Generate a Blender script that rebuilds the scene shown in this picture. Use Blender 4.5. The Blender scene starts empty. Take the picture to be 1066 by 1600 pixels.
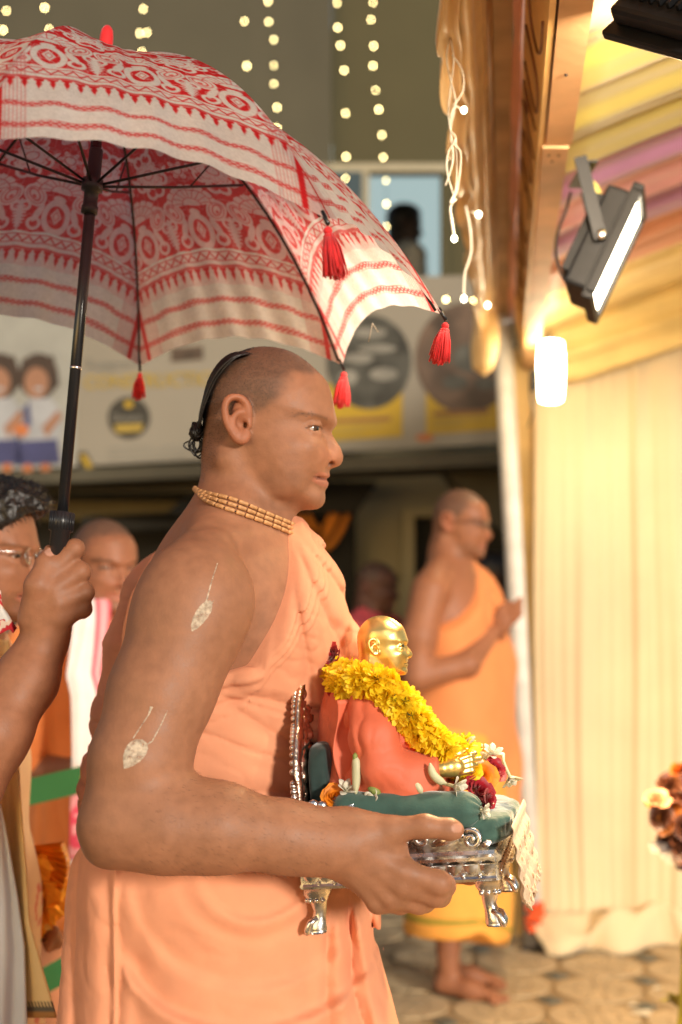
import bpy, bmesh, math, random
import numpy as np
from mathutils import Vector, Matrix
R = math.radians
random.seed(7)
rng = np.random.default_rng(11)
scene = bpy.context.scene
COL = scene.collection

# ---------------------------------------------------------------- camera, world, sun, exposure
F_PX = 2222.0          # focal length in photo pixels (50 mm on a 36 mm tall frame, 1600 px)
CAM_Z = 1.39
cam = bpy.data.cameras.new("camera")
cam_ob = bpy.data.objects.new("camera", cam)
COL.objects.link(cam_ob)
cam_ob.location = (0, 0, CAM_Z)
cam_ob.rotation_euler = (R(90), 0, 0)
cam.sensor_fit = 'VERTICAL'
cam.sensor_height = 36.0
cam.lens = 50.0
cam.shift_y = (914 - 800) / 1600.0
cam.clip_start = 0.05
cam.clip_end = 200
cam.dof.use_dof = True
cam.dof.focus_distance = 1.9
cam.dof.aperture_fstop = 2.6
cam.dof.aperture_blades = 7
scene.camera = cam_ob

world = bpy.data.worlds.new("World")
scene.world = world
world.use_nodes = True
wn = world.node_tree.nodes
wl = world.node_tree.links
bg = wn.get("Background") or wn.new("ShaderNodeBackground")
sky = wn.new("ShaderNodeTexSky")
sky.sky_type = 'NISHITA'
sky.sun_disc = False
SUN_EL, SUN_AZ = R(12), R(33)      # sun stands behind the camera, a little to its right
sky.sun_elevation = SUN_EL
sky.sun_rotation = R(180) - SUN_AZ * -1
wl.new(sky.outputs[0], bg.inputs[0])
bg.inputs[1].default_value = 0.105
sun = bpy.data.lights.new("sun", 'SUN')
sun.energy = 3.9
sun.angle = R(9)
sun.color = (1.0, 0.89, 0.75)
sun_ob = bpy.data.objects.new("sun", sun)
COL.objects.link(sun_ob)
sdir = Vector((math.sin(SUN_AZ) * math.cos(SUN_EL), -math.cos(SUN_AZ) * math.cos(SUN_EL), math.sin(SUN_EL)))
sun_ob.rotation_euler = sdir.to_track_quat('Z', 'Y').to_euler()
sun_ob.location = (-1, -3, 4)
vs = scene.view_settings
vs.view_transform = 'Standard'
vs.look = 'None'
vs.exposure = -0.06
vs.gamma = 1.0
vs.use_curve_mapping = False

def W(px, py, d):
    """photo pixel at depth d (metres along +Y) -> point in the place"""
    return np.array([(px - 533) / F_PX * d, d, CAM_Z + (914 - py) / F_PX * d])
def WV(px, py, d):
    return Vector(W(px, py, d))

# ---------------------------------------------------------------- object helpers
def tag(o, label=None, cat=None, group=None, kind=None):
    if label: o['label'] = label
    if cat: o['category'] = cat
    if group: o['group'] = group
    if kind: o['kind'] = kind
    return o
def empty(name, loc, label=None, cat=None, group=None, kind=None):
    o = bpy.data.objects.new(name, None)
    o.empty_display_size = 0.05
    COL.objects.link(o)
    o.location = loc
    return tag(o, label, cat, group, kind)
def link_mesh(name, me, m=None, parent=None, smooth=True):
    o = bpy.data.objects.new(name, me)
    COL.objects.link(o)
    if m is not None:
        for mm in (m if isinstance(m, (list, tuple)) else [m]):
            me.materials.append(mm)
    if smooth and len(me.polygons):
        me.polygons.foreach_set('use_smooth', np.ones(len(me.polygons), dtype=bool))
    if parent is not None:
        o.parent = parent
        o.matrix_parent_inverse = parent_world(parent).inverted()
    return o
def parent_world(p):
    m = p.matrix_basis.copy()
    q = p
    while q.parent:
        m = q.matrix_parent_inverse @ m
        m = q.parent.matrix_basis @ m
        q = q.parent
    return m
def mesh_np(name, v, f, m=None, parent=None, smooth=True, cols=None):
    me = bpy.data.meshes.new(name)
    v = np.asarray(v, dtype=np.float64)
    f = np.asarray(f) if not isinstance(f, list) else f
    if isinstance(f, np.ndarray):
        n, k = f.shape
        me.vertices.add(len(v)); me.vertices.foreach_set('co', v.astype(np.float32).ravel())
        me.loops.add(n * k); me.loops.foreach_set('vertex_index', f.astype(np.int32).ravel())
        me.polygons.add(n); me.polygons.foreach_set('loop_start', np.arange(0, n * k, k, dtype=np.int32))
        me.update(calc_edges=True)
        me.validate()
    else:
        me.from_pydata(v.tolist(), [], f)
        me.update()
    if cols is not None:
        a = me.color_attributes.new('Col', 'FLOAT_COLOR', 'POINT')
        c = np.ones((len(v), 4), dtype=np.float32); c[:, :cols.shape[1]] = cols
        a.data.foreach_set('color', c.ravel())
    return link_mesh(name, me, m, parent, smooth)

class MB:
    """collects shapes into one mesh"""
    def __init__(s): s.v = []; s.f = []
    def add(s, v, f):
        o = len(s.v)
        s.v += [tuple(float(c) for c in p) for p in v]
        s.f += [tuple(int(i) + o for i in q) for q in f]
        return s
    def box(s, c, size, rot=None, bev=0.0):
        c = Vector(c); sx, sy, sz = [a / 2 for a in size]
        m = rot if rot is not None else Matrix.Identity(3)
        if bev <= 0:
            v = [c + m @ Vector((x, y, z)) for x in (-sx, sx) for y in (-sy, sy) for z in (-sz, sz)]
            f = [(0, 1, 3, 2), (4, 6, 7, 5), (0, 4, 5, 1), (2, 3, 7, 6), (0, 2, 6, 4), (1, 5, 7, 3)]
            return s.add(v, f)
        bm = bmesh.new()
        bmesh.ops.create_cube(bm, size=1)
        for q in bm.verts: q.co = Vector((q.co.x * sx * 2, q.co.y * sy * 2, q.co.z * sz * 2))
        bmesh.ops.bevel(bm, geom=bm.edges[:], offset=bev, segments=2, affect='EDGES', profile=0.5)
        bm.verts.index_update()
        s.add([c + m @ q.co for q in bm.verts], [[q.index for q in fc.verts] for fc in bm.faces])
        bm.free()
        return s
    def tube(s, pts, r, n=8, cap=True, flat=None):
        """tube along pts; r a number or list; flat scales the second axis"""
        pts = [Vector(p) for p in pts]
        m = len(pts)
        rs = [r] * m if not hasattr(r, '__len__') else list(r)
        fr = []
        t0 = (pts[1] - pts[0]).normalized()
        up = Vector((0, 0, 1)) if abs(t0.z) < .9 else Vector((0, 1, 0))
        nrm = (up - t0 * up.dot(t0)).normalized()
        vs_ = []
        for i in range(m):
            if i == 0: t = t0
            elif i == m - 1: t = (pts[-1] - pts[-2]).normalized()
            else: t = (pts[i + 1] - pts[i - 1]).normalized()
            nrm = nrm - t * nrm.dot(t)
            nrm.normalize()
            b = t.cross(nrm)
            for k in range(n):
                a = 2 * math.pi * k / n
                vs_.append(pts[i] + (nrm * math.cos(a) * (flat or 1) + b * math.sin(a)) * rs[i])
        f = [(i * n + k, i * n + (k + 1) % n, (i + 1) * n + (k + 1) % n, (i + 1) * n + k) for i in range(m - 1) for k in range(n)]
        if cap:
            f.append(tuple(range(n))[::-1]); f.append(tuple((m - 1) * n + k for k in range(n)))
        return s.add(vs_, f)
    def lathe(s, c, prof, n=24, axis=None):
        """prof: list of (radius, height) turned about z (or axis matrix)"""
        c = Vector(c); m = axis if axis is not None else Matrix.Identity(3)
        v = []
        for (r_, h_) in prof:
            for k in range(n):
                a = 2 * math.pi * k / n
                v.append(c + m @ Vector((r_ * math.cos(a), r_ * math.sin(a), h_)))
        q = len(prof)
        f = [(i * n + k, i * n + (k + 1) % n, (i + 1) * n + (k + 1) % n, (i + 1) * n + k) for i in range(q - 1) for k in range(n)]
        f.append(tuple(range(n))[::-1]); f.append(tuple((q - 1) * n + k for k in range(n)))
        return s.add(v, f)
    def ball(s, c, r, n=10, sc=(1, 1, 1), m=None):
        c = Vector(c); m = m if m is not None else Matrix.Identity(3)
        v = []
        for i in range(n + 1):
            t = math.pi * i / n
            for k in range(2 * n):
                a = math.pi * k / n
                p = Vector((math.sin(t) * math.cos(a) * sc[0], math.sin(t) * math.sin(a) * sc[1], math.cos(t) * sc[2])) * r
                v.append(c + m @ p)
        w = 2 * n
        f = [(i * w + k, (i + 1) * w + k, (i + 1) * w + (k + 1) % w, i * w + (k + 1) % w) for i in range(n) for k in range(w)]
        return s.add(v, f)
    def sheet(s, fn, nu, nv):
        v = [fn(i / nu, j / nv) for j in range(nv + 1) for i in range(nu + 1)]
        f = [(j * (nu + 1) + i, j * (nu + 1) + i + 1, (j + 1) * (nu + 1) + i + 1, (j + 1) * (nu + 1) + i) for j in range(nv) for i in range(nu)]
        return s.add(v, f)
    def build(s, name, m=None, parent=None, smooth=False):
        me = bpy.data.meshes.new(name)
        me.from_pydata(s.v, [], s.f)
        me.update()
        o = link_mesh(name, me, m, parent, smooth)
        return o
def smooth_by_angle(o, deg=40):
    me = o.data
    me.polygons.foreach_set('use_smooth', np.ones(len(me.polygons), dtype=bool))
    bm = bmesh.new(); bm.from_mesh(me)
    for e in bm.edges:
        if len(e.link_faces) == 2 and e.calc_face_angle(0) > R(deg): e.smooth = False
    bm.to_mesh(me); bm.free()
    return o
def solidify(o, t, offset=0):
    md = o.modifiers.new('thick', 'SOLIDIFY'); md.thickness = t; md.offset = offset
    return o
def copy_obj(o, parent=None):
    c = o.copy()
    COL.objects.link(c)
    if parent is not None: c.parent = parent
    return c

def open_catmull(P, n=4):
    P = np.array(P, float); Q = np.vstack([2 * P[0] - P[1], P, 2 * P[-1] - P[-2]]); o = []
    for i in range(1, len(Q) - 2):
        a, b, c, d = Q[i - 1:i + 3]
        for k in range(n):
            t = k / n
            o.append(.5 * (2 * b + (c - a) * t + (2 * a - 5 * b + 4 * c - d) * t * t + (3 * b - a - 3 * c + d) * t ** 3))
    o.append(P[-1])
    return np.array(o)

def petal(mb, M_, L_, w_, cup=.3, curl=.2, tip=.6, n=4):
    """one petal along local +x rising in z"""
    V_ = []
    for i in range(n + 1):
        t = i / n; ww = w_ * float(np.interp(t, (0, .25, .55, .82, 1), (.34, .78, 1, .88, .30 * (tip + .3))))
        x = L_ * t * (1 - .1 * t); z = L_ * (cup * t - curl * t * t)
        for u in (-1, 0, 1):
            V_.append(M_ @ Vector((x, ww * u, z + (.18 * ww if u else 0))))
    mb.add(V_, [(i * 3 + j, i * 3 + j + 1, (i + 1) * 3 + j + 1, (i + 1) * 3 + j) for i in range(n) for j in range(2)])

# ---------------------------------------------------------------- numpy noise
_G = rng.random((32, 32, 32)).astype(np.float32)
def vnoise(p, sc=1.0, off=0.0):
    q = np.asarray(p, dtype=np.float32) * sc + off + 100.0
    i = np.floor(q).astype(np.int32); f = q - i; f = f * f * (3 - 2 * f)
    i0 = i & 31; i1 = (i + 1) & 31
    x0, y0, z0 = i0[..., 0], i0[..., 1], i0[..., 2]; x1, y1, z1 = i1[..., 0], i1[..., 1], i1[..., 2]
    fx, fy, fz = f[..., 0], f[..., 1], f[..., 2]
    def L(a, b, t): return a + (b - a) * t
    return L(L(L(_G[x0, y0, z0], _G[x1, y0, z0], fx), L(_G[x0, y1, z0], _G[x1, y1, z0], fx), fy),
             L(L(_G[x0, y0, z1], _G[x1, y0, z1], fx), L(_G[x0, y1, z1], _G[x1, y1, z1], fx), fy), fz) * 2 - 1
def sstep(a, b, x):
    t = np.clip((x - a) / (b - a), 0, 1)
    return t * t * (3 - 2 * t)

# ---------------------------------------------------------------- smooth-union bodies meshed with surface nets
class Body:
    """a list of rounded shapes merged smoothly into one continuous surface"""
    def __init__(s): s.p = []; s.X = None
    def frame(s, o=None, m=None, sc=1.0):
        """following shapes are given in this local frame (columns of m are the local axes)"""
        s.X = None if o is None else (np.array(o, float), np.array(m, float), sc)
        return s
    def _w(s, c):
        c = np.array(c, float)
        if s.X is None: return c
        return s.X[0] + s.X[1] @ (c * s.X[2])
    def _sc(s): return 1.0 if s.X is None else s.X[2]
    def cone(s, a, b, ra, rb=None, k=.02, op='u'):
        rb = ra if rb is None else rb
        sc = s._sc(); a = s._w(a); b = s._w(b); ra *= sc; rb *= sc; k *= sc
        ba = b - a; L2 = max(ba @ ba, 1e-12)
        def fn(p):
            pa = p - a.astype(np.float32)
            h = np.clip(pa @ ba.astype(np.float32) / L2, 0, 1)
            d = pa - h[..., None] * ba.astype(np.float32)
            return np.sqrt((d * d).sum(-1)) - (ra + (rb - ra) * h)
        s.p.append((fn, (a + b) / 2, math.sqrt(L2) / 2 + max(ra, rb), k, op)); return s
    def chain(s, pts, rs, k=.02, op='u'):
        if not hasattr(rs, '__len__'): rs = [rs] * len(pts)
        for i in range(len(pts) - 1): s.cone(pts[i], pts[i + 1], rs[i], rs[i + 1], k, op)
        return s
    def ell(s, c, r, rot=None, k=.02, op='u'):
        sc = s._sc(); c = s._w(c); r = np.array(r, float) * sc; k *= sc
        m = np.eye(3) if rot is None else np.array(rot, float)
        if s.X is not None: m = s.X[1] @ m
        def fn(p):
            q = (p - c.astype(np.float32)) @ m.astype(np.float32)
            k0 = np.sqrt(((q / r.astype(np.float32)) ** 2).sum(-1)); k1 = np.sqrt(((q / (r * r).astype(np.float32)) ** 2).sum(-1))
            return k0 * (k0 - 1) / np.maximum(k1, 1e-6)
        s.p.append((fn, c, float(r.max()), k, op)); return s
    def func(s, g, c, rad, k=.02, op='u'):
        """g takes local points (metres)"""
        if s.X is None:
            s.p.append((g, np.array(c, float), rad, k, op)); return s
        o, m, sc = s.X
        def fn(p): return g(((p - o.astype(np.float32)) @ m.astype(np.float32)) / sc) * sc
        s.p.append((fn, s._w(c), rad * sc, k * sc, op)); return s
    def eval(s, P, cen=None, hd=0):
        """P (n,m,3); cull by block centre"""
        d = np.full(P.shape[:-1], .6, dtype=np.float32)
        for fn, c, rad, k, op in s.p:
            if cen is not None:
                near = np.sqrt(((cen - c) ** 2).sum(-1)) < rad + hd + 2.2 * k + .012
                if op == 'i': near[:] = True
                ix = np.nonzero(near)[0]
                if not len(ix): continue
                a = d[ix]; b = fn(P[ix]).astype(np.float32)
            else:
                a = d; b = fn(P).astype(np.float32)
            if op == 'u':
                h = np.maximum(k - np.abs(a - b), 0) / k; r = np.minimum(a, b) - h * h * k * .25
            elif op == 's':
                b = -b; h = np.maximum(k - np.abs(a - b), 0) / k; r = np.maximum(a, b) + h * h * k * .25
            elif op == 'i':
                h = np.maximum(k - np.abs(a - b), 0) / k; r = np.maximum(a, b) + h * h * k * .25
            elif op == 'd':
                r = a + b
            if cen is not None: d[ix] = r
            else: d = r
        return d
    def mesh(s, h, B=8, margin=1.9):
        pos = [x for x in s.p if x[4] == 'u']
        lo = np.min([c - r for _, c, r, _, _ in pos], 0) - .03; hi = np.max([c + r for _, c, r, _, _ in pos], 0) + .03
        n = np.ceil((hi - lo) / (h * B)).astype(int)
        g = np.stack(np.meshgrid(*[np.arange(q) for q in n], indexing='ij'), -1).reshape(-1, 3)
        cen = lo + (g + .5) * h * B
        hd = h * B * .8661
        dc = np.concatenate([s.eval(cc[:, None, :].astype(np.float32), cc, hd * 2)[:, 0] for cc in np.array_split(cen, max(1, len(cen) // 60000))])
        keep = np.abs(dc) < hd * margin
        g = g[keep]; cen = cen[keep]
        st = np.stack(np.meshgrid(*[np.arange(B + 1)] * 3, indexing='ij'), -1).reshape(-1, 3)
        VK, VP, QF = [], [], []
        M = 1 << 20
        def key(c): return (c[..., 0].astype(np.int64) * M + c[..., 1]) * M + c[..., 2]
        cs = np.stack(np.meshgrid(*[np.arange(2)] * 3, indexing='ij'), -1).reshape(-1, 3)
        edges = [(a, b) for a in range(8) for b in range(a + 1, 8) if np.abs(cs[a] - cs[b]).sum() == 1]
        for ch in np.array_split(np.arange(len(g)), max(1, len(g) // 1500)):
            gi = g[ch] * B
            ijk = gi[:, None, :] + st[None]
            P = (lo + ijk * h).astype(np.float32)
            D = s.eval(P, cen[ch], hd).reshape(-1, B + 1, B + 1, B + 1)
            neg = D < 0
            C = np.stack([D[:, x:x + B, y:y + B, z:z + B] for x, y, z in cs], -1)
            N = C < 0
            act = N.any(-1) & ~N.all(-1)
            bi, ci, cj, ck = np.nonzero(act)
            if not len(bi): continue
            cv = C[bi, ci, cj, ck]
            base = gi[bi] + np.stack([ci, cj, ck], -1)
            acc = np.zeros((len(bi), 3)); cnt = np.zeros(len(bi))
            for a, b in edges:
                da, db = cv[:, a], cv[:, b]
                m = (da < 0) != (db < 0)
                t = np.where(m, da / np.where(m, da - db, 1), 0)
                acc += np.where(m[:, None], cs[a] + t[:, None] * (cs[b] - cs[a]), 0); cnt += m
            VK.append(key(base)); VP.append(lo + (base + acc / cnt[:, None]) * h)
            for ax in range(3):
                sl = [slice(0, B)] * 3; sh = [slice(0, B)] * 3; sh[ax] = slice(1, B + 1)
                n0 = neg[(slice(None), *sl)]; n1 = neg[(slice(None), *sh)]
                b_, i_, j_, k_ = np.nonzero(n0 != n1)
                if not len(b_): continue
                e = gi[b_] + np.stack([i_, j_, k_], -1)
                u, w = (ax + 1) % 3, (ax + 2) % 3
                du = np.zeros(3, int); du[u] = 1; dw = np.zeros(3, int); dw[w] = 1
                q = np.stack([key(e - du - dw), key(e - dw), key(e), key(e - du)], -1)
                fl = ~n0[b_, i_, j_, k_]
                q[fl] = q[fl][:, ::-1]
                QF.append(q)
        VK = np.concatenate(VK); VP = np.concatenate(VP); QF = np.concatenate(QF)
        o = np.argsort(VK); VK = VK[o]; VP = VP[o]
        ix = np.searchsorted(VK, QF); ix = np.clip(ix, 0, len(VK) - 1)
        ok = (VK[ix] == QF).all(1)
        return VP, ix[ok].astype(np.int32)
def relax(v, f, n=1, lam=.5):
    e0 = f.ravel(); e1 = np.roll(f, -1, 1).ravel()
    for _ in range(n):
        acc = np.zeros_like(v); c = np.zeros(len(v))
        for k in range(3):
            acc[:, k] = np.bincount(e0, v[e1, k], len(v)) + np.bincount(e1, v[e0, k], len(v))
        c = np.bincount(e0, minlength=len(v)) + np.bincount(e1, minlength=len(v))
        v = v + lam * (acc / np.maximum(c, 1)[:, None] - v)
    return v
def rotz(a):
    c, s_ = math.cos(a), math.sin(a)
    return np.array([[c, -s_, 0], [s_, c, 0], [0, 0, 1.0]])

# ---------------------------------------------------------------- materials
MATS = {}
def mat(name, col, rough=.6, metal=0.0, var=.12, vscale=8.0, bump=0.0, bscale=60.0, attr=None, sss=0.0, sssr=(.012, .005, .003),
        sheen=0.0, transl=0.0, emit=None, estr=0.0, alpha=1.0, spec=.5, coat=0.0, weave=0.0, wscale=900.0, trans=0.0, rvar=0.0, stripes=None):
    m = bpy.data.materials.new(name); m.use_nodes = True
    nt = m.node_tree; N = nt.nodes; L = nt.links
    b = N["Principled BSDF"]; out = N["Material Output"]
    b.inputs['Roughness'].default_value = rough
    b.inputs['Metallic'].default_value = metal
    b.inputs['Specular IOR Level'].default_value = spec
    tc = N.new('ShaderNodeTexCoord')
    if attr:
        a = N.new('ShaderNodeVertexColor'); a.layer_name = attr; base = a.outputs[0]
    else:
        c = N.new('ShaderNodeRGB'); c.outputs[0].default_value = (*col, 1); base = c.outputs[0]
    if var > 0:
        no = N.new('ShaderNodeTexNoise'); no.inputs['Scale'].default_value = vscale; no.inputs['Detail'].default_value = 5
        L.new(tc.outputs['Object'], no.inputs['Vector'])
        mr = N.new('ShaderNodeMapRange'); mr.inputs[1].default_value = .3; mr.inputs[2].default_value = .7
        mr.inputs[3].default_value = 1 - var; mr.inputs[4].default_value = 1 + var
        L.new(no.outputs[0], mr.inputs[0])
        mx = N.new('ShaderNodeMix'); mx.data_type = 'RGBA'; mx.blend_type = 'MULTIPLY'; mx.inputs[0].default_value = 1
        L.new(base, mx.inputs[6]); L.new(mr.outputs[0], mx.inputs[7]); base = mx.outputs[2]
        if rvar > 0:
            m2 = N.new('ShaderNodeMapRange'); m2.inputs[1].default_value = .3; m2.inputs[2].default_value = .7
            m2.inputs[3].default_value = rough - rvar; m2.inputs[4].default_value = rough + rvar
            L.new(no.outputs[0], m2.inputs[0]); L.new(m2.outputs[0], b.inputs['Roughness'])
    L.new(base, b.inputs['Base Color'])
    nrm = None
    if bump > 0:
        n2 = N.new('ShaderNodeTexNoise'); n2.inputs['Scale'].default_value = bscale; n2.inputs['Detail'].default_value = 6
        L.new(tc.outputs['Object'], n2.inputs['Vector'])
        bp = N.new('ShaderNodeBump'); bp.inputs['Strength'].default_value = bump; bp.inputs['Distance'].default_value = .002
        L.new(n2.outputs[0], bp.inputs['Height']); nrm = bp
    if weave > 0:
        for sc_ in ((wscale, 0, 0), (0, 0, wscale)):
            w = N.new('ShaderNodeTexWave'); w.inputs['Scale'].default_value = 1; w.wave_profile = 'SIN'
            mp = N.new('ShaderNodeMapping'); mp.inputs['Scale'].default_value = sc_
            L.new(tc.outputs['Object'], mp.inputs[0]); L.new(mp.outputs[0], w.inputs['Vector'])
            bp = N.new('ShaderNodeBump'); bp.inputs['Strength'].default_value = weave; bp.inputs['Distance'].default_value = .0005
            L.new(w.outputs['Fac'], bp.inputs['Height'])
            if nrm: L.new(nrm.outputs[0], bp.inputs['Normal'])
            nrm = bp
    if nrm: L.new(nrm.outputs[0], b.inputs['Normal'])
    if sss > 0:
        b.inputs['Subsurface Weight'].default_value = sss; b.inputs['Subsurface Radius'].default_value = sssr; b.inputs['Subsurface Scale'].default_value = 1.0
    if sheen > 0:
        b.inputs['Sheen Weight'].default_value = sheen; b.inputs['Sheen Roughness'].default_value = .4
    if coat > 0:
        b.inputs['Coat Weight'].default_value = coat; b.inputs['Coat Roughness'].default_value = .15
    if trans > 0: b.inputs['Transmission Weight'].default_value = trans
    if alpha < 1: b.inputs['Alpha'].default_value = alpha
    if emit:
        b.inputs['Emission Color'].default_value = (*emit, 1); b.inputs['Emission Strength'].default_value = estr
    if transl > 0:
        t = N.new('ShaderNodeBsdfTranslucent'); L.new(base, t.inputs['Color'])
        if nrm: L.new(nrm.outputs[0], t.inputs['Normal'])
        ms = N.new('ShaderNodeMixShader'); ms.inputs[0].default_value = transl
        L.new(b.outputs[0], ms.inputs[1]); L.new(t.outputs[0], ms.inputs[2]); L.new(ms.outputs[0], out.inputs['Surface'])
    MATS[name] = m
    return m
# ---------------------------------------------------------------- materials of the place
mat('olive_wall', (.075, .065, .028), rough=.85, var=.12, vscale=1.3, bump=.2, bscale=40)  # wall and banner colours darkened to stand in for light falling off
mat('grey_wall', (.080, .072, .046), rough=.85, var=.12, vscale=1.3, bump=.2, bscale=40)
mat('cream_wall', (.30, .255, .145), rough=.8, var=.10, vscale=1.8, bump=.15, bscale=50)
mat('dark_inside', (.020, .017, .011), rough=.9, var=.3, vscale=2)  # near-black colour stands in for the unlit interiors
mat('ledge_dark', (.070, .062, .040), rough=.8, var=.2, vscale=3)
mat('banner_vinyl', (.25, .225, .18), rough=.55, var=.06, vscale=2)
mat('frame_cream', (.34, .30, .20), rough=.5, var=.05)
mat('glass_dark', (.06, .085, .095), rough=.1, var=.1, vscale=1)
mat('room_wall_glow', (.5, .6, .62), rough=.9, var=.08, vscale=.8, emit=(.52, .68, .68), estr=.75)  # wall glows by itself in place of a lamp in the room
mat('grout', (.31, .23, .125), rough=.9, var=.25, vscale=9, bump=.4, bscale=120)
mat('paver', (.45, .35, .21), rough=.75, var=.16, vscale=7, bump=.3, bscale=90)
mat('paver_dark', (.10, .105, .085), rough=.7, var=.2, vscale=9)
mat('plank', (.66, .40, .20), rough=.6, var=.22, vscale=7, bump=.4, bscale=60)
mat('plank_old', (.40, .27, .15), rough=.7, var=.3, vscale=6, bump=.4, bscale=50)
mat('board_gold', (.74, .48, .17), rough=.5, var=.18, vscale=6, bump=.2, bscale=30)
mat('letter_brown', (.22, .10, .035), rough=.55, var=.2)
mat('satin_gold', (.62, .43, .20), rough=.38, var=.15, vscale=9, sheen=.3, bump=.2, bscale=40)
mat('satin_pink', (.72, .32, .20), rough=.5, var=.12, vscale=9, sheen=.3)
mat('curtain', (.70, .57, .36), rough=.8, var=.05, vscale=4, bump=.1, bscale=60, sheen=.2, transl=.15)
for nm, c in (('tent_cream', (.75, .55, .38)), ('tent_olive', (.56, .48, .12)), ('tent_violet', (.52, .26, .52)), ('tent_pink', (.80, .40, .46)), ('tent_peach', (.78, .36, .22)), ('tent_yellow', (.84, .66, .28))):
    mat(nm, c, rough=.6, var=.10, vscale=6, sheen=.3, transl=.2)
mat('pole_paint', (.62, .60, .56), rough=.45, var=.12, vscale=14, bump=.1)
mat('black_metal', (.009, .0095, .011), rough=.5, var=.3, vscale=20, spec=.25)
mat('black_rubber', (.018, .018, .018), rough=.6, var=.2)
mat('steel', (.62, .62, .62), rough=.25, metal=1, var=.1)
mat('lamp_glass', (.9, .85, .75), rough=.3, var=0, emit=(1.0, .80, .50), estr=60)
mat('flood_glass', (.9, .88, .8), rough=.2, var=0, emit=(1.0, .86, .62), estr=22)
mat('led_warm', (.9, .8, .5), rough=.3, var=0, emit=(1.0, .80, .34), estr=26)
mat('led_white', (.9, .9, .7), rough=.3, var=0, emit=(1.0, .93, .66), estr=14)
mat('wire_white', (.46, .42, .35), rough=.4, var=.1, vscale=40)
mat('wire_green', (.05, .06, .03), rough=.5, var=0)
mat('print_black', (.02, .02, .018), rough=.5, var=.1)
mat('print_yellow', (.42, .27, .012), rough=.55, var=.06)
mat('print_gold', (.36, .25, .04), rough=.55, var=.06)
mat('print_hair', (.05, .03, .022), rough=.6, var=.2)
mat('print_skin', (.30, .15, .09), rough=.6, var=.1)
mat('print_shirt', (.33, .34, .36), rough=.6, var=.12, vscale=9)
mat('print_blue', (.045, .05, .14), rough=.6, var=.2)
mat('print_sky', (.30, .30, .27), rough=.6, var=.1)
mat('print_orange', (.42, .13, .04), rough=.6, var=.2)
mat('print_photo_dark', (.055, .055, .046), rough=.6, var=.7, vscale=9)
mat('print_photo_brown', (.10, .065, .045), rough=.6, var=.6, vscale=8)
mat('print_grey', (.21, .20, .17), rough=.6, var=.2)
mat('marigold_far', (.62, .20, .015), rough=.8, var=.35, vscale=60)
mat('orange_flower', (.75, .10, .02), rough=.7, var=.3, vscale=50)

# ---------------------------------------------------------------- ground, paved with round medallions
def px_ground(px, py):
    d = CAM_Z * F_PX / (py - 914)
    return np.array([(px - 533) / F_PX * d, d, 0.0])
ground = MB().sheet(lambda u, v: (-30 + 60 * u, -8 + 60 * v, 0), 30, 30).build('ground', MATS['grout'])
tag(ground, 'mortar bed of the tiled courtyard floor', 'ground', kind='structure')
pave = empty('pavement', (0, 0, 0), 'tan floor tiles in round medallions with small dark diamonds between them', 'pavement', kind='structure')
def medallion():
    mb = MB(); g = .0028
    def sector(r0, r1, a0, a1, n):
        lo, hi = [], []
        for k in range(n + 1):
            a = a0 + (a1 - a0) * k / n
            gi = g / max(r0, .01); go = g / r1
            ai = a + gi * (1 - 2 * k / n); ao = a + go * (1 - 2 * k / n)
            lo.append((r0 * math.cos(ai), r0 * math.sin(ai))); hi.append((r1 * math.cos(ao), r1 * math.sin(ao)))
        ring = lo + hi[::-1]
        m = len(ring)
        v = [(x, y, .006) for x, y in ring] + [(x * 1.0, y * 1.0, .0) for x, y in ring]
        f = [tuple(range(m))] + [(i, i + m, (i + 1) % m + m, (i + 1) % m) for i in range(m)]
        mb.add(v, [q[::-1] for q in f])
    mb.lathe((0, 0, 0), [(.026, 0), (.026, .006), (.0, .006)], 14)
    for k in range(8): sector(.030, .078, k * math.pi / 4, (k + 1) * math.pi / 4, 3)
    for k in range(12): sector(.083, .146, k * math.pi / 6 + .13, (k + 1) * math.pi / 6 + .13, 4)
    return mb
e1 = np.array([.302, -.066, 0]); e2 = np.array([.066, .302, 0]); o0 = px_ground(794, 1540)
me_p = me_d = None
rs = random.Random(5)
for i in range(-9, 8):
    for j in range(-2, 9):
        c = o0 + e1 * i + e2 * j
        px = 533 + c[0] / c[1] * F_PX
        if c[1] < 4.3 or c[1] > 7.0 or px < 560 or px > 1120: continue
        for kind in (0, 1):
            if kind == 0:
                if me_p is None:
                    o = medallion().build('paver', MATS['paver'], pave); me_p = o.data
                else: o = bpy.data.objects.new('paver', me_p); COL.objects.link(o); o.parent = pave
                o.location = (c[0], c[1], rs.uniform(0, .001)); o.rotation_euler = (0, 0, rs.uniform(0, 6))
            else:
                if me_d is None:
                    o = MB().box((0, 0, .003), (.062, .062, .006)).build('diamond_tile', MATS['paver_dark'], pave); me_d = o.data
                else: o = bpy.data.objects.new('diamond_tile', me_d); COL.objects.link(o); o.parent = pave
                q = c + (e1 + e2) / 2
                o.location = (q[0], q[1], rs.uniform(0, .001)); o.rotation_euler = (0, 0, math.atan2(e1[1], e1[0]) + R(45))

# ---------------------------------------------------------------- building behind
FD = 7.6
bld = empty('building', (0, FD, 0), 'olive walled building with lit window, banner ledge and dark doorways behind the crowd', 'building')
def slab(px0, px1, py0, py1, d, th=.15):
    a = W(px0, py1, d); b = W(px1, py0, d)
    return MB().box(((a[0] + b[0]) / 2, d + th / 2, (a[2] + b[2]) / 2), (abs(b[0] - a[0]), th, abs(b[2] - a[2])))
def bslab(name, m, *a, **k): return slab(*a, **k).build(name, MATS[m], bld)
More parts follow.
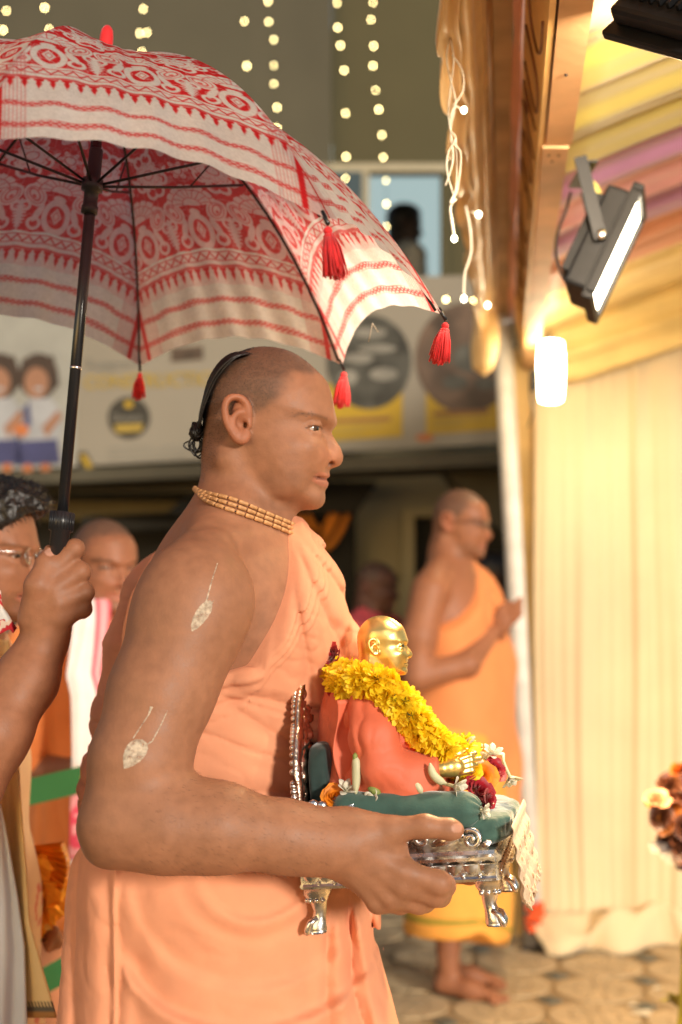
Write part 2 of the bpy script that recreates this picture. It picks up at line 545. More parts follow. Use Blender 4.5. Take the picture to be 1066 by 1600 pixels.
# upper wall in two planes, with the window opening left free
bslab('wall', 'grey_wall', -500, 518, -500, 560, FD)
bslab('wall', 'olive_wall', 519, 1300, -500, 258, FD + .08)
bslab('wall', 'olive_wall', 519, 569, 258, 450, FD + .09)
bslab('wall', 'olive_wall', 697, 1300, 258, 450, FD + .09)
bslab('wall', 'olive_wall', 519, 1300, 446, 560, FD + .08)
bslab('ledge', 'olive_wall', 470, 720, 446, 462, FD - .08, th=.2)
# window: fixed dark pane at the left, open bay at the right
win = bslab('window', 'frame_cream', 566, 577, 262, 446, FD + .01, th=.1)
slab(478, 700, 255, 268, FD, th=.1).build('frame', MATS['frame_cream'], win)
slab(690, 699, 268, 446, FD + .01, th=.1).build('frame', MATS['olive_wall'], win)
slab(505, 566, 268, 446, FD - .02, th=.015).build('pane', MATS['glass_dark'], win)
room = slab(470, 760, 180, 520, FD + 2.2, th=.1).build('room', MATS['room_wall_glow'], bld)
MB().box(W(640, 150, FD + 1.3), (2.2, 2.0, .05)).build('ceiling', MATS['cream_wall'], bld)
# wall behind the banner and below it
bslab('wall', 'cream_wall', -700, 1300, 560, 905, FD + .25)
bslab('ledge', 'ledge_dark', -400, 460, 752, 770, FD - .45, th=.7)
q0, q1 = WV(-400, 766, 7.5), WV(790, 712, 6.9)
def beam(p0, p1, th, h, name, m, par):
    d = (p1 - p0); L = d.length
    mt = d.to_track_quat('X', 'Z').to_matrix()
    return MB().box((p0 + p1) / 2, (L, th, h), mt).build(name, MATS[m], par)
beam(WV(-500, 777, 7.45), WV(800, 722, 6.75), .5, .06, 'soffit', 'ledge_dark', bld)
# doorways in the lower wall: near-black slabs give their unlit depth by colour
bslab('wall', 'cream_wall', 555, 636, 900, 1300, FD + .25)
bslab('unlit_doorway', 'dark_inside', 452, 556, 790, 1330, FD + .12, th=.1)
top = MB()
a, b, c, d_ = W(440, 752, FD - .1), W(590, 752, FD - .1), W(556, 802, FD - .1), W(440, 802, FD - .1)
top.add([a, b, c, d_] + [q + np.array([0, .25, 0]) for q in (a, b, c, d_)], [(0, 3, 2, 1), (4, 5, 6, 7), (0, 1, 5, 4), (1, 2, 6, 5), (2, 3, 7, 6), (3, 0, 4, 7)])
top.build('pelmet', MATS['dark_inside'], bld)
dw = bslab('unlit_doorway', 'dark_inside', 646, 860, 806, 1330, FD + .1, th=.1)
slab(629, 648, 796, 1330, FD, th=.12).build('frame', MATS['cream_wall'], dw)
slab(648, 860, 794, 807, FD + .002, th=.11).build('frame', MATS['cream_wall'], dw)
wd = MB()
P = [W(690, 722, 6.9), W(830, 700, 6.9), W(830, 860, 6.9), W(745, 800, 6.9)]
wd.add(P + [q + np.array([0, .4, 0]) for q in P], [(0, 3, 2, 1), (4, 5, 6, 7), (0, 1, 5, 4), (1, 2, 6, 5), (2, 3, 7, 6), (3, 0, 4, 7)])
wd.build('staircase_underside', MATS['ledge_dark'], bld)
bslab('unlit_doorway', 'dark_inside', 20, 330, 812, 1330, FD + .1, th=.1)
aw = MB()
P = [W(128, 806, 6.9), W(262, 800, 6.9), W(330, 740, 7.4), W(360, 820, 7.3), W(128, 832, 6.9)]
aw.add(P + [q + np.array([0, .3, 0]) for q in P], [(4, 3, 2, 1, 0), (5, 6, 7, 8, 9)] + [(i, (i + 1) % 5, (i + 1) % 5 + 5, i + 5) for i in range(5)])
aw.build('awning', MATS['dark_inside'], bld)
bslab('plinth', 'ledge_dark', -700, 1300, 1250, 1400, FD + .45)
# marigold strings in the doorway
for k, (y0, y1, xa, xb) in enumerate(((800, 858, 462, 545), (800, 846, 466, 528), (800, 828, 480, 520))):
    pts = [W(xa + (xb - xa) * t, y0 + (y1 - y0) * (1 - (2 * t - 1) ** 2), FD - .02) for t in np.linspace(0, 1, 17)]
    mb = MB()
    for p in open_catmull(pts, 2):
        mb.ball(p, .020, 5, (1, 1, .8))
    o = mb.build('marigold_swag', MATS['marigold_far'], None, True)
    tag(o, ('longest and lowest orange marigold swag in the dark doorway', 'middle orange marigold swag in the dark doorway', 'shortest upper orange marigold swag in the dark doorway')[k], 'garland', 'marigold swags in the doorway')

# ---------------------------------------------------------------- banner on the ledge, printed flat
BN0, BN1 = W(-120, 742, 7.35), W(792, 692, 6.75)
ban = empty('banner', BN0, 'wide pale fundraising banner with school children, yellow heading and round dark photos', 'banner')
bx = (BN1 - BN0); bx[2] = 0; bL = np.linalg.norm(bx); bx /= bL
byaw = math.atan2(bx[1], bx[0])
bnrm = np.array([bx[1], -bx[0], 0])
def BP(px, py, off=.004):
    """point on the banner plane seen at a photo pixel, lifted off towards the viewer"""
    r = W(px, py, 1.0) - np.array([0, 0, CAM_Z]); o = np.array([0, 0, CAM_Z])
    t = ((BN0 - o) @ bnrm) / (r @ bnrm)
    return o + r * t + bnrm * off
def bpoly(pix, m, name, off=.004, par=None):
    P = [BP(x, y, off) for x, y in pix]
    if bnrm @ np.cross(P[1] - P[0], P[2] - P[1]) < 0: P = P[::-1]
    return MB().add(P, [tuple(range(len(P)))]).build(name, MATS[m], par or ban)
def boval(x, y, rx, ry, m, name, off=.004, n=28, rot=0):
    c, s_ = math.cos(rot), math.sin(rot)
    return bpoly([(x + rx * math.cos(t) * c - ry * math.sin(t) * s_, y + rx * math.cos(t) * s_ + ry * math.sin(t) * c) for t in np.linspace(0, 2 * math.pi, n, endpoint=False)], m, name, off)
def bslope(px): return 742 - (px + 120) * 50 / 912
P = [BP(-120, 742, 0), BP(792, 692, 0), BP(792, 430, 0), BP(-120, 440, 0)]
P2 = [q - bnrm * .03 for q in P]
MB().add(P + P2, [(0, 1, 2, 3), (4, 7, 6, 5), (0, 4, 5, 1), (1, 5, 6, 2), (2, 6, 7, 3), (3, 7, 4, 0)]).build('sheet', MATS['banner_vinyl'], ban)
def text(s_, px, py, hpx, m, name, par, off=.006, wscale=1.0, bold=0.0, place=None, rotm=None):
    cu = bpy.data.curves.new(name, 'FONT'); cu.body = s_; cu.size = 1; cu.offset = bold; cu.resolution_u = 2
    to = bpy.data.objects.new(name, cu); COL.objects.link(to)
    bpy.context.view_layer.update()
    me = bpy.data.meshes.new_from_object(to.evaluated_get(bpy.context.evaluated_depsgraph_get()))
    bpy.data.objects.remove(to)
    n = len(me.vertices); co = np.empty(n * 3, dtype=np.float32); me.vertices.foreach_get('co', co); co = co.reshape(-1, 3)
    base = BP(px, py, off); up = BP(px, py - hpx, off) - base; h = np.linalg.norm(up) / .7
    w3 = base + bx * (co[:, :1] * h * wscale) + np.array([0, 0, 1]) * co[:, 1:2] * h
    me.vertices.foreach_set('co', w3.astype(np.float32).ravel()); me.update()
    return link_mesh(name, me, MATS[m], par, False)
# children on the left
bpoly([(-60, 738), (118, 729), (122, 470), (-60, 470)], 'print_sky', 'picture', .002)
for cx, s_ in ((58, 1.0), (-2, 1.0)):
    boval(cx + 3, 588, 31, 36, 'print_hair', 'printed_hair', .0035)
    bpoly([(cx - 30, 590), (cx - 22, 560), (cx + 26, 556), (cx + 36, 600), (cx + 26, 612), (cx - 22, 614)], 'print_hair', 'printed_hair', .0036)
    bpoly([(cx - 36, 700), (cx - 30, 640), (cx - 8, 622), (cx + 22, 622), (cx + 40, 645), (cx + 36, 695)], 'print_shirt', 'printed_shirt', .004)
    bpoly([(cx - 34, 728), (cx - 30, 690), (cx + 32, 686), (cx + 38, 724)], 'print_blue', 'printed_skirt', .0045)
    boval(cx, 598, 19, 24, 'print_skin', 'printed_face', .005)
    boval(cx + 3, 608, 7, 3, 'print_shirt', 'printed_smile', .0056)
    bpoly([(cx + 8, 668), (cx + 34, 640), (cx + 40, 652), (cx + 16, 684)], 'print_skin', 'printed_arm', .0052)
    boval(cx - 24, 672, 12, 10, 'print_orange', 'printed_hand', .0055)
    bpoly([(cx - 20, 640), (cx - 12, 626), (cx - 8, 660), (cx - 16, 676)], 'print_blue', 'printed_strap', .0051)
    boval(cx - 14, 732, 8, 7, 'print_orange', 'printed_leg', .0052); boval(cx + 14, 731, 8, 7, 'print_orange', 'printed_leg', .0052)
text('Support', 134, 578, 17, 'print_grey', 'lettering', ban, bold=.01, wscale=1.15)
text('CONSTRUCTION', 131, 608, 21, 'print_gold', 'lettering', ban, bold=.02, wscale=1.0)
boval(202, 653, 33, 33, 'print_black', 'roundel', .004, 40)
boval(202, 632, 7, 6, 'print_yellow', 'sun_emblem', .006)
text('Donate', 176, 659, 12, 'print_grey', 'lettering', ban, bold=.01, wscale=.95)
bpoly([(180, 664), (224, 662), (222, 674), (182, 676)], 'print_gold', 'bar', .006)
for k, (xa, xb, y) in enumerate(((170, 240, 700), (170, 300, 709), (250, 306, 697), (170, 290, 718))):
    bpoly([(xa, y), (xb, y - (xb - xa) * .05), (xb, y + 3 - (xb - xa) * .05), (xa, y + 3)], 'print_grey', 'text_line', .004)
bpoly([(124, 706), (136, 706), (150, 734), (122, 735)], 'print_black', 'corner_mark', .005)
bpoly([(126, 712), (134, 710), (146, 730), (136, 732)], 'print_yellow', 'corner_mark', .006)
bpoly([(268, 544), (318, 540), (318, 562), (268, 566)], 'print_photo_brown', 'picture', .004)
# round photographs over yellow panels at the right
for cx, cy, r_, ph, x0, x1, yb in ((577, 566, 66, 'print_photo_dark', 505, 629, 690), (728, 560, 78, 'print_photo_brown', 666, 782, 679)):
    bpoly([(x0, yb), (x1, yb - 8), (x1, 600), (x0, 600)], 'print_yellow', 'panel', .004)
    boval(cx, cy, r_, r_ + 8, ph, 'picture', .0055, 44)
    for k, (a_, b_) in enumerate(((655, .92), (667, .8), (676, .5))):
        yy = a_ - (12 if cx > 700 else 0)
        xx0 = max(x0 + 12, 515)
        bpoly([(xx0, yy), (xx0 + (x1 - xx0 - 10) * b_, yy - 4), (xx0 + (x1 - xx0 - 10) * b_, yy + (1 if k else 3)), (xx0, yy + (5 if k else 7))], 'print_gold' if k else 'letter_brown', 'text_line', .0065)
for x, y, rx, ry in ((560, 560, 24, 8), (590, 545, 30, 6), (600, 585, 22, 10), (545, 590, 14, 12), (578, 520, 26, 8)):
    boval(x, y, rx, ry, 'print_grey', 'picture_detail', .0065)
for x, y, rx, ry in ((735, 560, 28, 22), (712, 598, 20, 12), (760, 600, 18, 10)):
    boval(x, y, rx, ry, 'print_photo_dark', 'picture_detail', .0065)
boval(664, 684, 14, 6, 'print_orange', 'corner_mark', .0065)

# ---------------------------------------------------------------- strings of small lights on the wall
LED = [[(10, 17), (5, 47), (1, 80)], [(70, 12), (77, 46)], [(224, 14), (219, 52), (222, 81), (222, 118)], [(230, 51), (237, 118)], [(382, 33), (386, 103), (392, 170)],
       [(419, 2), (420, 34), (428, 62), (428, 102), (428, 131), (433, 168), (433, 200)],
       [(527, 5), (528, 43), (532, 71), (538, 110), (540, 177), (541, 245), (540, 279), (542, 317)],
       [(583, 4), (580, 31), (584, 72), (583, 103), (587, 141), (592, 171), (597, 211), (599, 246), (603, 282), (604, 319), (604, 354), (613, 390)]]
LBL = ['string of warm fairy lights at the far left edge', 'short string of two fairy lights above the umbrella crown', 'string of four fairy lights above the umbrella finial',
       'two fairy lights beside the string above the finial', 'sparse string of three fairy lights left of the paired strings', 'string of seven fairy lights over the umbrella slope',
       'string of fairy lights hanging over the dark window pane', 'longest string of fairy lights hanging across the lit window']
led_me = None
for s_, lb in zip(LED, LBL):
    d = 7.1
    t = empty('light_string', W(s_[0][0], s_[0][1], d), lb, 'fairy lights', 'strings of fairy lights on the wall')
    pts = [W(s_[0][0], -60, d)] + [W(x, y, d + .004) for x, y in s_]
    MB().tube(pts, .0011, 4).build('wire', MATS['wire_green'], t)
    for x, y in s_:
        if led_me is None:
            o = MB().ball((0, 0, 0), .0052, 5, (1, 1, 1.4)).build('bulb', MATS['led_warm'], t, True); led_me = o.data
        else:
            o = bpy.data.objects.new('bulb', led_me); COL.objects.link(o); o.parent = t
        o.matrix_parent_inverse = parent_world(t).inverted(); o.location = W(x, y, d - .006)
        o.scale = [rs.uniform(.7, 1.1)] * 3

# ---------------------------------------------------------------- gate header that runs away from us at the right
SL = .115
def HX(xb, d): return xb + SL * (d - 2.07)
def strip(sec, d0, d1, m, name, par, n=24, wob=None, thick=.012):
    """sheet whose cross-section (x at 2.07 m, z) is carried along the header"""
    mb = MB()
    def fn(u, v):
        k = u * (len(sec) - 1); i = min(int(k), len(sec) - 2); t = k - i
        xb = sec[i][0] + (sec[i + 1][0] - sec[i][0]) * t; z = sec[i][1] + (sec[i + 1][1] - sec[i][1]) * t
        d = d0 + (d1 - d0) * v
        dx, dz = wob(u, d) if wob else (0, 0)
        return (HX(xb, d) + dx, d, z + dz)
    mb.sheet(fn, (len(sec) - 1) * (8 if wob else 1), n)
    o = mb.build(name, MATS[m], par, wob is not None)
    solidify(o, thick, 0)
    return o
gate = empty('gate_header', (.4, 2.07, 2.24), 'wooden gate header with brown lettering running overhead beside the tent', 'gate')
D0, D1 = 1.7, 5.5
def hbox(x0, x1, z0, z1, d0, d1, m, name):
    mb = MB(); v = []
    for d in (d0, d1):
        for x, z in ((x0, z0), (x1, z0), (x1, z1), (x0, z1)): v.append((HX(x, d), d, z))
    mb.add(v, [(0, 1, 2, 3), (7, 6, 5, 4), (0, 4, 5, 1), (1, 5, 6, 2), (2, 6, 7, 3), (3, 7, 4, 0)])
    return mb.build(name, MATS[m], gate)
hbox(.318, .368, 2.240, 2.33, D0, 2.745, 'plank', 'plank')
hbox(.312, .362, 2.236, 2.33, 2.755, 5.6, 'plank', 'plank')
for d, x in ((2.80, .325), (2.80, .345), (2.84, .333), (2.36, .340)):
    MB().lathe((HX(x, d), d, 2.2345), [(.003, .003), (.003, 0), (.0001, -.0004)], 8).build('nail', MATS['black_metal'], gate)
board = strip([(.309, 2.243), (.278, 2.40)], D0, D1, 'board_gold', 'lettered_board', gate, thick=.010)
strip([(.272, 2.405), (.256, 2.42)], D0, D1, 'satin_pink', 'trim', gate, wob=lambda u, d: (.003 * math.sin(d * 9 + u * 3), .004 * math.sin(d * 5)))
strip([(.253, 2.425), (.211, 2.425)], D0, D1, 'plank_old', 'soffit_board', gate, thick=.016)
strip([(.209, 2.41), (.199, 2.37)], D0, D1, 'plank_old', 'batten', gate, thick=.016)
# curling letters on the board: strokes along its slope
def BD(t, d, off=.0055):
    """t 0..1 up the board"""
    a = np.array([HX(.309, d), d, 2.243]); b = np.array([HX(.278, d), d, 2.40])
    n = np.array([-.157, 0, -.031]); n /= np.linalg.norm(n)
    return a + (b - a) * t + n * off
rsl = random.Random(8)
def glyph(d, kind):
    S = {0: [[(.15, 0), (.15, .10), (.3, .16), (.62, .16), (.8, .10), (.8, .02)]],
         1: [[(.85, .0), (.3, .0), (.15, .05), (.15, .11), (.3, .15), (.85, .15)]],
         2: [[(.15, .0), (.85, .03)], [(.85, .03), (.55, .08), (.85, .13)], [(.85, .13), (.15, .16)]],
         3: [[(.5, .0), (.8, .05), (.8, .11), (.5, .15), (.2, .11), (.2, .05), (.5, .0)]],
         4: [[(.15, .02), (.85, .02)], [(.85, .02), (.85, .12)], [(.5, .02), (.5, .09)], [(.15, .02), (.15, .12)]]}[kind]
    mb = MB()
    for st in S:
        mb.tube(open_catmull([BD(a, d + b * 1.15) for a, b in st], 5), .0046, 6, flat=.35)
    return mb.build('letter', MATS['letter_brown'], gate, True)
for i, d in enumerate((1.95, 2.21, 2.50, 2.74, 3.00, 3.26, 3.52, 3.80, 4.10, 4.4, 4.7)):
    glyph(d, (1, 0, 1, 2, 3, 4, 0, 1, 3, 2, 4)[i])

# gold satin swag along the header with its ruffled edge hanging
drape = empty('satin_drape', (.2, 2.07, 2.3), 'gold satin drape with ruffled edge hanging along the gate header', 'drape')
def wobd(u, d):
    e = (1 - u)
    return (.010 * math.sin(u * 20 + d * 1.5) + e ** 3 * .012 * math.sin(d * 17) * math.sin(d * 5.3), .020 * math.sin(u * 26 + d * 2.1) * .6 + e ** 3 * .018 * math.sin(d * 21 + 1))
strip([(.138, 2.272), (.165, 2.31), (.185, 2.35), (.200, 2.385)], D0, 5.3, 'satin_gold', 'cloth', drape, n=120, wob=wobd, thick=.002)
def tail(u, v):
    a = 2 * math.pi * u
    p = W(757, 470 + 118 * v, 5.0); r_ = (.030 + .016 * math.sin(3.1 * v)) * (1 if v < .9 else max(.05, (1 - v) * 10))
    return (p[0] + r_ * math.cos(a) * (1 + .2 * math.sin(3 * a + 5 * v)), 5.0 + r_ * math.sin(a), p[2])
MB().sheet(tail, 20, 20).build('tail', MATS['satin_gold'], drape, True)

# far jamb, pale pole and their bits
jamb = empty('gate_jamb', (HX(.33, 5.5), 5.5, 0), 'tan timber jamb between the pale pole and the cream curtain', 'post')
a = W(826, 1480, 5.55); b = W(822, 560, 5.55)
def post(x0, x1, y0, y1, d, th, m, name, par, lean=0):
    v = []
    for y, sh in ((y0, 0), (y1, lean)):
        for x in (x0, x1):
            for dd in (0, th):
                q = W(x + sh, y, d); v.append((q[0], d + dd, q[2]))
    return MB().add(v, [(0, 2, 3, 1), (4, 5, 7, 6), (0, 1, 5, 4), (2, 6, 7, 3), (0, 4, 6, 2), (1, 3, 7, 5)]).build(name, MATS[m], par)
post(800, 846, 545, 1486, 5.62, .06, 'board_gold', 'timber', jamb, 6)
pole = empty('pole', px_ground(834, 1482), 'leaning pale painted pole at the gate in front of the timber jamb', 'pole')
p0 = W(835, 1480, 5.45); p0[2] = 0; p1 = W(788, 560, 5.45)
MB().tube([p0, (p0 + p1) / 2, p1, p1 + (p1 - p0) * .1], .036, 16).build('shaft', MATS['pole_paint'], pole, True)
fl = MB(); 
for i in range(42):
    q = W(836 + rs.uniform(-11, 11), 1412 + rs.uniform(0, 46), 5.38 + rs.uniform(-.04, .02)); fl.ball(q, rs.uniform(.010, .018), 4, (1, .8, .7))
tag(fl.build('orange_garland', MATS['orange_flower'], None, True), 'small orange flower garland tied at the foot of the pole', 'garland')

# curtain at the end of the tent, gathered on the floor
cur = empty('curtain', (1.3, 5.45, 0), 'cream pleated curtain bunched on the floor at the end of the tent', 'curtain')
def pleat(x, z):
    k = x / .148 + .25 * math.sin(x * 9); f_ = (k - math.floor(k) - .5) * .148
    sway = .012 * math.sin(x * 14 + 1.3 * math.sin(x * 5)) * (.5 + .3 * (2.3 - z))
    return sway - .016 * math.exp(-(f_ / .013) ** 2) * (.7 + .3 * math.sin(z * 1.7 + x * 20)) + .005 * math.sin(x * 61 + z * .8 + 3 * math.sin(x * 7)) * (.5 + .5 * math.sin(x * 11 + z * .4)) + .0025 * math.sin(x * 140 + z * 2)
CX0, CX1 = .745, 3.1
def cfn(u, v):
    x = CX0 + (CX1 - CX0) * u; q = x - .77; z = .10 + (2.24 + .46 * q - .10 * q * q) * v
    return (x + .01 * math.sin(z * 3 + x * 9) * (1 - v), 5.46 + pleat(x, min(z, 2.3)), z)
solidify(MB().sheet(cfn, 260, 40).build('cloth', MATS['curtain'], cur, True), .002)
def hemf(u, v):
    x = CX0 + (CX1 - CX0) * u; a = v * 1.0
    bul = .10 + .05 * math.sin(x * 8 + 1) + .03 * math.sin(x * 19)
    z = .125 * (1 - v) ** 1.0 + .045 * math.sin(v * math.pi) * (1 + .8 * math.sin(x * 11 + v * 4) + .5 * math.sin(x * 31 + 3 * v)) + .012
    y = 5.455 - bul * math.sin(v * 1.6) + .02 * math.sin(x * 23 + v * 5) * v + pleat(x, .1) * (1 - v)
    return (x + .02 * math.sin(v * 4 + x * 13), y, max(z, .010 + .004 * math.sin(x * 40)))
solidify(MB().sheet(hemf, 260, 14).build('gathered_hem', MATS['curtain'], cur, True), .003)

# tent ceiling cloth in coloured bands
tent = empty('tent_ceiling', (1.2, 3.5, 2.5), 'sagging tent ceiling of cream, olive, violet, peach and yellow cloth bands', 'canopy')
bands = [(1.5, 2.46, 'tent_cream'), (2.43, 3.32, 'tent_olive'), (3.29, 3.52, 'tent_violet'), (3.49, 3.86, 'tent_pink'), (3.83, 4.12, 'tent_violet'), (4.09, 4.62, 'tent_peach'), (4.59, 5.5, 'tent_yellow')]
for k, (da, db, m) in enumerate(bands):
    def cf(u, v, da=da, db=db):
        x0 = HX(.372, da + (db - da) * v); x = x0 + 2.4 * u; d = da + (db - da) * v
        z = 2.335 + .46 * (x - x0) - .10 * (x - x0) ** 2
        z += -.028 * math.sin(math.pi * v) * (.3 + u * 2) * 1.0 + .006 * math.sin(d * 60 + u * 4) * (.3 + min(1, u * 4)) + .010 * math.sin(d * 23 + 3 * u)
        return (x, d + .03 * math.sin(u * 3), z)
    o = MB().sheet(cf, 40, max(20, int((db - da) * 60))).build('cloth_band', MATS[m], tent, True)
    solidify(o, .002)
# pelmet cloth over the curtain top, slanting up to the right
def pel(u, v):
    x = .80 + 2.2 * u
    z = 2.16 + .34 * (x - .9) * (1 if x > .9 else .2) * (1 - v) + (2.42 + .42 * (x - .8) - 2.16) * v * 1.0
    return (x, 5.40 - .05 * math.sin(v * 3.1) + .012 * math.sin(v * 22 + x * 3), z)
solidify(MB().sheet(pel, 40, 24).build('pelmet_cloth', MATS['tent_yellow'], tent, True), .002)

# ---------------------------------------------------------------- lamps
def area(name, loc, aim, sx, sy, w, col, par):
    l = bpy.data.lights.new(name, 'AREA'); l.shape = 'RECTANGLE'; l.size = sx; l.size_y = sy; l.energy = w; l.color = col
    o = bpy.data.objects.new(name, l); COL.objects.link(o)
    o.location = loc; o.rotation_euler = (-Vector(aim)).to_track_quat('Z', 'Y').to_euler()
    o.parent = par; o.matrix_parent_inverse = parent_world(par).inverted()
    return o
def floodlight(c, a, n, L_, Wd, T_, label, watts, col):
    """c centre, a long axis, n direction of the lit face"""
    c = Vector(c); a = Vector(a).normalized(); n = Vector(n); n = (n - a * n.dot(a)).normalized(); b = n.cross(a)
    M = Matrix((b, a, n)).transposed()
    t = empty('floodlight', c, label, 'floodlight', 'floodlights under the tent')
    mb = MB()
    mb.box(c - n * T_ * .12, (Wd * .90, L_ * .86, T_ * .56), M, .008)
    mb.box(c + n * T_ * .175, (Wd * .985, L_ * .985, T_ * .06), M)
    for k in range(9):
        mb.box(c - n * T_ * .46 + b * (Wd * .8 * (k / 8 - .5)), (.006, L_ * .66, T_ * .22), M)
    mb.build('housing', MATS['black_metal'], t, False)
    fr = MB()
    for s_ in (-1, 1):
        fr.box(c + n * T_ * .28 + a * s_ * L_ * .47, (Wd, L_ * .06, T_ * .24), M, .003)
        fr.box(c + n * T_ * .28 + b * s_ * Wd * .47, (Wd * .06, L_ * .88, T_ * .24), M, .003)
    fr.build('bezel', MATS['black_metal'], t)
    MB().box(c + n * T_ * .26, (Wd * .87, L_ * .87, .004), M).build('glass', MATS['flood_glass'], t)
    br = MB()
    for s_ in (-1, 1):
        br.box(c + b * s_ * (Wd * .53) + Vector((-.022, 0, .075)), (.026, .004, .17), Matrix.Rotation(R(-14), 3, 'Y'))
        MB().lathe(c + b * s_ * (Wd * .535), [(.011, -.008), (.011, .004), (.006, .008)], 12, Vector(b * s_).to_track_quat('Z', 'Y').to_matrix()).build('pivot_bolt', MATS['steel'], t, True)
    br.box(c + Vector((-.044, 0, .158)), (.03, Wd * 1.06, .004))
    br.build('bracket', MATS['black_metal'], t)
    area('floodlight_beam', c + n * (T_ * .45), n, Wd * .8, L_ * .8, watts, col, t)
    return t
F1 = W(944, 392, 2.95)
floodlight(F1, (.42, 0, .90), (.86, -.26, -.44), .255, .18, .09, 'black floodlight tilted towards the curtain under the violet tent cloth', 230, (1.0, .68, .34))
cb = [W(888, 448, 2.93), W(876, 425, 2.93), W(869, 395, 2.95), W(872, 362, 3.0), W(884, 330, 3.02), W(892, 300, 3.02)]
tag(MB().tube(open_catmull(cb, 5), .0032, 6).build('cable', MATS['black_rubber'], None, True), 'thin black cable hanging from the tilted floodlight to the header', 'cable')
tw = [W(918, 283, 2.97), W(928, 292, 2.96), W(934, 304, 2.96), W(926, 306, 2.96)]
tag(MB().tube(open_catmull(tw, 4), .009, 8).build('cloth_tie', MATS['tent_olive'], None, True), 'olive cloth knot tying the tent above the tilted floodlight', 'cloth tie')
F2 = W(1098, -26, 1.98)
floodlight(F2, (.62, .10, .60), (.50, .72, -.48), .24, .18, .055, 'black floodlight cut off by the top right corner', 40, (1.0, .80, .56))
# wall lamp on the jamb
wl_ = empty('wall_lamp', W(861, 580, 4.9), 'glowing white cylinder wall lamp on the timber jamb', 'lamp')
c = Vector(W(861, 580, 4.9))
MB().lathe(c, [(.026, -.106), (.038, -.100), (.043, -.055), (.045, 0), (.044, .055), (.040, .097), (.026, .103)], 20).build('shade', MATS['lamp_glass'], wl_, True)
MB().box(c + Vector((-.054, .02, -.03)), (.03, .05, .07), None, .006).build('bracket', MATS['black_metal'], wl_)
MB().tube([c + Vector((-.07, .02, -.06)), c + Vector((-.058, .02, -.14)), c + Vector((-.075, .02, -.19))], .003, 6).build('wire', MATS['black_rubber'], wl_, True)
# cable on the floor by the curtain
tag(MB().box(px_ground(868, 1487) + np.array([0, 0, .008]), (.26, .03, .014), None, .003).build('floor_cable', MATS['black_rubber']), 'dark flat cable cover lying on the tiles by the curtain hem', 'cable')

# dangling white wires with small bulbs at the gate edge
hw = empty('hanging_wires', W(705, 60, 2.35), 'tangled white fairy light wire hanging from the satin drape edge', 'fairy lights')
D = 2.35
def wire(pts, r=.0013, m='wire_white'):
    MB().tube(open_catmull([W(x, y, D + dz) for x, y, dz in pts], 6), r, 6).build('wire', MATS[m], hw, True)
wire([(703, 58, 0), (698, 90, .01), (704, 125, 0), (712, 160, -.01), (704, 205, 0), (708, 250, 0), (696, 290, 0), (704, 262, .004)])
wire([(704, 58, 0), (709, 95, -.01), (704, 140, .01), (701, 180, 0), (708, 222, 0), (720, 240, 0), (716, 290, .0), (709, 312, 0)])
wire([(706, 85, 0), (722, 110, 0), (724, 140, 0), (709, 168, .004), (703, 200, 0), (712, 216, -.004), (700, 240, 0), (699, 270, 0), (709, 306, 0)])
wire([(712, 216, 0), (714, 250, .006), (713, 290, 0), (708, 310, 0)])
wire([(709, 306, 0), (704, 318, -.004), (712, 312, .004), (704, 322, 0), (705, 340, 0), (708, 352, 0)], .0026)
wire([(705, 340, 0), (708, 360, -.003), (710, 371, 0)], .0032)
wire([(708, 163, 0), (716, 168, 0), (723, 172, 0)], .0015)
hb = empty('hanging_wires', W(735, 330, 2.75), 'white fairy light wire trailing down the ruffled drape edge', 'fairy lights')
D = 2.75
MB().tube(open_catmull([W(x, y, D) for x, y in ((728, 322), (735, 360), (736, 395), (727, 425), (725, 445), (725, 466))], 6), .0022, 6).build('wire', MATS['wire_white'], hb, True)
MB().tube([W(736, 331, D), W(746, 334, D)], .0016, 5).build('wire', MATS['wire_white'], hb, True)
for par, pts, dd, r_ in ((hw, ((725, 172), (710, 373)), 2.35, .0052), (hb, ((748, 335), (725, 467), (762, 477)), 2.75, .0055)):
    for x, y in pts:
        MB().ball(W(x, y, dd - .004), r_, 6, (1, 1, 1.15)).build('bulb', MATS['led_white'], par, True)
lo = empty('light_string', W(664, 469, 5.6), 'row of three fairy lights under the lit window beside the drape', 'fairy lights')
MB().tube([W(600, 462, 5.61), W(664, 472, 5.61), W(700, 472, 5.61), W(742, 474, 5.61), W(770, 462, 5.61)], .0012, 4).build('wire', MATS['wire_green'], lo)
for x, y in ((664, 469), (697, 468), (740, 470)):
    MB().ball(W(x, y, 5.6), .0058, 5).build('bulb', MATS['led_warm'], lo, True)
# ---------------------------------------------------------------- people: shared head
KH = 2.06 / F_PX
def HL(px, py, y=0.0):
    return ((px - 425) * KH, y, (665 - py) * KH)
PROF = [(409, 542), (443, 546), (471, 559), (499, 583), (514, 602), (521.5, 630), (524.5, 650), (525, 662), (520, 671), (513.5, 680), (511, 700),
        (510, 722), (511, 735), (512.5, 741), (512.8, 745.5), (508.5, 749.5), (509.8, 754), (508, 760), (503, 766), (503.6, 775),
        (501, 787), (491, 793), (468, 796), (440, 795), (412, 783), (392, 765), (374, 748), (350, 738), (328, 715), (318, 680), (316.5, 655), (321, 612),
        (334, 585), (355, 562), (379, 548)]
PROF = np.array([(HL(a, b)[0], HL(a, b)[2]) for a, b in PROF], dtype=np.float32)
def catmull(P, n=4):
    o = []
    m = len(P)
    for i in range(m):
        a, b, c, d = P[i - 1], P[i], P[(i + 1) % m], P[(i + 2) % m]
        for k in range(n):
            t = k / n
            o.append(.5 * (2 * b + (c - a) * t + (2 * a - 5 * b + 4 * c - d) * t * t + (3 * b - a - 3 * c + d) * t ** 3))
    return np.array(o, dtype=np.float32)
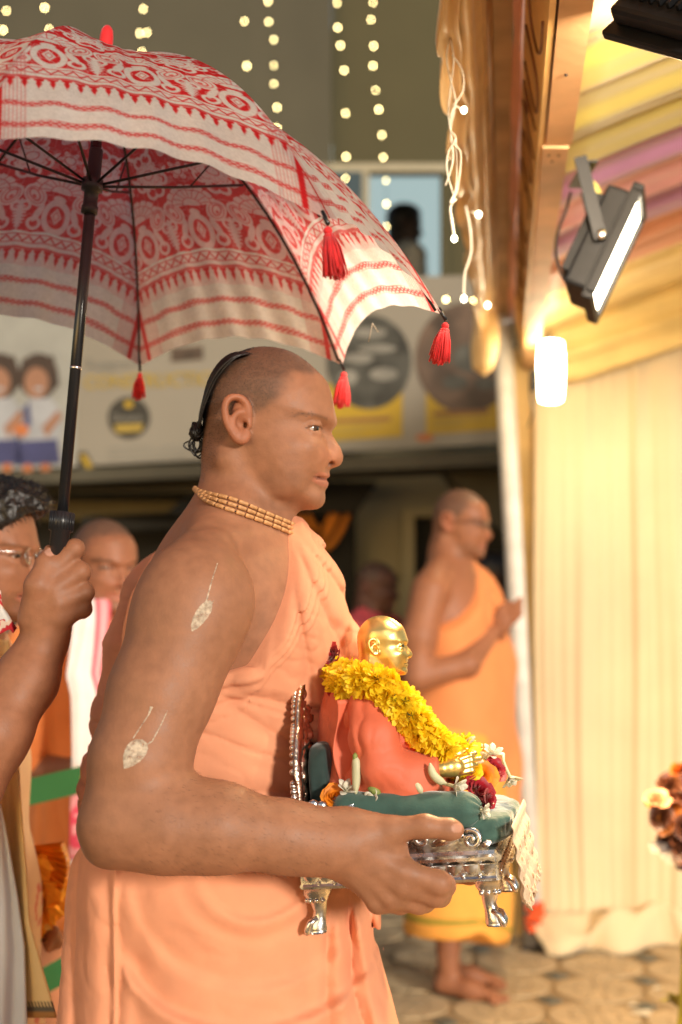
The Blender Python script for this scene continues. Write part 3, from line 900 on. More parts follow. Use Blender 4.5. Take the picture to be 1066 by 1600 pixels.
PROF = catmull(PROF, 3)
def poly_sd(x, z, P):
    d = np.full(x.shape, 1e9, dtype=np.float32); s_ = np.ones(x.shape, dtype=np.float32)
    n = len(P)
    for i in range(n):
        a = P[i]; b = P[i - 1]
        ex, ez = b - a
        wx = x - a[0]; wz = z - a[1]
        t = np.clip((wx * ex + wz * ez) / (ex * ex + ez * ez), 0, 1)
        dx = wx - ex * t; dz = wz - ez * t
        d = np.minimum(d, dx * dx + dz * dz)
        c1 = z >= a[1]; c2 = z < b[1]; c3 = ex * wz > ez * wx
        fl = (c1 & c2 & c3) | (~c1 & ~c2 & ~c3)
        s_ = np.where(fl, -s_, s_)
    return s_ * np.sqrt(d)
_zk = np.array([HL(0, q)[2] for q in (810, 795, 780, 765, 740, 715, 690, 665, 640, 600, 560, 540)], dtype=np.float32)
_wk = np.array([.040, .046, .0535, .0585, .064, .0685, .0705, .072, .0745, .0765, .072, .066], dtype=np.float32)
def head_base(p):
    x, y, z = p[..., 0], p[..., 1], p[..., 2]
    d2 = poly_sd(x, z, PROF)
    wm = np.interp(z, _zk, _wk).astype(np.float32)
    fr = sstep(-.01, .07, x)
    T = .080 + .006 * fr
    # cheek narrowing towards the front of the lower face
    wm = wm * (1 - .16 * sstep(.02, .085, x) * sstep(.02, -.05, z))
    q = np.maximum(T + d2, 0)
    return np.sqrt(q * q + (y * T / wm) ** 2) - T
def head(B, o, m, sc=1.0, ears=True, fat=1.0, nose=1.0, neck=True):
    B.frame(o, m, sc)
    B.func(head_base, (0.0, 0, 0), .155, k=.012)
    for sg in (-1, 1):
        Y = lambda a: a * sg
        # brow ridge, eye socket, cheekbone
        B.cone(HL(514, 660, Y(.012)), HL(494, 658, Y(.043)), .005, .005, k=.016)
        B.ell(HL(511, 676.5, Y(.040)), (.022, .021, .0100), k=.014, op='s')
        B.ell(HL(474, 703, Y(.048)), (.024, .014, .013), k=.03)
        B.ell(HL(446, 745, Y(.046)), (.032, .014 * fat, .028), k=.04)
        # eyeball bulge with lids
        B.ell(HL(492.0, 674.5, Y(.0365)), (.0134, .0148, .0126), k=.005)
        B.chain([HL(507.5, 672.0, Y(.0270)), HL(505.5, 669.6, Y(.0370)), HL(496.5, 670.5, Y(.0475)), HL(485, 675.5, Y(.0520))], [.0018, .0025, .0024, .001], k=.005)
        B.chain([HL(505.5, 679.6, Y(.0270)), HL(503.0, 681.2, Y(.0370)), HL(495, 681.0, Y(.0470)), HL(485, 677, Y(.0520))], [.0018, .0022, .0020, .001], k=.005)
        B.chain([HL(508.6, 675.6, Y(.0280)), HL(507.4, 675.6, Y(.0370)), HL(500.0, 676.4, Y(.0465)), HL(490, 676.5, Y(.0515))], [.0018, .0030, .0030, .0014], k=.003, op='s')
        # alar wing and nostril
        B.ell(HL(513.5, 719.5, Y(.0125)), (.0108, .0055, .0078), k=.007)
        B.chain([HL(508, 709, Y(.0155)), HL(501.5, 716, Y(.0190)), HL(502.5, 727, Y(.0195)), HL(509, 732, Y(.0165))], .0016, k=.005, op='s')
        B.ell(HL(495, 715, Y(.027)), (.014, .012, .016), k=.03)
        B.cone(HL(505, 713, Y(.019)), HL(504, 724, Y(.020)), .002, .0015, k=.008, op='s')
    # nose
    B.chain([HL(507.5, 679), HL(513.5, 692), HL(522.0, 706), HL(527.4, 716.8)], [.0062, .0072, .0080, .0086], k=.012)
    B.cone(HL(527, 724.5), HL(511, 731), .0040, .0042, k=.008)
    for sg in (-1, 1):
        Y = lambda a: a * sg
        B.ell(HL(517.0, 725.8, Y(.0125)), (.0068, .0075, .0040), k=.0025, op='s')
    # lips
    B.chain([HL(507.6, 745.0, 0), HL(503, 745.2, .013), HL(490, 745.5, .0305)], [.0058, .0050, .0022], k=.007)
    B.chain([HL(507.6, 745.0, 0), HL(503, 745.2, -.013), HL(490, 745.5, -.0305)], [.0058, .0050, .0022], k=.007)
    B.chain([HL(504.8, 755.5, 0), HL(500, 755, .013), HL(489, 749, .0295)], [.0065, .0055, .0022], k=.007)
    B.chain([HL(504.8, 755.5, 0), HL(500, 755, -.013), HL(489, 749, -.0295)], [.0065, .0055, .0022], k=.007)
    for sg in (-1, 1):
        B.chain([HL(514.5, 750.0, 0), HL(507.5, 749.8, .014 * sg), HL(498, 748.6, .026 * sg), HL(487, 747.0, .0335 * sg)], [.0018, .0019, .0020, .0018], k=.004, op='s')
    B.ell(HL(493, 779), (.010, .022, .010), k=.02)
    if ears:
        for sg in (-1, 1):
            def E(px, py, y): return HL(px + 11, py, y * sg)
            def sm(pts): return [tuple(q) for q in open_catmull([E(*q) for q in pts], 4)]
            B.ell(E(379, 664, .0765), (.013, .0075, .027), k=.006)
            B.chain(sm([(393, 664, .0755), (392, 648, .0785), (385, 635.5, .0820), (373, 632, .087), (363, 638, .0905), (359.5, 652, .091),
                        (362, 670, .089), (369, 685, .085), (376, 695, .080), (386, 696, .077), (391.5, 686, .0745)]), .0042, k=.004)
            B.ell(E(381, 689, .0785), (.0075, .0045, .0085), k=.006)
            B.ell(E(382, 673, .0865), (.0078, .0085, .0110), k=.004, op='s')
            B.ell(E(376, 647, .0900), (.0085, .0050, .0085), k=.006, op='s')
            B.chain(sm([(389, 653, .0790), (378, 655, .0835), (370.5, 664, .0855), (371, 676, .0845), (377, 685, .081)]), .0028, k=.004)
            B.ell(E(393.5, 672, .0770), (.0048, .0044, .0070), k=.004)
            B.cone(E(386, 673, .0790), E(388, 673, .070), .0042, .003, k=.004, op='s')
    if neck:
        B.cone(HL(376, 725), HL(374, 830), .0575, .061, k=.020)
        for sg in (-1, 1):
            B.cone(HL(366, 722, sg * .052), HL(432, 828, sg * .016), .013, .010, k=.022)
        B.ell(HL(424, 790), (.020, .018, .020), k=.03)
    B.frame()
    return B
def head_local(v, o, m, sc=1.0):
    return ((np.asarray(v) - np.array(o)) @ np.array(m)) / sc
def head_paint(v, o, m, sc=1.0, skin=(.318, .143, .077), hair=(.016, .012, .010), lips=(.42, .15, .10), cut='shaved', hl=1.0, bk=1.0):
    """skin, scalp, brow and lip pigment, painted shade in mouth slit and nostrils, in the head's own coordinates"""
    q = head_local(v, o, m, sc)
    px = q[:, 0] / KH + 425; py = 665 - q[:, 2] / KH; y = np.abs(q[:, 1])
    c = np.tile(np.array(skin, dtype=np.float32), (len(v), 1))
    n1 = vnoise(v, 55.0)[:, None]; n2 = vnoise(v, 18.0, 5)[:, None]; n3 = vnoise(v, 420.0, 9)
    c *= 1 + .05 * n1 + .06 * n2
    def blend(mask, col):
        nonlocal c
        c = c * (1 - mask[:, None]) + np.array(col, dtype=np.float32) * mask[:, None]
    inh = (py < 800) & (np.abs(q).max(1) < .2)
    # redder nose, cheeks, ears
    blend(.35 * inh * np.exp(-(((px - 522) / 14) ** 2 + ((py - 716) / 14) ** 2)), (skin[0] * 1.1, skin[1] * .8, skin[2] * .75))
    blend(.5 * inh * sstep(.070, .08, y) * ((px < 409) & (py > 625) & (py < 706)), (skin[0] * 1.15, skin[1] * .82, skin[2] * .75))
    # scalp line: forehead hairline down to the sideburn, round the ear to the nape
    hx = np.interp(py, [540, 560, 590, 615, 630, 645, 655, 668], [512, 486, 471, 461, 451, 443, 436, 430])
    top = sstep(.062, .03, y)
    hx = hx + top * np.interp(py, [540, 585, 605, 640], [10, 32, 14, -20])
    back = np.interp(py, [640, 700, 745, 780], [414, 362, 345, 330])
    sc_m = np.where(py < 660, sstep(10, -22, px - hx + 7 * vnoise(v, 90.0, 3)) * sstep(664, 640, py - .12 * (424 - px)), sstep(4, -8, px - back)) * sstep(765, 730, py) * inh
    ear = (px > 362) & (px < 411) & (py > 628) & (py < 704) & (y > .0765)
    sc_m = sc_m * (~ear)
    if cut == 'shaved':
        blend(sc_m * np.clip((.62 + .12 * n3) * sstep(760, 640, py + 20) + .1, 0, 1), (.070, .044, .031))
    elif cut == 'hair':
        blend(sc_m, hair)
    # stubble round the jaw
    blend(inh * .20 * min(bk * 1.6, 2.6) * sstep(735, 755, py) * sstep(400, 430, px) * (.8 + .15 * n3), (.16, .09, .06))
    # brow
    bw = np.interp(px, [464, 480, 500, 516], [660, 655.0, 655.5, 659.5])
    blend(inh * (y > .012) * (px > 466) * (px < 517) * min(.95, .50 * bk) * np.exp(-((py - bw) / (2.7 * bk ** .7)) ** 2) * (.85 + .15 * n3) * sstep(464, 474, px), (.05, .03, .02))
    # lash line and lid crease
    lu = np.interp(px, [486, 494, 501, 508], [676.5, 672.5, 671.8, 673.2])
    blend(inh * (y > .018) * (px > 486) * .8 * np.exp(-((py - lu - (bk - 1) * 2) / (1.0 + (bk - 1) * 3)) ** 2), (.04, .02, .015))
    # lips
    mu = np.interp(px, [486, 498, 507, 514], [745, 743, 741.5, 741.5]); md = np.interp(px, [486, 498, 507, 512], [748, 758, 762, 763])
    lm = sstep(-1.2, .8, py - mu) * sstep(-1.2, .8, md - py) * (px > 485) * inh * (y < .037)
    blend(lm * .6, lips)
    sl = np.interp(px, [486, 500, 508, 514], [747.0, 748.4, 749.8, 750])  # shade between the lips painted on as a dark line
    blend(inh * (y < .038) * (px > 484) * np.exp(-((py - sl) / 1.1) ** 2) * .75, (.09, .03, .02))
    # nostril: shade of the hole painted on as a dark spot
    blend(inh * .8 * np.exp(-(((px - 518.5) / 4.5) ** 2 + ((py - 725.5) / 3) ** 2)) * (y > .003) * (y < .019), (.08, .03, .02))
    return c
def eyes(o, m, parent, sc=1.0, look=(1, 0, 0)):
    o = np.array(o); m = np.array(m)
    for sg in (-1, 1):
        c = o + m @ (np.array(HL(491.8, 674.6, .0365 * sg)) * sc)
        mb = MB().ball(c, .0126 * sc, 14)
        v = np.array(mb.v)
        d = (v - c) @ m / (.0126 * sc)
        t = np.array(HL(516, 678.5, .050 * sg)) - np.array(HL(491.8, 674.6, .0365 * sg)); t /= np.linalg.norm(t)
        a = np.degrees(np.arccos(np.clip(d @ t, -1, 1)))
        cl = np.tile(np.array([[.50, .43, .38]], dtype=np.float32), (len(v), 1))
        cl[a < 34] = (.07, .035, .018); cl[a < 14] = (.005, .004, .004)
        mesh_np('eye', v, [list(f) for f in mb.f], MATS['eye'], parent, cols=cl)
    return

mat('skin', (1, 1, 1), rough=.54, attr='Col', var=.10, vscale=70, bump=.20, bscale=330, rvar=.08, sss=.05, sssr=(.010, .004, .002), spec=.34)
mat('eye', (1, 1, 1), rough=.12, attr='Col', var=0, coat=.6)
mat('hair', (.012, .010, .009), rough=.42, var=.3, vscale=90, bump=.5, bscale=200)
mat('saffron', (.86, .365, .20), rough=.85, var=.07, vscale=14, bump=.14, bscale=160, weave=.3, wscale=1500, sheen=.08, transl=.10)
mat('wood_bead', (.52, .27, .11), rough=.5, var=.28, vscale=120, bump=.3, bscale=300)
mat('clay', (.60, .49, .37), rough=.9, var=.25, vscale=160, bump=.6, bscale=500)
def thin_clay():
    m = MATS['clay']; nt = m.node_tree; N = nt.nodes; L = nt.links
    tc = N.new('ShaderNodeTexCoord'); no = N.new('ShaderNodeTexNoise'); no.inputs['Scale'].default_value = 170; no.inputs['Detail'].default_value = 6
    mr = N.new('ShaderNodeMapRange'); mr.inputs[1].default_value = .30; mr.inputs[2].default_value = .62; mr.inputs[3].default_value = .25; mr.inputs[4].default_value = .95
    L.new(tc.outputs['Object'], no.inputs['Vector']); L.new(no.outputs[0], mr.inputs[0]); L.new(mr.outputs[0], N['Principled BSDF'].inputs['Alpha'])
thin_clay()
mat('black_thread', (.02, .02, .02), rough=.7, var=0)

# ---------------------------------------------------------------- the monk in front
def make_monk():
    root = empty('person', (W(372, 815, 2.07)[0], 2.07, 0), 'shaven-headed man in a peach saffron robe carrying a small silver throne with both hands', 'person')
    B = Body()
    HO = W(425, 665, 2.06); HM = rotz(R(-7))
    head(B, HO, HM)
    yaw = rotz(R(-25))      # chest turned a little to the camera
    # trapezius, shoulders, torso
    Rs = W(312, 938, 1.83); Ls = W(445, 945, 2.26)
    B.cone(W(370, 800, 2.04), W(314, 880, 1.88), .041, .042, k=.03)
    B.cone(W(376, 842, 2.10), W(428, 915, 2.24), .040, .045, k=.04)
    B.cone(W(358, 845, 2.09), W(330, 925, 2.05), .038, .050, k=.035)
    B.ell(W(362, 995, 2.07), (.125, .168, .20), yaw, k=.05)
    B.ell(W(400, 960, 2.02), (.085, .13, .10), yaw, k=.06)
    B.ell(W(345, 1215, 2.08), (.148, .172, .19), yaw, k=.08)
    B.ell(W(345, 1390, 2.08), (.15, .18, .15), yaw, k=.08)
    # collar bone
    B.cone(W(424, 838, 2.0), W(335, 850, 1.87), .010, .012, k=.022)
    B.ell(Rs, (.063, .063, .070), k=.05)
    B.ell(W(279, 992, 1.81), (.060, .060, .09), k=.05)
    # right arm, nearest the camera
    E_ = W(196, 1285, 1.75); Wr = W(524, 1318, 1.78)
    B.chain([Rs, W(251, 1085, 1.79), W(219, 1190, 1.765), E_], [.063, .061, .0575, .0485], k=.03)
    B.cone(W(162, 1298, 1.755), W(163, 1322, 1.755), .025, .0225, k=.022)
    B.chain([E_, W(262, 1290, 1.75), W(340, 1293, 1.755), W(450, 1308, 1.77), Wr], [.0495, .0535, .0510, .0405, .0325], k=.03)
    B.cone(W(505, 1318, 1.778), W(545, 1322, 1.783), .034, .036, k=.03)
    # left arm, behind the throne
    LE = W(480, 1270, 2.32); LW = W(650, 1320, 2.12)
    B.chain([Ls, LE], [.058, .048], k=.03)
    B.chain([LE, LW], [.047, .033], k=.03)
    # right hand: back of the hand to the camera, thumb along the rail, fingers under it
    B.ell(W(578, 1345, 1.785), (.050, .0175, .036), k=.02)
    kn = [W(632, 1362, 1.772), W(630, 1385, 1.776), W(612, 1404, 1.783), W(590, 1412, 1.790)]
    for q, rr in zip(kn, (.0135, .0135, .0125, .0115)):
        B.cone(W(540, 1328, 1.784), q, .022, rr, k=.016)
    B.cone(W(545, 1300, 1.785), W(612, 1296, 1.772), .025, .0160, k=.03)
    B.ell(W(588, 1318, 1.782), (.03, .016, .025), k=.02)
    B.chain([W(612, 1296, 1.772), W(664, 1291, 1.766), W(703, 1296, 1.768), W(712, 1297.5, 1.770)], [.0158, .0140, .0128, .0105], k=.008)
    B.chain([kn[0], W(686, 1380, 1.776), W(694, 1384, 1.800), W(690, 1382, 1.835)], [.0150, .0148, .0135, .0115], k=.009)
    B.chain([kn[1], W(680, 1400, 1.787), W(688, 1401, 1.812), W(684, 1397, 1.850)], [.0135, .0130, .0120, .011], k=.009)
    B.chain([kn[2], W(655, 1412, 1.797), W(664, 1411, 1.825), W(662, 1404, 1.860)], [.0125, .0120, .0110, .010], k=.009)
    B.chain([kn[3], W(626, 1414, 1.805), W(636, 1412, 1.832), W(636, 1404, 1.860)], [.0115, .0105, .0095, .009], k=.009)
    for q, a0, b0 in zip(kn, (534, 536, 536, 534), (1312, 1322, 1332, 1342)):
        B.cone(W(a0, b0, 1.762), q + np.array([-.006, -.0105, .003]), .0035, .0040, k=.012)
    # left hand with fingers round the far rail
    B.ell(W(690, 1335, 2.09), (.045, .02, .036), k=.02)
    for i in range(4):
        B.chain([W(700, 1318 + 17 * i, 2.085), W(735, 1325 + 15 * i, 2.085), W(748, 1330 + 13 * i, 2.06)], [.0115, .0105, .009], k=.008)
    B.chain([W(672, 1300, 2.08), W(705, 1285, 2.07), W(728, 1283, 2.06)], [.015, .0125, .010], k=.01)
    v, f = B.mesh(.0022)
    v = relax(v, f, 1, .4)
    c = head_paint(v, HO, HM)
    ql = head_local(v, HO, HM); qx = ql[:, 0] / KH + 425; qy = 665 - ql[:, 2] / KH
    tm_ = sstep(8, -3, qx - np.interp(qy, [540, 549, 573, 601, 640, 668, 690], [400, 396, 368, 350, 334, 326, 318])) * sstep(.060, .045, np.abs(ql[:, 1])) * (qy < 686)
    c = c * (1 - tm_[:, None]) + np.array([.022, .016, .013]) * tm_[:, None]
    # thumb nail
    tn = W(713, 1294, 1.76)
    dn = ((v - tn) / np.array([.0085, .012, .006])) ** 2
    nm = (dn.sum(1) < 1) & (v[:, 1] < 1.770)
    c[nm] = c[nm] * .3 + np.array([.56, .29, .20]) * .7
    # knuckles slightly darker
    for q in kn:
        g = np.exp(-((v - q) ** 2).sum(1) / .0003)[:, None] * .16
        c = c * (1 - g) + c * .5 * g
    body = mesh_np('body', v, f, MATS['skin'], root, cols=c)
    eyes(HO, HM, root)
    # clay marks painted on the arm: thin sheets that follow the skin
    def mark(poly, dpt, name='clay_mark'):
        pass
    return root, B, HO, HM
monk, monkB, HO, HM = make_monk()

# ---------------------------------------------------------------- his robe
def fold(x, w=.5):
    """rounded ridge, sharper valley"""
    return np.abs(np.sin(x)) ** w
XZ = lambda px, py, d=2.0: ((px - 533) / F_PX * d, CAM_Z + (914 - py) / F_PX * d)
def monk_robe(root):
    yaw = rotz(R(-25))
    # upper cloth: wraps the chest and back, runs up over the far shoulder
    B = Body()
    B.cone(W(376, 842, 2.10), W(432, 912, 2.25), .052, .058, k=.04)
    B.ell(W(452, 945, 2.26), (.072, .07, .09), k=.05)
    B.ell(W(362, 995, 2.07), (.138, .179, .205), yaw, k=.05)
    B.ell(W(402, 965, 2.02), (.100, .142, .12), yaw, k=.05)
    B.ell(W(345, 1215, 2.08), (.162, .184, .20), yaw, k=.08)
    B.ell(W(352, 1370, 2.08), (.172, .195, .13), yaw, k=.08)
    B.chain([W(316, 846, 2.2), W(246, 928, 2.2), W(213, 1020, 2.2), W(194, 1120, 2.2), W(176, 1220, 2.2), W(172, 1340, 2.2)], [.040, .043, .043, .043, .044, .046], k=.05)
    B.chain([W(447, 850, 2.2), W(497, 935, 2.17), W(536, 1012, 2.13), W(530, 1090, 2.12)], [.016, .021, .024, .03], k=.018)
    B.cone(W(452, 935, 2.18), W(485, 1090, 2.10), .056, .060, k=.05)
    sx, sz = XZ(436, 800, 2.0)
    e0 = np.array(W(372, 1040, 1.90)); 
    P0 = W(366, 1040, 1.92); P1 = W(437, 838, 2.02)
    def edge_z(p):
        lat = (p[..., 0] - P0[0]) * .423 + (p[..., 1] - P0[1]) * .906     # distance toward his left
        t = np.clip(lat / .115, -1, 1.5)
        return P0[2] + .16 * np.clip(lat, -.3, 0) + (P1[2] + .008 - P0[2]) * np.where(t > 0, np.abs(t) ** .62, .12 * t)
    def cut(p):
        return (p[..., 2] - edge_z(p) - .003 * vnoise(p, 20.0, 6)) * .75
    def folds(p):
        x, y, z = p[..., 0], p[..., 1], p[..., 2]
        w = vnoise(p, 6.0) * .5 + vnoise(p, 14.0, 3) * .2
        dx = x - sx; dz = sz - z
        r = np.sqrt(dx * dx + dz * dz)
        al = np.arctan2(dx, np.maximum(dz, 1e-3))
        fan = fold(al * 14 + w * .7 + r * 2, .9) * sstep(.03, .10, r) * sstep(.36, .14, r) * sstep(-.55, -.25, al)
        e = edge_z(p) - z
        pleat = fold(e * 150 + w * 1.3, .9) * sstep(.0, .012, e) * sstep(.085, .03, e)
        q = np.stack([x * 2.0 + z * 1.5, y * 2.0, z * 17 + x * 5.0 + w * .5], -1)
        n = vnoise(q, 1.0, 4); cr = np.clip(1 - np.abs(n) * 3.2, 0, 1) ** 2
        n2 = vnoise(q, 1.9, 9); cr2 = np.clip(1 - np.abs(n2) * 3.0, 0, 1) ** 2
        low = sstep(1.345, 1.27, z)
        px = x / 2.05 * F_PX + 533; py = 914 - (z - CAM_Z) / 2.05 * F_PX
        ex = np.interp(py, [830, 880, 960, 1040, 1120, 1250, 1400], [438, 452, 470, 486, 492, 470, 430])
        lay = sstep(-3, 9.0, px - ex - 2 * w) * .0045 + sstep(-3, 10.0, px - ex - 26 - 3 * w) * .0035
        q4 = np.stack([x * 26 + z * 6, y * 26, z * 60 + x * 14], -1); n4 = vnoise(q4, 1.0, 12); fine = np.clip(1 - np.abs(n4) * 2.4, 0, 1) ** 2
        fr_ = sstep(2.20, 2.08, y)
        return (-lay - .0080 * fan - .0050 * pleat) * fr_ + .0014 * fine + (.0080 * cr + .0035 * cr2) * low - .006 * vnoise(p, 7.0, 2) - .0010 * vnoise(p, 40.0, 4)
    B.func(folds, (0, 2.1, 1.3), 9, op='d')
    B.func(cut, (0, 2, 1.3), 9, k=.012, op='i')
    B.func(lambda p: (W(0, 1405, 2.08)[2] - p[..., 2]), (0, 2, 1.3), 9, k=.012, op='i')
    v, f = B.mesh(.0030)
    v = relax(v, f, 1, .4)
    mesh_np('upper_robe', v, f, MATS['saffron'], root)
    # lower cloth to the floor
    B = Body()
    B.ell(W(352, 1375, 2.07), (.185, .205, .10), yaw, k=.06)
    B.cone((W(348, 1400, 2.07)), (W(346, 1570, 2.07)), .178, .190, k=.08)
    B.cone((W(346, 1570, 2.07)), (W(365, 2200, 2.07)), .190, .24, k=.08)
    B.cone((W(485, 1430, 2.05)), (W(510, 1640, 2.03)), .055, .075, k=.06)
    B.cone((W(510, 1640, 2.03)), (W(560, 2200, 2.03)), .075, .12, k=.06)
    B.cone((W(185, 1330, 2.02)), (W(172, 1700, 2.0)), .040, .058, k=.03)
    B.cone((W(172, 1700, 2.0)), (W(180, 2200, 2.0)), .058, .09, k=.03)
    def folds2(p):
        x, y, z = p[..., 0], p[..., 1], p[..., 2]
        w = vnoise(p, 7.0, 1) * .5 + vnoise(p, 17.0, 3) * .2
        px = x / 2.0 * F_PX + 533; py = 914 - (z - CAM_Z) / 2.0 * F_PX
        rr = np.sqrt((px - 415) ** 2 + ((py - 1310) * 1.0) ** 2) + 14 * w
        g = 0
        for r0, a, wd in ((96, .008, 10), (140, .004, 20), (205, .005, 14), (262, .008, 9), (330, .006, 18)):
            u = (rr - r0) / wd
            g = g + a * np.exp(-np.where(u > 0, u * u * .25, u * u * 2.2))
        sw = sstep(1330, 1380, py) * sstep(620, 520, px) * sstep(195, 235, px)
        al = np.arctan2(px - 520, np.maximum(py - 1180, 1))
        right = fold(al * 26 + w * 2, .9) * sstep(480, 540, px) * .010 * sstep(1390, 1440, py)
        left = fold((px - 128) * .055 + w * 1.3, .9) * sstep(240, 200, px) * .010
        q4 = np.stack([x * 22 + z * 5, y * 22, z * 40 + x * 16], -1); n4 = vnoise(q4, 1.0, 12); fine = np.clip(1 - np.abs(n4) * 2.4, 0, 1) ** 2
        lay = sstep(-3, 8, rr - 258) * .005 * sstep(200, 225, px) + sstep(-2, 5.0, 205 - px + 6 * w) * .010
        lay = lay + sstep(-4, 10, px - np.interp(py, [1400, 1500, 1600], [545, 562, 580]) - 2 * w) * .006
        return .0010 * fine - lay - (g * sw * 1.2 + 1.5 * right + left + .005 * vnoise(p, 8.0, 2) + .0014 * vnoise(p, 45.0, 4))
    B.func(folds2, (0, 2.1, .8), 9, op='d')
    B.func(lambda p: (.05 - p[..., 2]), (0, 2, .05), 9, k=.01, op='i')
    v, f = B.mesh(.0042)
    v = relax(v, f, 1, .4)
    mesh_np('lower_robe', v, f, MATS['saffron'], root)
monk_robe(monk)

def short_hair(name, root, v, nrm, idx, ln, wd, drf, m='hair', seed=1):
    rs = np.random.default_rng(seed); P = v[idx]; Nn = nrm[idx]
    D = drf(P, Nn) + rs.normal(0, .22, P.shape); D /= np.linalg.norm(D, axis=1)[:, None]
    S = np.cross(D, rs.normal(0, 1, P.shape)); S /= np.maximum(np.linalg.norm(S, axis=1)[:, None], 1e-6)
    L = ln * rs.uniform(.6, 1.2, (len(P), 1))
    V = np.concatenate([P - S * wd, P + S * wd, P + D * L], 1).reshape(-1, 3)
    o = mesh_np(name, V, np.arange(len(V)).reshape(-1, 3), MATS[m], root, False)
    o['kind'] = 'stuff'
    return o
def monk_details(root):
    body = [o for o in root.children if o.name.startswith('body')][0]
    n_ = len(body.data.vertices)
    co = np.empty(n_ * 3, dtype=np.float32); body.data.vertices.foreach_get('co', co); co = co.reshape(-1, 3).astype(float)
    nr = np.empty(n_ * 3, dtype=np.float32); body.data.vertices.foreach_get('normal', nr); nr = nr.reshape(-1, 3).astype(float)
    q = head_local(co, HO, HM); px = q[:, 0] / KH + 425; py = 665 - q[:, 2] / KH; ya = np.abs(q[:, 1])
    g = np.random.default_rng(5)
    hx = np.interp(py, [540, 560, 590, 615, 630, 645, 655, 668], [512, 486, 471, 461, 451, 443, 436, 430]) + sstep(.062, .03, ya) * np.interp(py, [540, 585, 605, 640], [10, 32, 14, -20])
    back = np.interp(py, [640, 700, 745, 780], [414, 362, 345, 330])
    ear = (px > 362) & (px < 411) & (py > 628) & (py < 704) & (ya > .0765)
    pr = np.where(py < 660, sstep(4, -26, px - hx), sstep(2, -12, px - back)) * sstep(768, 725, py) * (~ear) * (np.abs(q).max(1) < .2)
    ii = np.nonzero(g.random(n_) < pr * .50)[0]
    short_hair('stubble', root, co, nr, ii, .0024, .00022, lambda P, N_: N_ * .6 + np.array([-.5, 0, -.5]))
    bw = np.interp(px, [464, 480, 500, 516], [660, 655.0, 655.5, 659.5])
    pr = (ya > .010) * (px > 466) * (px < 517) * np.exp(-((py - bw) / 2.6) ** 2) * (q[:, 0] > 0)
    ii = np.repeat(np.nonzero(g.random(n_) < pr * .9)[0], 2)
    short_hair('eyebrow', root, co, nr, ii, .0060, .00022, lambda P, N_: N_ * .25 + HM @ np.array([-1.0, 0, .25]), seed=2)
    # fine hair on the forearm
    e0 = W(200, 1290, 1.75); w0 = W(515, 1318, 1.78); ax = (w0 - e0); La = np.linalg.norm(ax); ax /= La
    t = (co - e0) @ ax; rad = np.linalg.norm(co - e0 - t[:, None] * ax, axis=1)
    ii = np.nonzero((t > .02) & (t < La) & (rad < .075) & (g.random(n_) < .05))[0]
    short_hair('arm_hair', root, co, nr, ii, .0075, .00013, lambda P, N_: N_ * .35 + ax * .9 + np.array([0, 0, -.35]), seed=3)
    # tuft of hair gathered into a knot at the back of the head
    rs = random.Random(3)
    mb = MB()
    for i in range(190):
        a = rs.uniform(-1, 1); b = rs.uniform(0, 1)
        st = np.array([(382, 549), (362, 555), (343, 573), (328, 601), (318, 640), (312.0, 668)], float)
        pts = []
        for j, (px, py) in enumerate(st):
            w_ = (.75, 1.0, .95, .8, .6, .38)[j]
            dd = 2.045 + a * .045 * w_
            lift = (0, 1.5, 2.5, 2.5, 2.0, 1.0)[j] * b * 1.6
            pts.append(W(px - lift + abs(a) * 7 * (j < 4) * w_ + rs.uniform(-.7, .7) + (6 * rs.random() if j == 0 else 0), py - lift * .8 + abs(a) * 4 * (j < 3) + rs.uniform(-.7, .7), dd))
        mb.tube(open_catmull(pts, 3), [.0004] + [.0013] * 15, 4)
    k0 = W(308, 674, 2.055)
    for i in range(34):
        r_ = rs.uniform(.006, .0135); ax = rs.uniform(0, 6.28); tl = rs.uniform(.3, 1.3)
        pts = []
        for q in range(15):
            t = 2 * math.pi * q / 14
            p = Vector((r_ * math.cos(t) * .85, r_ * math.sin(t), 0))
            p.rotate(Matrix.Rotation(tl, 3, 'X') @ Matrix.Rotation(ax, 3, 'Y'))
            pts.append(Vector(k0) + p + Vector((rs.uniform(-.002, .002), 0, rs.uniform(-.004, .004))))
        mb.tube(pts, .0017, 5)
    mb.ball(k0, .0105, 8, (.9, 1, 1.15))
    for i in range(9):   # loose loops below the knot
        x0 = rs.uniform(-4, 6); lw = rs.uniform(4, 11); lh = rs.uniform(20, 34); s_ = rs.choice((-1, 1, 1))
        pts = [W(308 + x0 + s_ * lw * math.sin(t) * 1.0, 682 + lh * (1 - math.cos(t)) / 2 + 0, 2.055 + rs.uniform(-.006, .006)) for t in np.linspace(0, 5.2, 14)]
        mb.tube(pts, .0013, 4)
    for i in range(7):
        pts = [W(303 - 17 * math.sin(t) * rs.uniform(.8, 1.05), 686 + 20 * t / 3.1 * rs.uniform(.9, 1.05), 2.055) for t in np.linspace(0, 3.1, 9)]
        mb.tube(pts, .0004, 3)
    mb.build('hair_tuft', MATS['hair'], root, True)
    # necklace: three strands of cylindrical wooden beads
    ctr = np.array([(372 - 533) / F_PX * 2.06, 2.06])
    nb = empty('necklace', W(372, 790, 2.06))
    nb.parent = root; nb.matrix_parent_inverse = parent_world(root).inverted()
    pr = None
    bead = MB().lathe((0, 0, 0), [(.0009, -.0068), (.0026, -.0066), (.0031, -.0048), (.0031, .0048), (.0026, .0066), (.0009, .0068)], 8)
    me = None
    dg = bpy.context.evaluated_depsgraph_get()
    from mathutils.bvhtree import BVHTree
    body = [o for o in root.children if o.name.startswith('body')][0]
    n_ = len(body.data.vertices)
    co = np.empty(n_ * 3, dtype=np.float32); body.data.vertices.foreach_get('co', co); co = co.reshape(-1, 3)
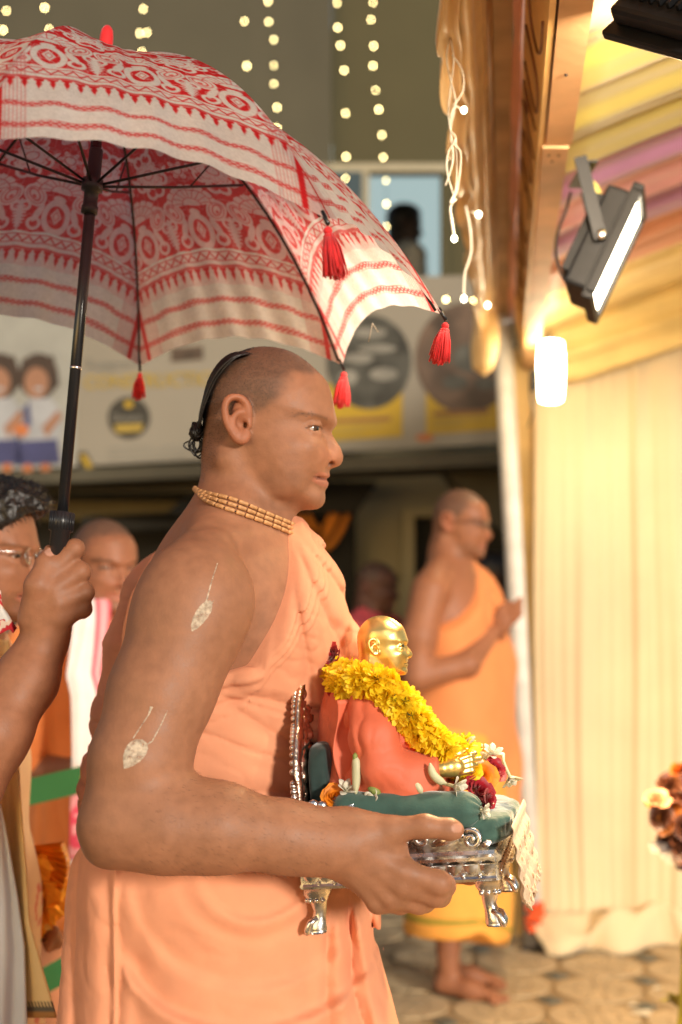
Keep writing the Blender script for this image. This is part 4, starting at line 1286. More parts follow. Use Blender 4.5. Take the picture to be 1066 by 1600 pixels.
    near = (co[:, 2] > 1.38)
    bvh = BVHTree.FromObject(body, dg) if False else BVHTree.FromPolygons([tuple(q) for q in co.tolist()], [tuple(p.vertices) for p in body.data.polygons])
    thread = MB()
    # strand heights as seen: back (308,768) ... front (437,820)
    for s_ in range(3):
        path = []
        for k in range(0, 97):
            a = 2 * math.pi * k / 96
            dx, dy = math.cos(a), math.sin(a)
            # height falls from the nape to the throat; the strands part at the front
            fr = (dx + 1) / 2
            pyl = 768 + 52 * fr ** 1.0 + (s_ - 1) * (8.0 * min(1, max(0, (fr - .12) * 2.6)) * (1 if fr < .97 else .7) + 1.2)
            zc = CAM_Z + (914 - pyl) / F_PX * 2.02
            o_ = Vector((ctr[0] - .012 + .012 * fr, ctr[1], zc)); far = o_ + Vector((dx, dy, -.12 * dx)) * .2
            hit = bvh.ray_cast(far, (o_ - far).normalized())
            if hit[0] is None: continue
            path.append(hit[0] + hit[1] * .0034)
        path.append(path[0])
        thread.tube(path, .0007, 4)
        # walk along the path and set a bead every 15 mm
        P = np.array([tuple(q) for q in path]); L_ = np.concatenate([[0], np.cumsum(np.linalg.norm(np.diff(P, axis=0), axis=1))])
        t = rs.uniform(0, .01)
        while t < L_[-1] - .01:
            ln = rs.uniform(.0130, .0165)
            a_ = np.array([np.interp(t, L_, P[:, i]) for i in range(3)]); b_ = np.array([np.interp(t + ln * .8, L_, P[:, i]) for i in range(3)])
            if me is None:
                ob = bead.build('bead', MATS['wood_bead'], None, True); me = ob.data
            else:
                ob = bpy.data.objects.new('bead', me); COL.objects.link(ob)
            dr = Vector(b_ - a_); 
            ob.parent = nb
            ob.matrix_parent_inverse = parent_world(nb).inverted()
            ob.location = (a_ + b_) / 2
            ob.rotation_euler = dr.to_track_quat('Z', 'X').to_euler()
            ob.scale = (1, 1, ln / .0150)
            t += ln + .0006
    thread.build('thread', MATS['black_thread'], nb, True)
    # clay marks on the arm, laid on the skin
    def laid(name, polys):
        V, Fc = [], []
        for pts, wd in polys:      # strokes as ribbons
            for a_, b_, w0, w1 in zip(pts[:-1], pts[1:], wd[:-1], wd[1:]):
                n = max(2, int(math.hypot(b_[0] - a_[0], b_[1] - a_[1]) / 2))
                for i in range(n + 1):
                    t = i / n; x = a_[0] + (b_[0] - a_[0]) * t; y = a_[1] + (b_[1] - a_[1]) * t; w_ = (w0 + (w1 - w0) * t) * (1 + .10 * math.sin(x * .5 + y * .3)) + .3 * rs.uniform(-1, 1)
                    ea, eb = (pts[0], pts[-1]) if max(wd) > 5 else (a_, b_); L = math.hypot(eb[0] - ea[0], eb[1] - ea[1]); nx, ny = -(eb[1] - ea[1]) / L, (eb[0] - ea[0]) / L
                    row = []
                    for u in np.linspace(-1, 1, 7):
                        q = Vector(W(x + nx * w_ * u, y + ny * w_ * u, 1.0)); o_ = Vector((0, 0, CAM_Z))
                        h = bvh.ray_cast(o_, (q - o_).normalized())
                        if h[0] is None: row = None; break
                        row.append(len(V)); V.append(h[0] + h[1] * (.00025 + .0004 * (1 - u * u) * (.6 + .4 * rs.random())))
                    if row is None: prev = None; continue
                    if i > 0 and prev is not None:
                        for j in range(6): Fc.append((prev[j], prev[j + 1], row[j + 1], row[j]))
                    prev = row
        m = MB(); m.v = [tuple(q) for q in V]; m.f = Fc
        return m.build(name, MATS['clay'], root, True)
    laid('clay_mark', [([(340, 880), (331, 908), (321, 945), (317, 952)], [.6, 1.0, 1.2, 1.5]),
                       ([(329, 938), (326, 944), (321, 952), (315, 961), (309, 970), (304, 979), (300, 986)], [2, 7, 10, 10.5, 9.5, 6, .8]), ([(334, 938), (328, 948)], [.8, 1.6])])
    laid('clay_mark', [([(237, 1104), (233, 1116), (221, 1134), (208, 1154)], [2.4, 1.2, .8, 1.2]),
                       ([(262, 1110), (252, 1132), (238, 1158), (226, 1166)], [.5, .9, .8, 1.2]),
                       ([(212, 1160), (220, 1164)], [3, 3]),
                       ([(226, 1158), (222, 1162), (217, 1168), (212, 1174), (207, 1181), (202, 1188), (198, 1195), (194, 1201)], [4, 11, 15, 16.5, 16, 13, 7, .8])])
monk_details(monk)
# ---------------------------------------------------------------- the red and white umbrella
def two_side(name, transl=.30):
    """woven cotton: outer face uses colour Col, inner face Col2"""
    m = bpy.data.materials.new(name); m.use_nodes = True
    nt = m.node_tree; N = nt.nodes; L = nt.links; b = N["Principled BSDF"]; out = N["Material Output"]
    a = N.new('ShaderNodeVertexColor'); a.layer_name = 'Col'
    c = N.new('ShaderNodeVertexColor'); c.layer_name = 'Col2'
    g = N.new('ShaderNodeNewGeometry')
    mx = N.new('ShaderNodeMix'); mx.data_type = 'RGBA'
    L.new(g.outputs['Backfacing'], mx.inputs[0]); L.new(a.outputs[0], mx.inputs[6]); L.new(c.outputs[0], mx.inputs[7])
    tc = N.new('ShaderNodeTexCoord'); no = N.new('ShaderNodeTexNoise'); no.inputs['Scale'].default_value = 7; no.inputs['Detail'].default_value = 4
    L.new(tc.outputs['Object'], no.inputs['Vector'])
    mr = N.new('ShaderNodeMapRange'); mr.inputs[1].default_value = .3; mr.inputs[2].default_value = .7; mr.inputs[3].default_value = .88; mr.inputs[4].default_value = 1.06
    L.new(no.outputs[0], mr.inputs[0])
    m2 = N.new('ShaderNodeMix'); m2.data_type = 'RGBA'; m2.blend_type = 'MULTIPLY'; m2.inputs[0].default_value = 1
    L.new(mx.outputs[2], m2.inputs[6]); L.new(mr.outputs[0], m2.inputs[7])
    L.new(m2.outputs[2], b.inputs['Base Color']); b.inputs['Roughness'].default_value = .85; b.inputs['Specular IOR Level'].default_value = .2
    n2 = N.new('ShaderNodeTexNoise'); n2.inputs['Scale'].default_value = 500
    L.new(tc.outputs['Object'], n2.inputs['Vector'])
    bp = N.new('ShaderNodeBump'); bp.inputs['Strength'].default_value = .25; bp.inputs['Distance'].default_value = .001
    L.new(n2.outputs[0], bp.inputs['Height']); L.new(bp.outputs[0], b.inputs['Normal'])
    t = N.new('ShaderNodeBsdfTranslucent'); L.new(m2.outputs[2], t.inputs['Color'])
    ms = N.new('ShaderNodeMixShader'); ms.inputs[0].default_value = transl
    L.new(b.outputs[0], ms.inputs[1]); L.new(t.outputs[0], ms.inputs[2]); L.new(ms.outputs[0], out.inputs['Surface'])
    MATS[name] = m
two_side('gamosa', .66)
mat('tassel_red', (.72, .018, .022), rough=.75, var=.2, vscale=60, sheen=.3)
mat('rib_black', (.012, .011, .012), rough=.35, var=0)
mat('pole_black', (.012, .012, .014), rough=.22, var=.1, spec=.6)
mat('plastic_black', (.016, .016, .018), rough=.35, var=.1)
mat('handle_cloth', (.72, .55, .42), rough=.8, var=.05)

UC = np.array([-.37775, 2.0460, 1.82576]); UA, UB = .09856, .07394
UAx = np.array([math.sin(UA), math.sin(UB), 0]); UAx[2] = math.sqrt(1 - UAx[0] ** 2 - UAx[1] ** 2)
UU = np.cross([0, 1, 0], UAx); UU /= np.linalg.norm(UU); UV = np.cross(UAx, UU)
UR, UH, UPH = .5253, .3260, -.03495
umb = empty('umbrella', W(92, 880, 2.02), 'open red and white woven cotton umbrella with red tassels held over the man', 'umbrella')
UM = Matrix((UU, UV, UAx)).transposed().to_4x4(); UM.translation = UC
def UP(r, a, h): return UC + r * (math.cos(a) * UU + math.sin(a) * UV) + h * UAx
TH = .76
PA = UC + UAx * UH; PB = W(98, 800, (UC - UAx * .3327)[1])      # the pole, from crown to collar
def axp(h): return PA + (PB - PA) * (UH - h) / (UH + .3327)
def pp(r, a, h): return axp(h) + r * (math.cos(a) * UU + math.sin(a) * UV)
def rib_rh(s): return UR * math.sin(s * TH) / math.sin(TH), UH * (math.cos(s * TH) - math.cos(TH)) / (1 - math.cos(TH))
RL = sum(math.hypot(rib_rh((i + 1) / 60)[0] - rib_rh(i / 60)[0], rib_rh((i + 1) / 60)[1] - rib_rh(i / 60)[1]) for i in range(60))
def panel():
    nt_, ns = 230, 330
    t = np.linspace(-1, 1, nt_ + 1)[None, :]; s_ = np.linspace(.0, 1, ns + 1)[:, None]
    hem = 1 - .072 * (1 - t ** 2)
    S = s_ * hem
    r = UR * np.sin(S * TH) / math.sin(TH); h = UH * (np.cos(S * TH) - math.cos(TH)) / (1 - math.cos(TH))
    ha = math.pi / 8
    x = r * math.cos(ha) + 0 * t; y = r * math.sin(ha) * t
    # stretched cloth dips a little between the ribs, with slack ripples near the seams
    dip = -.012 * (1 - t ** 2) * np.sin(np.pi * np.clip(s_, 0, 1)) - .0022 * np.sin(t * 19 + s_ * 5) * s_ * (1 - t ** 2)
    nx, nz = np.sin(S * TH) * .9, np.cos(S * TH)
    X = x + dip * nx; Z = h + dip * nz
    V = np.stack([X, y + 0 * X, Z], -1).reshape(-1, 3)
    v = ((1 - s_) * RL * hem).repeat(1, 1); v = np.broadcast_to(v, X.shape); u = np.broadcast_to(y, X.shape)
    # -- woven pattern, red amount 0..1
    n1 = vnoise(np.stack([u * 900, v * 900, 0 * u], -1).astype(np.float32)); n2 = vnoise(np.stack([u * 260, v * 260, 0 * u + 3], -1).astype(np.float32))
    def band(a, b, e=.0007): return np.clip((v - a) / e + .5, 0, 1) * np.clip((b - v) / e + .5, 0, 1)
    def soft(d, e=.0010): return np.clip(.5 - d / e, 0, 1)       # inside of a signed distance
    def cell(w, off=0.0): return (u + off + w / 2 + 40 * w) % w - w / 2
    red = np.zeros_like(u)
    for a, b in ((.020, .032), (.060, .072)):
        mid = (a + b) / 2; q = np.abs(v - mid); c = cell(.020); zig = np.abs(((u / .010) % 2) - 1)
        chain = soft(np.abs(v - mid - (zig - .5) * .006) - .0017) + soft(np.abs(v - mid + (zig - .5) * .006) - .0017)
        edge = soft(q - (b - a) / 2) * (1 - soft(q - (b - a) / 2 + .0013))
        red = np.maximum(red, np.clip(np.maximum(edge, chain) * soft(q - (b - a) / 2), 0, 1) * .95)
    # teeth row
    c = np.abs(cell(.0165)); tw = .0068 * np.clip((v - .098) / .026, 0, 1) * (1 - .35 * (np.sin((v - .098) * 420) > .5))
    red = np.maximum(red, soft(c - tw) * band(.098, .124))
    red = np.maximum(red, band(.124, .130) * .85)
    # chevrons between two pale lines
    zz = np.abs(((u / .009) % 2) - 1)
    red = np.maximum(red, soft(np.abs(v - .146 - (zz - .5) * .011) - .0024) * band(.138, .154))
    red = np.maximum(red, band(.1375, .1395)); red = np.maximum(red, band(.1530, .1550))
    # main field: pale motifs reserved on red
    fv = v - .160; w = .118; c = cell(w); ca = np.abs(c)
    lit = np.zeros_like(u); ink = np.zeros_like(u)
    def E(x0, y0, rx, ry, rot=0.0, m=ca):
        dx, dy = m - x0, fv - y0; cr, sr = math.cos(rot), math.sin(rot)
        dx, dy = dx * cr + dy * sr, -dx * sr + dy * cr
        return (np.sqrt((dx / rx) ** 2 + (dy / ry) ** 2) - 1) * min(rx, ry)
    # lyre and diamond
    d = np.abs(E(0, .034, .019, .030)) - .0042; lit = np.maximum(lit, soft(d))
    lit = np.maximum(lit, soft((ca / .009 + np.abs(fv - .036) / .017 - 1) * .006)); ink = np.maximum(ink, soft(np.abs((ca / .009 + np.abs(fv - .036) / .017 - .55) * .006) - .0007))
    lit = np.maximum(lit, soft(E(0, .072, .010, .007)))
    # feather leaf between lyres
    lw = .0105 * (1 - ((fv - .034) / .034) ** 2) * (.75 + .35 * np.sin(fv * 900)); lit = np.maximum(lit, soft((w / 2 - ca) - lw) * (np.abs(fv - .034) < .034))
    # curls beside the lyre
    lit = np.maximum(lit, soft(np.abs(E(.034, .018, .0095, .0105)) - .0026)); lit = np.maximum(lit, soft(E(.030, .040, .0055, .020, .35)))
    # paisleys
    d = E(.040, .076, .0165, .0245, -.5); lit = np.maximum(lit, soft(d)); ink = np.maximum(ink, soft(np.abs(d + .0042) - .0008)); 
    ink = np.maximum(ink, soft(np.abs(E(.041, .077, .0070, .013, -.5)) - .0012)); ink = np.maximum(ink, soft(E(.041, .073, .0030, .0048, -.5)))
    lit = np.maximum(lit, soft(np.abs(E(.052, .052, .007, .009)) - .0024))
    # lotus fan
    rr = np.sqrt(c ** 2 + ((fv - .086) * 1.15) ** 2); an = np.arctan2(fv - .086, c)
    fan = (fv > .086) & (rr < .047 + .0025 * np.abs(np.sin(an * 8))); lit = np.maximum(lit, fan * 1.0)
    ink = np.maximum(ink, fan * (soft(np.abs(rr - .037) - .0011) + soft(np.abs(rr - .017) - .0010) + (rr > .018) * (rr < .036) * soft(np.abs((an / (math.pi / 9)) % 1 - .5) * rr * .35 - .0009) + (rr > .038) * soft(np.abs(np.sin(an * 8)) * .006 - .0012)))
    # flowers and scrolls higher up
    cw = cell(w, w / 2)
    for yy, r0 in ((.165, .030), (.285, .034)):
        r2 = np.sqrt(cw ** 2 + (fv - yy) ** 2); a2 = np.arctan2(fv - yy, cw)
        pe = r2 - r0 * (.70 + .30 * np.abs(np.cos(a2 * 4))); lit = np.maximum(lit, soft(pe)); ink = np.maximum(ink, soft(pe) * (soft(np.abs(r2 - .010) - .0012) + soft(np.abs(pe + .004) - .0008) + (r2 > .011) * soft(np.abs(np.sin(a2 * 4)) * r2 - .0009)))
    for yy, r0 in ((.160, .020), (.225, .036), (.335, .030)):
        r2 = np.sqrt(c ** 2 + (fv - yy) ** 2); a2 = np.arctan2(fv - yy, c)
        pe = r2 - r0 * (.78 + .22 * np.cos(a2 * 6)); lit = np.maximum(lit, soft(pe)); ink = np.maximum(ink, soft(pe) * (soft(np.abs(r2 - r0 * .45) - .0012) + soft(np.abs(pe + .004) - .0008)))
    for yy, xo in ((.128, .052), (.150, .036), (.198, .050), (.252, .052), (.262, .022), (.312, .046)):
        lit = np.maximum(lit, soft(np.abs(E(xo, yy, .010, .012)) - .0026)); lit = np.maximum(lit, soft(E(xo - .010, yy + .014, .004, .012, .7)))
    vein = vnoise(np.stack([u * 120, v * 120, 0 * u + 9], -1).astype(np.float32))
    field = np.clip((fv + .0005) / .0008, 0, 1)
    fr = 1 - np.clip(lit, 0, 1) * (1 - np.clip(ink, 0, 1) * .85)
    # faint thread flecks on the plain red ground
    fr = np.where(lit < .3, fr - .30 * soft(np.abs(vein) - .10, .1) * 1.0, fr)
    red = np.where(field > .5, np.clip(fr, 0, 1), red)
    # lengthwise check border
    au = np.abs(u)
    chk = np.zeros_like(u)
    chk = np.maximum(chk, soft(np.abs(au - .178) - .0045)); 
    for k in range(6): chk = np.maximum(chk, .55 * soft(np.abs(au - (.148 + k * .0045)) - .0009))
    chk = np.maximum(chk, (au > .183) * .30)
    lines = np.clip(chk, 0, 1) * np.clip((.46 - v) / .06, 0, 1)
    inb = (au > .146)
    red_o = np.where(inb, np.maximum(red * np.where(field > .5, .75, 1), lines), red)
    red_i = red_o
    grain = .92 + .10 * n1 + .05 * n2
    dirt = 1 - .12 * np.clip(vnoise(np.stack([u * 11, v * 11, 0 * u + 5], -1).astype(np.float32)), 0, 1)
    W0 = np.array([.94, .91, .88]); R0 = np.array([.80, .028, .034]); Pk = np.array([.95, .66, .66]); Ri = np.array([.80, .105, .115])
    f3 = field[..., None]
    co = (W0 * (1 - red_o[..., None]) + R0 * red_o[..., None])
    wi = W0 * (1 - f3) + Pk * f3
    tb = band(.094, .157)[..., None]; wi = wi * (1 - .6 * tb) + Pk * .6 * tb
    ci = wi * np.array([1.0, .99, 1.02]) * (1 - red_i[..., None]) + Ri * red_i[..., None]
    co = co * (grain * dirt)[..., None]; ci = ci * (grain * dirt)[..., None]
    n = (ns + 1) * (nt_ + 1)
    idx = np.arange(n).reshape(ns + 1, nt_ + 1)
    F = np.stack([idx[:-1, :-1], idx[1:, :-1], idx[1:, 1:], idx[:-1, 1:]], -1).reshape(-1, 4)
    return V, F, co.reshape(-1, 3), ci.reshape(-1, 3)
V, Fq, c1, c2 = panel()
o = mesh_np('canopy_panel', V, Fq, MATS['gamosa'], None, True, c1)
a2 = o.data.color_attributes.new('Col2', 'FLOAT_COLOR', 'POINT')
cc = np.ones((len(V), 4), dtype=np.float32); cc[:, :3] = c2; a2.data.foreach_set('color', cc.ravel())
pan_me = o.data
def upar(ob):
    ob.parent = umb; ob.matrix_parent_inverse = parent_world(umb).inverted()
    return ob
def ubuild(mb, name, m, smooth=True): return upar(mb.build(name, MATS[m], None, smooth))
rsu = random.Random(21)
# one tassel
tm = MB()
tm.ball((0, 0, -.004), .0055, 6); tm.lathe((0, 0, 0), [(.0062, -.0085), (.0070, -.0105), (.0062, -.0125)], 10)
for i in range(110):
    a = rsu.uniform(0, 6.283); q = math.sqrt(rsu.random()); r0 = .0052 * q; r1 = .0150 * q + rsu.uniform(-.0015, .0015); L_ = .052 + rsu.uniform(-.006, .004) - .006 * q
    pts = [(r0 * math.cos(a), r0 * math.sin(a), -.008), ((r0 + (r1 - r0) * .65) * math.cos(a), (r0 + (r1 - r0) * .65) * math.sin(a), -.008 - L_ * .42),
           (r1 * math.cos(a) + rsu.uniform(-.002, .002), r1 * math.sin(a) + rsu.uniform(-.002, .002), -.008 - L_)]
    tm.tube(pts, [.0010, .0011, .0009], 4)
tas_me = None
for i in range(8):
    a = UPH + i * math.pi / 4
    if i == 0: po = o
    else: po = bpy.data.objects.new('canopy_panel', pan_me); COL.objects.link(po)
    upar(po); po.matrix_basis = UM @ Matrix.Rotation(a + math.pi / 8, 4, 'Z')
    # rib under the seam
    pts = []
    for s_ in np.linspace(.02, .985, 16):
        r_, h_ = rib_rh(s_); pts.append(UP(r_ - .006 * math.sin(s_ * TH), a, h_ - .006 * math.cos(s_ * TH)))
    ubuild(MB().tube(pts, .0022, 6), 'rib', 'rib_black')
    r_, h_ = rib_rh(.50); r2, h2 = rib_rh(.40)
    st = MB().tube([pp(.013, a, UH - .180), UP((r_ + .013) / 2, a, (UH - .180 + h_) / 2 - .006), UP(r_ - .007, a, h_ - .009)], .0021, 6)
    st.tube([UP(r_ * .62, a, (UH - .180) * .38 + h_ * .62 - .008), UP(r2 - .006, a, h2 - .008)], .0014, 5)
    ubuild(st, 'stretcher', 'rib_black')
    r_, h_ = rib_rh(1.0); tip = UP(r_, a, h_)
    ubuild(MB().tube([UP(*[(rib_rh(.985)[0]), a, rib_rh(.985)[1]]), UP(r_ + .006, a, h_ - .008)], .0028, 6), 'rib_tip', 'rib_black')
    if tas_me is None:
        to = tm.build('tassel', MATS['tassel_red'], None, True); tas_me = to.data
    else: to = bpy.data.objects.new('tassel', tas_me); COL.objects.link(to)
    upar(to); to.location = UP(r_ + .005, a, h_ - .008) + np.array([0, 0, -.004]); to.rotation_euler = (R(rsu.uniform(-8, 8)), R(rsu.uniform(-12, 6)), rsu.uniform(0, 6))
    if i == 6: to.rotation_euler = (R(-20), R(55), .3)
    to.scale = [(1.0, 1.0, .82, .92, 1, 1, 1, 1.02)[i]] * 3
# finial, pole, runner, collar, handle
ax3 = UM.to_3x3()
ubuild(MB().lathe(axp(UH), [(.0105, -.012), (.0115, .012), (.0105, .026), (.0100, .040), (.0085, .050), (.0045, .056), (.0005, .057)], 14, ax3), 'finial', 'tassel_red')
ubuild(MB().tube([axp(UH - .01), axp(-.337)], .0082, 16), 'pole', 'pole_black')
ubuild(MB().lathe(axp(UH - .180), [(.0085, -.045), (.0120, -.044), (.0120, -.034), (.0105, -.032), (.0105, -.012), (.0155, -.010), (.0155, .006), (.0105, .008), (.0100, .050), (.0085, .052)], 18, ax3), 'runner', 'plastic_black')
ubuild(MB().lathe(axp(-.125), [(.0083, -.002), (.0088, -.001), (.0088, .001), (.0083, .002)], 14, ax3), 'joint_ring', 'steel')
cm = MB().lathe(axp(-.337), [(.0090, -.070), (.0105, -.070), (.0105, -.046), (.0135, -.045), (.0135, -.024), (.0168, -.023), (.0168, .004), (.0090, .005)], 26, ax3)
for k in range(22):
    a = k * 2 * math.pi / 22
    cm.tube([pp(.0170, a, -.337 - .022), pp(.0170, a, -.337 + .003)], .0010, 4)
ubuild(cm, 'collar', 'plastic_black')
# handle wrapped in the same cloth
hv = []
hm = MB().lathe(axp(-.337), [(.0085, -.066), (.0120, -.067), (.0125, -.09), (.0122, -.14), (.0110, -.150), (.002, -.152)], 48, ax3)
nh = len(hm.v)
hmesh = MB().sheet(lambda u, v: pp(.0124, u * 2 * math.pi, -.337 - .066 - .075 * v), 90, 90)
vv = np.array(hmesh.v); q = vnoise(vv, 260.0, 2) + .5 * vnoise(vv, 520.0, 6)
hc = np.where((np.abs(q) < .26)[:, None], np.array([[.62, .03, .04]]), np.array([[.80, .70, .58]])).astype(np.float32)
mat('handle_print', (1, 1, 1), rough=.7, attr='Col', var=.05)
upar(mesh_np('handle_wrap', vv, np.array(hmesh.f), MATS['handle_print'], None, True, hc))
ubuild(hm, 'handle', 'handle_cloth')
ubuild(MB().tube([UP(*[rib_rh(.93)[0], UPH + .52, rib_rh(.93)[1] - .012])] + [WV(582, 505, 2.17), WV(579, 522, 2.17), WV(576, 534, 2.17)], .0008, 4), 'loose_thread', 'wire_white')
# ---------------------------------------------------------------- silver throne
mat('silver', (.74, .72, .70), rough=.27, metal=1, var=.22, vscale=60, bump=.22, bscale=120, rvar=.10)
mat('silver_dark', (.34, .33, .33), rough=.32, metal=1, var=.35, vscale=60, bump=.45, bscale=160, rvar=.1)
mat('silver_robe_reflection', (.60, .45, .36), rough=.26, metal=1, var=.3, vscale=50, bump=.8, bscale=150)  # silver tinted brown, the robe's reflection put into the colour
mat('velvet_green', (.045, .105, .082), rough=.85, var=.18, vscale=40, bump=.25, bscale=300, sheen=.8)
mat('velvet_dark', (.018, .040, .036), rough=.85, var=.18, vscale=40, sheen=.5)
mat('lace', (.66, .49, .33), rough=.55, var=.15, vscale=80, bump=.8, bscale=260, sheen=.2)
mat('gold', (.83, .60, .20), rough=.33, metal=.9, var=.10, vscale=25, bump=.08, bscale=120)
mat('gold_matte', (.74, .54, .20), rough=.42, metal=.75, var=.10, vscale=25)
mat('robe_coral', (.68, .145, .070), rough=.55, var=.05, vscale=20, sheen=.1, bump=.1, bscale=200, weave=.2, wscale=2600)
mat('petal_yellow', (.95, .72, .02), rough=.55, var=.10, vscale=60, transl=.35)
mat('petal_white', (.80, .76, .62), rough=.5, var=.06, vscale=60, transl=.25)
mat('petal_red', (.36, .008, .020), rough=.5, var=.25, vscale=60, transl=.1, sheen=.4)
mat('petal_orange', (.85, .27, .012), rough=.55, var=.25, vscale=70, transl=.2)
mat('stem_green', (.22, .28, .07), rough=.5, var=.2, vscale=40)
mat('bud_cream', (.62, .62, .40), rough=.5, var=.12, vscale=40, transl=.15)
mat('leaf_dark', (.045, .07, .018), rough=.5, var=.2)
mat('paint_black', (.006, .006, .006), rough=.4, var=0)

TY, TP_ = R(-11), R(5.0)
Tu = np.array([math.cos(TY) * math.cos(TP_), math.sin(TY) * math.cos(TP_), math.sin(TP_)])
Tv = np.array([-math.sin(TY), math.cos(TY), 0.0])
Th = np.cross(Tu, Tv)
TO = W(622, 1360, 1.862)
TM = np.stack([Tu, Tv, Th], 1)
TMb = Matrix(TM.tolist())
def T(s, v, h): return TO + s * Tu + v * Tv + h * Th
def TPX(px, py, v):
    """point seen at a photo pixel on the plane v = const of the throne"""
    o = np.array([0, 0, CAM_Z]); r = W(px, py, 1.0) - o
    q = TO + v * Tv
    return o + r * (((q - o) @ Tv) / (r @ Tv))
def TL(p): d = np.asarray(p) - TO; return np.array([d @ Tu, d @ Tv, d @ Th])
VW = .232
thr = empty('throne', T(0, VW / 2, -.07), 'small ornate silver throne with clawed feet and green cushions held at waist height', 'throne')
def tb(mb, name, m, sm=True): return mb.build(name, MATS[m], thr, sm)
def rail(p0, p1, nrm, name):
    """moulded rail with a row of lotus petals on its face"""
    p0 = np.array(p0, float); p1 = np.array(p1, float); d = p1 - p0; L_ = np.linalg.norm(d); d /= L_; n = np.array(nrm, float)
    prof = [(-.010, -.019), (.004, -.019), (.006, -.015), (.0035, -.012), (.0035, .004), (.0055, .006), (.0085, .009), (.0085, .013), (.004, .016), (.002, .021), (-.010, .021)]
    mb = MB(); v = []
    for q in (0, 1):
        for a, h in prof:
            l = TL(p0) + TL(T(0, 0, 0)) * 0
            base = p0 + d * L_ * q
            v.append(base + n * a + Th * h)
    m = len(prof)
    mb.add(v, [(i, (i + 1) % m, (i + 1) % m + m, i + m) for i in range(m)] + [tuple(range(m))[::-1], tuple(range(m, 2 * m))])
    o = tb(mb, name, 'silver', False)
    pt = MB(); k = max(3, int(L_ / .021))
    for i in range(k):
        c = p0 + d * L_ * (i + .5) / k
        w_ = L_ / k * .46
        rows = []
        for t in np.linspace(0, 1, 6):
            ww = w_ * math.sqrt(max(0, 1 - t ** 2.2)); row = []
            for u in np.linspace(-1, 1, 7):
                row.append(c + d * ww * u + n * (.0036 + .0042 * (1 - u * u) * (1 - t * .6)) + Th * (.003 - .0135 * t))
            rows.append(row)
        V_ = [q for r_ in rows for q in r_]
        pt.add(V_, [(i2 * 7 + j, i2 * 7 + j + 1, (i2 + 1) * 7 + j + 1, (i2 + 1) * 7 + j) for i2 in range(5) for j in range(6)])
        if i < k - 1:
            pt.ball(p0 + d * L_ * (i + 1) / k + n * .004 - Th * .0105, .0032, 5)
    p = pt.build('petal_moulding', MATS['silver'], o, True); p['kind'] = 'stuff'
    return o
S0, S1 = -.128, .128
rail(T(S0, 0, 0), T(S1, 0, 0), -Tv, 'side_rail')
rail(T(S1, 0, 0), T(S1, VW, 0), Tu, 'front_rail')
rail(T(S1, VW, 0), T(S0, VW, 0), Tv, 'side_rail')
rail(T(S0, VW, 0), T(S0, 0, 0), -Tu, 'back_rail')
tb(MB().box(T(0, VW / 2, .010), (S1 - S0 - .01, VW - .01, .012), TMb), 'seat_board', 'silver_dark', False)
def leg(s, v):
    mb = MB()
    sx = 1 if s > 0 else -1
    prof = [(0, -.018, .0185), (0.001, -.026, .0180), (.001, -.032, .0145), (.000, -.040, .0110), (-.001, -.050, .0088), (.001, -.058, .0092), (.004, -.066, .0120), (.005, -.074, .0135), (.005, -.079, .0125)]
    n = 14; V_ = []
    for off, h, r_ in prof:
        for k in range(n):
            a = 2 * math.pi * k / n; c_, s_ = math.cos(a), math.sin(a)
            e = 1 / max(abs(c_) ** 4 + abs(s_) ** 4, .2) ** .25 if h > -.034 else 1
            V_.append(T(s + off * sx + r_ * c_ * e, v + r_ * s_ * e * .9, h))
    m = len(prof)
    mb.add(V_, [(i * n + k, i * n + (k + 1) % n, (i + 1) * n + (k + 1) % n, (i + 1) * n + k) for i in range(m - 1) for k in range(n)] + [tuple(range(n)), tuple((m - 1) * n + k for k in range(n))[::-1]])
    o = tb(mb, 'leg', 'silver')
    for j in range(4):
        b = (j - 1.5) * .0068
        tm_ = MB().tube([T(s + .002 * sx, v + b * .7, -.058), T(s + .012 * sx, v + b, -.064), T(s + .0165 * sx, v + b * 1.1, -.074), T(s + .0165 * sx, v + b * 1.1, -.079)], [.0036, .0044, .0044, .0030], 8)
        tm_.build('toe', MATS['silver'], o, True)
    kn = MB()
    for j in range(3):
        kn.ball(T(s + .0135 * sx, v + (j - 1) * .009, -.034), .0036, 5)
    for j in range(3):
        kn.ball(T(s + (j - 1) * .009, v - .0125, -.034), .0036, 5)
    kn.build('beading', MATS['silver'], o, True)
for s in (S0 + .016, S1 - .012):
    for v in (.010, VW - .010): leg(s, v)
def scroll(c_s, c_h, r0, turns, sg, v, w_=.0042, a0=0.0):
    pts = []; rr = []
    n = int(18 * turns)
    for i in range(n + 1):
        t = i / n; a = a0 + sg * turns * 2 * math.pi * t; r_ = r0 * (1 - .86 * t)
        pts.append(T(c_s + r_ * math.cos(a), v - .004 - .005 * t, c_h + r_ * math.sin(a))); rr.append(w_ * (1 - .45 * t))
    return pts, rr
def leafrel(mb, s0, h0, s1, h1, wd, v, bend=0):
    """raised acanthus lobe from one point to another"""
    n = 9; V_ = []
    dx, dy = s1 - s0, h1 - h0; L_ = math.hypot(dx, dy); nx, ny = -dy / L_, dx / L_
    for i in range(n + 1):
        t = i / n; ww = wd * max(0.0, math.sin(math.pi * min(1, t * .92 + .06))) ** .7; bb = bend * math.sin(math.pi * t)
        for u in np.linspace(-1, 1, 7):
            V_.append(T(s0 + dx * t + nx * (ww * u + bb), v - .003 - .008 * (1 - u * u) * math.sin(math.pi * (t * .9 + .05)) - .002 * math.cos(u * 9), h0 + dy * t + ny * (ww * u + bb)))
    mb.add(V_, [(i * 7 + j, i * 7 + j + 1, (i + 1) * 7 + j + 1, (i + 1) * 7 + j) for i in range(n) for j in range(6)])
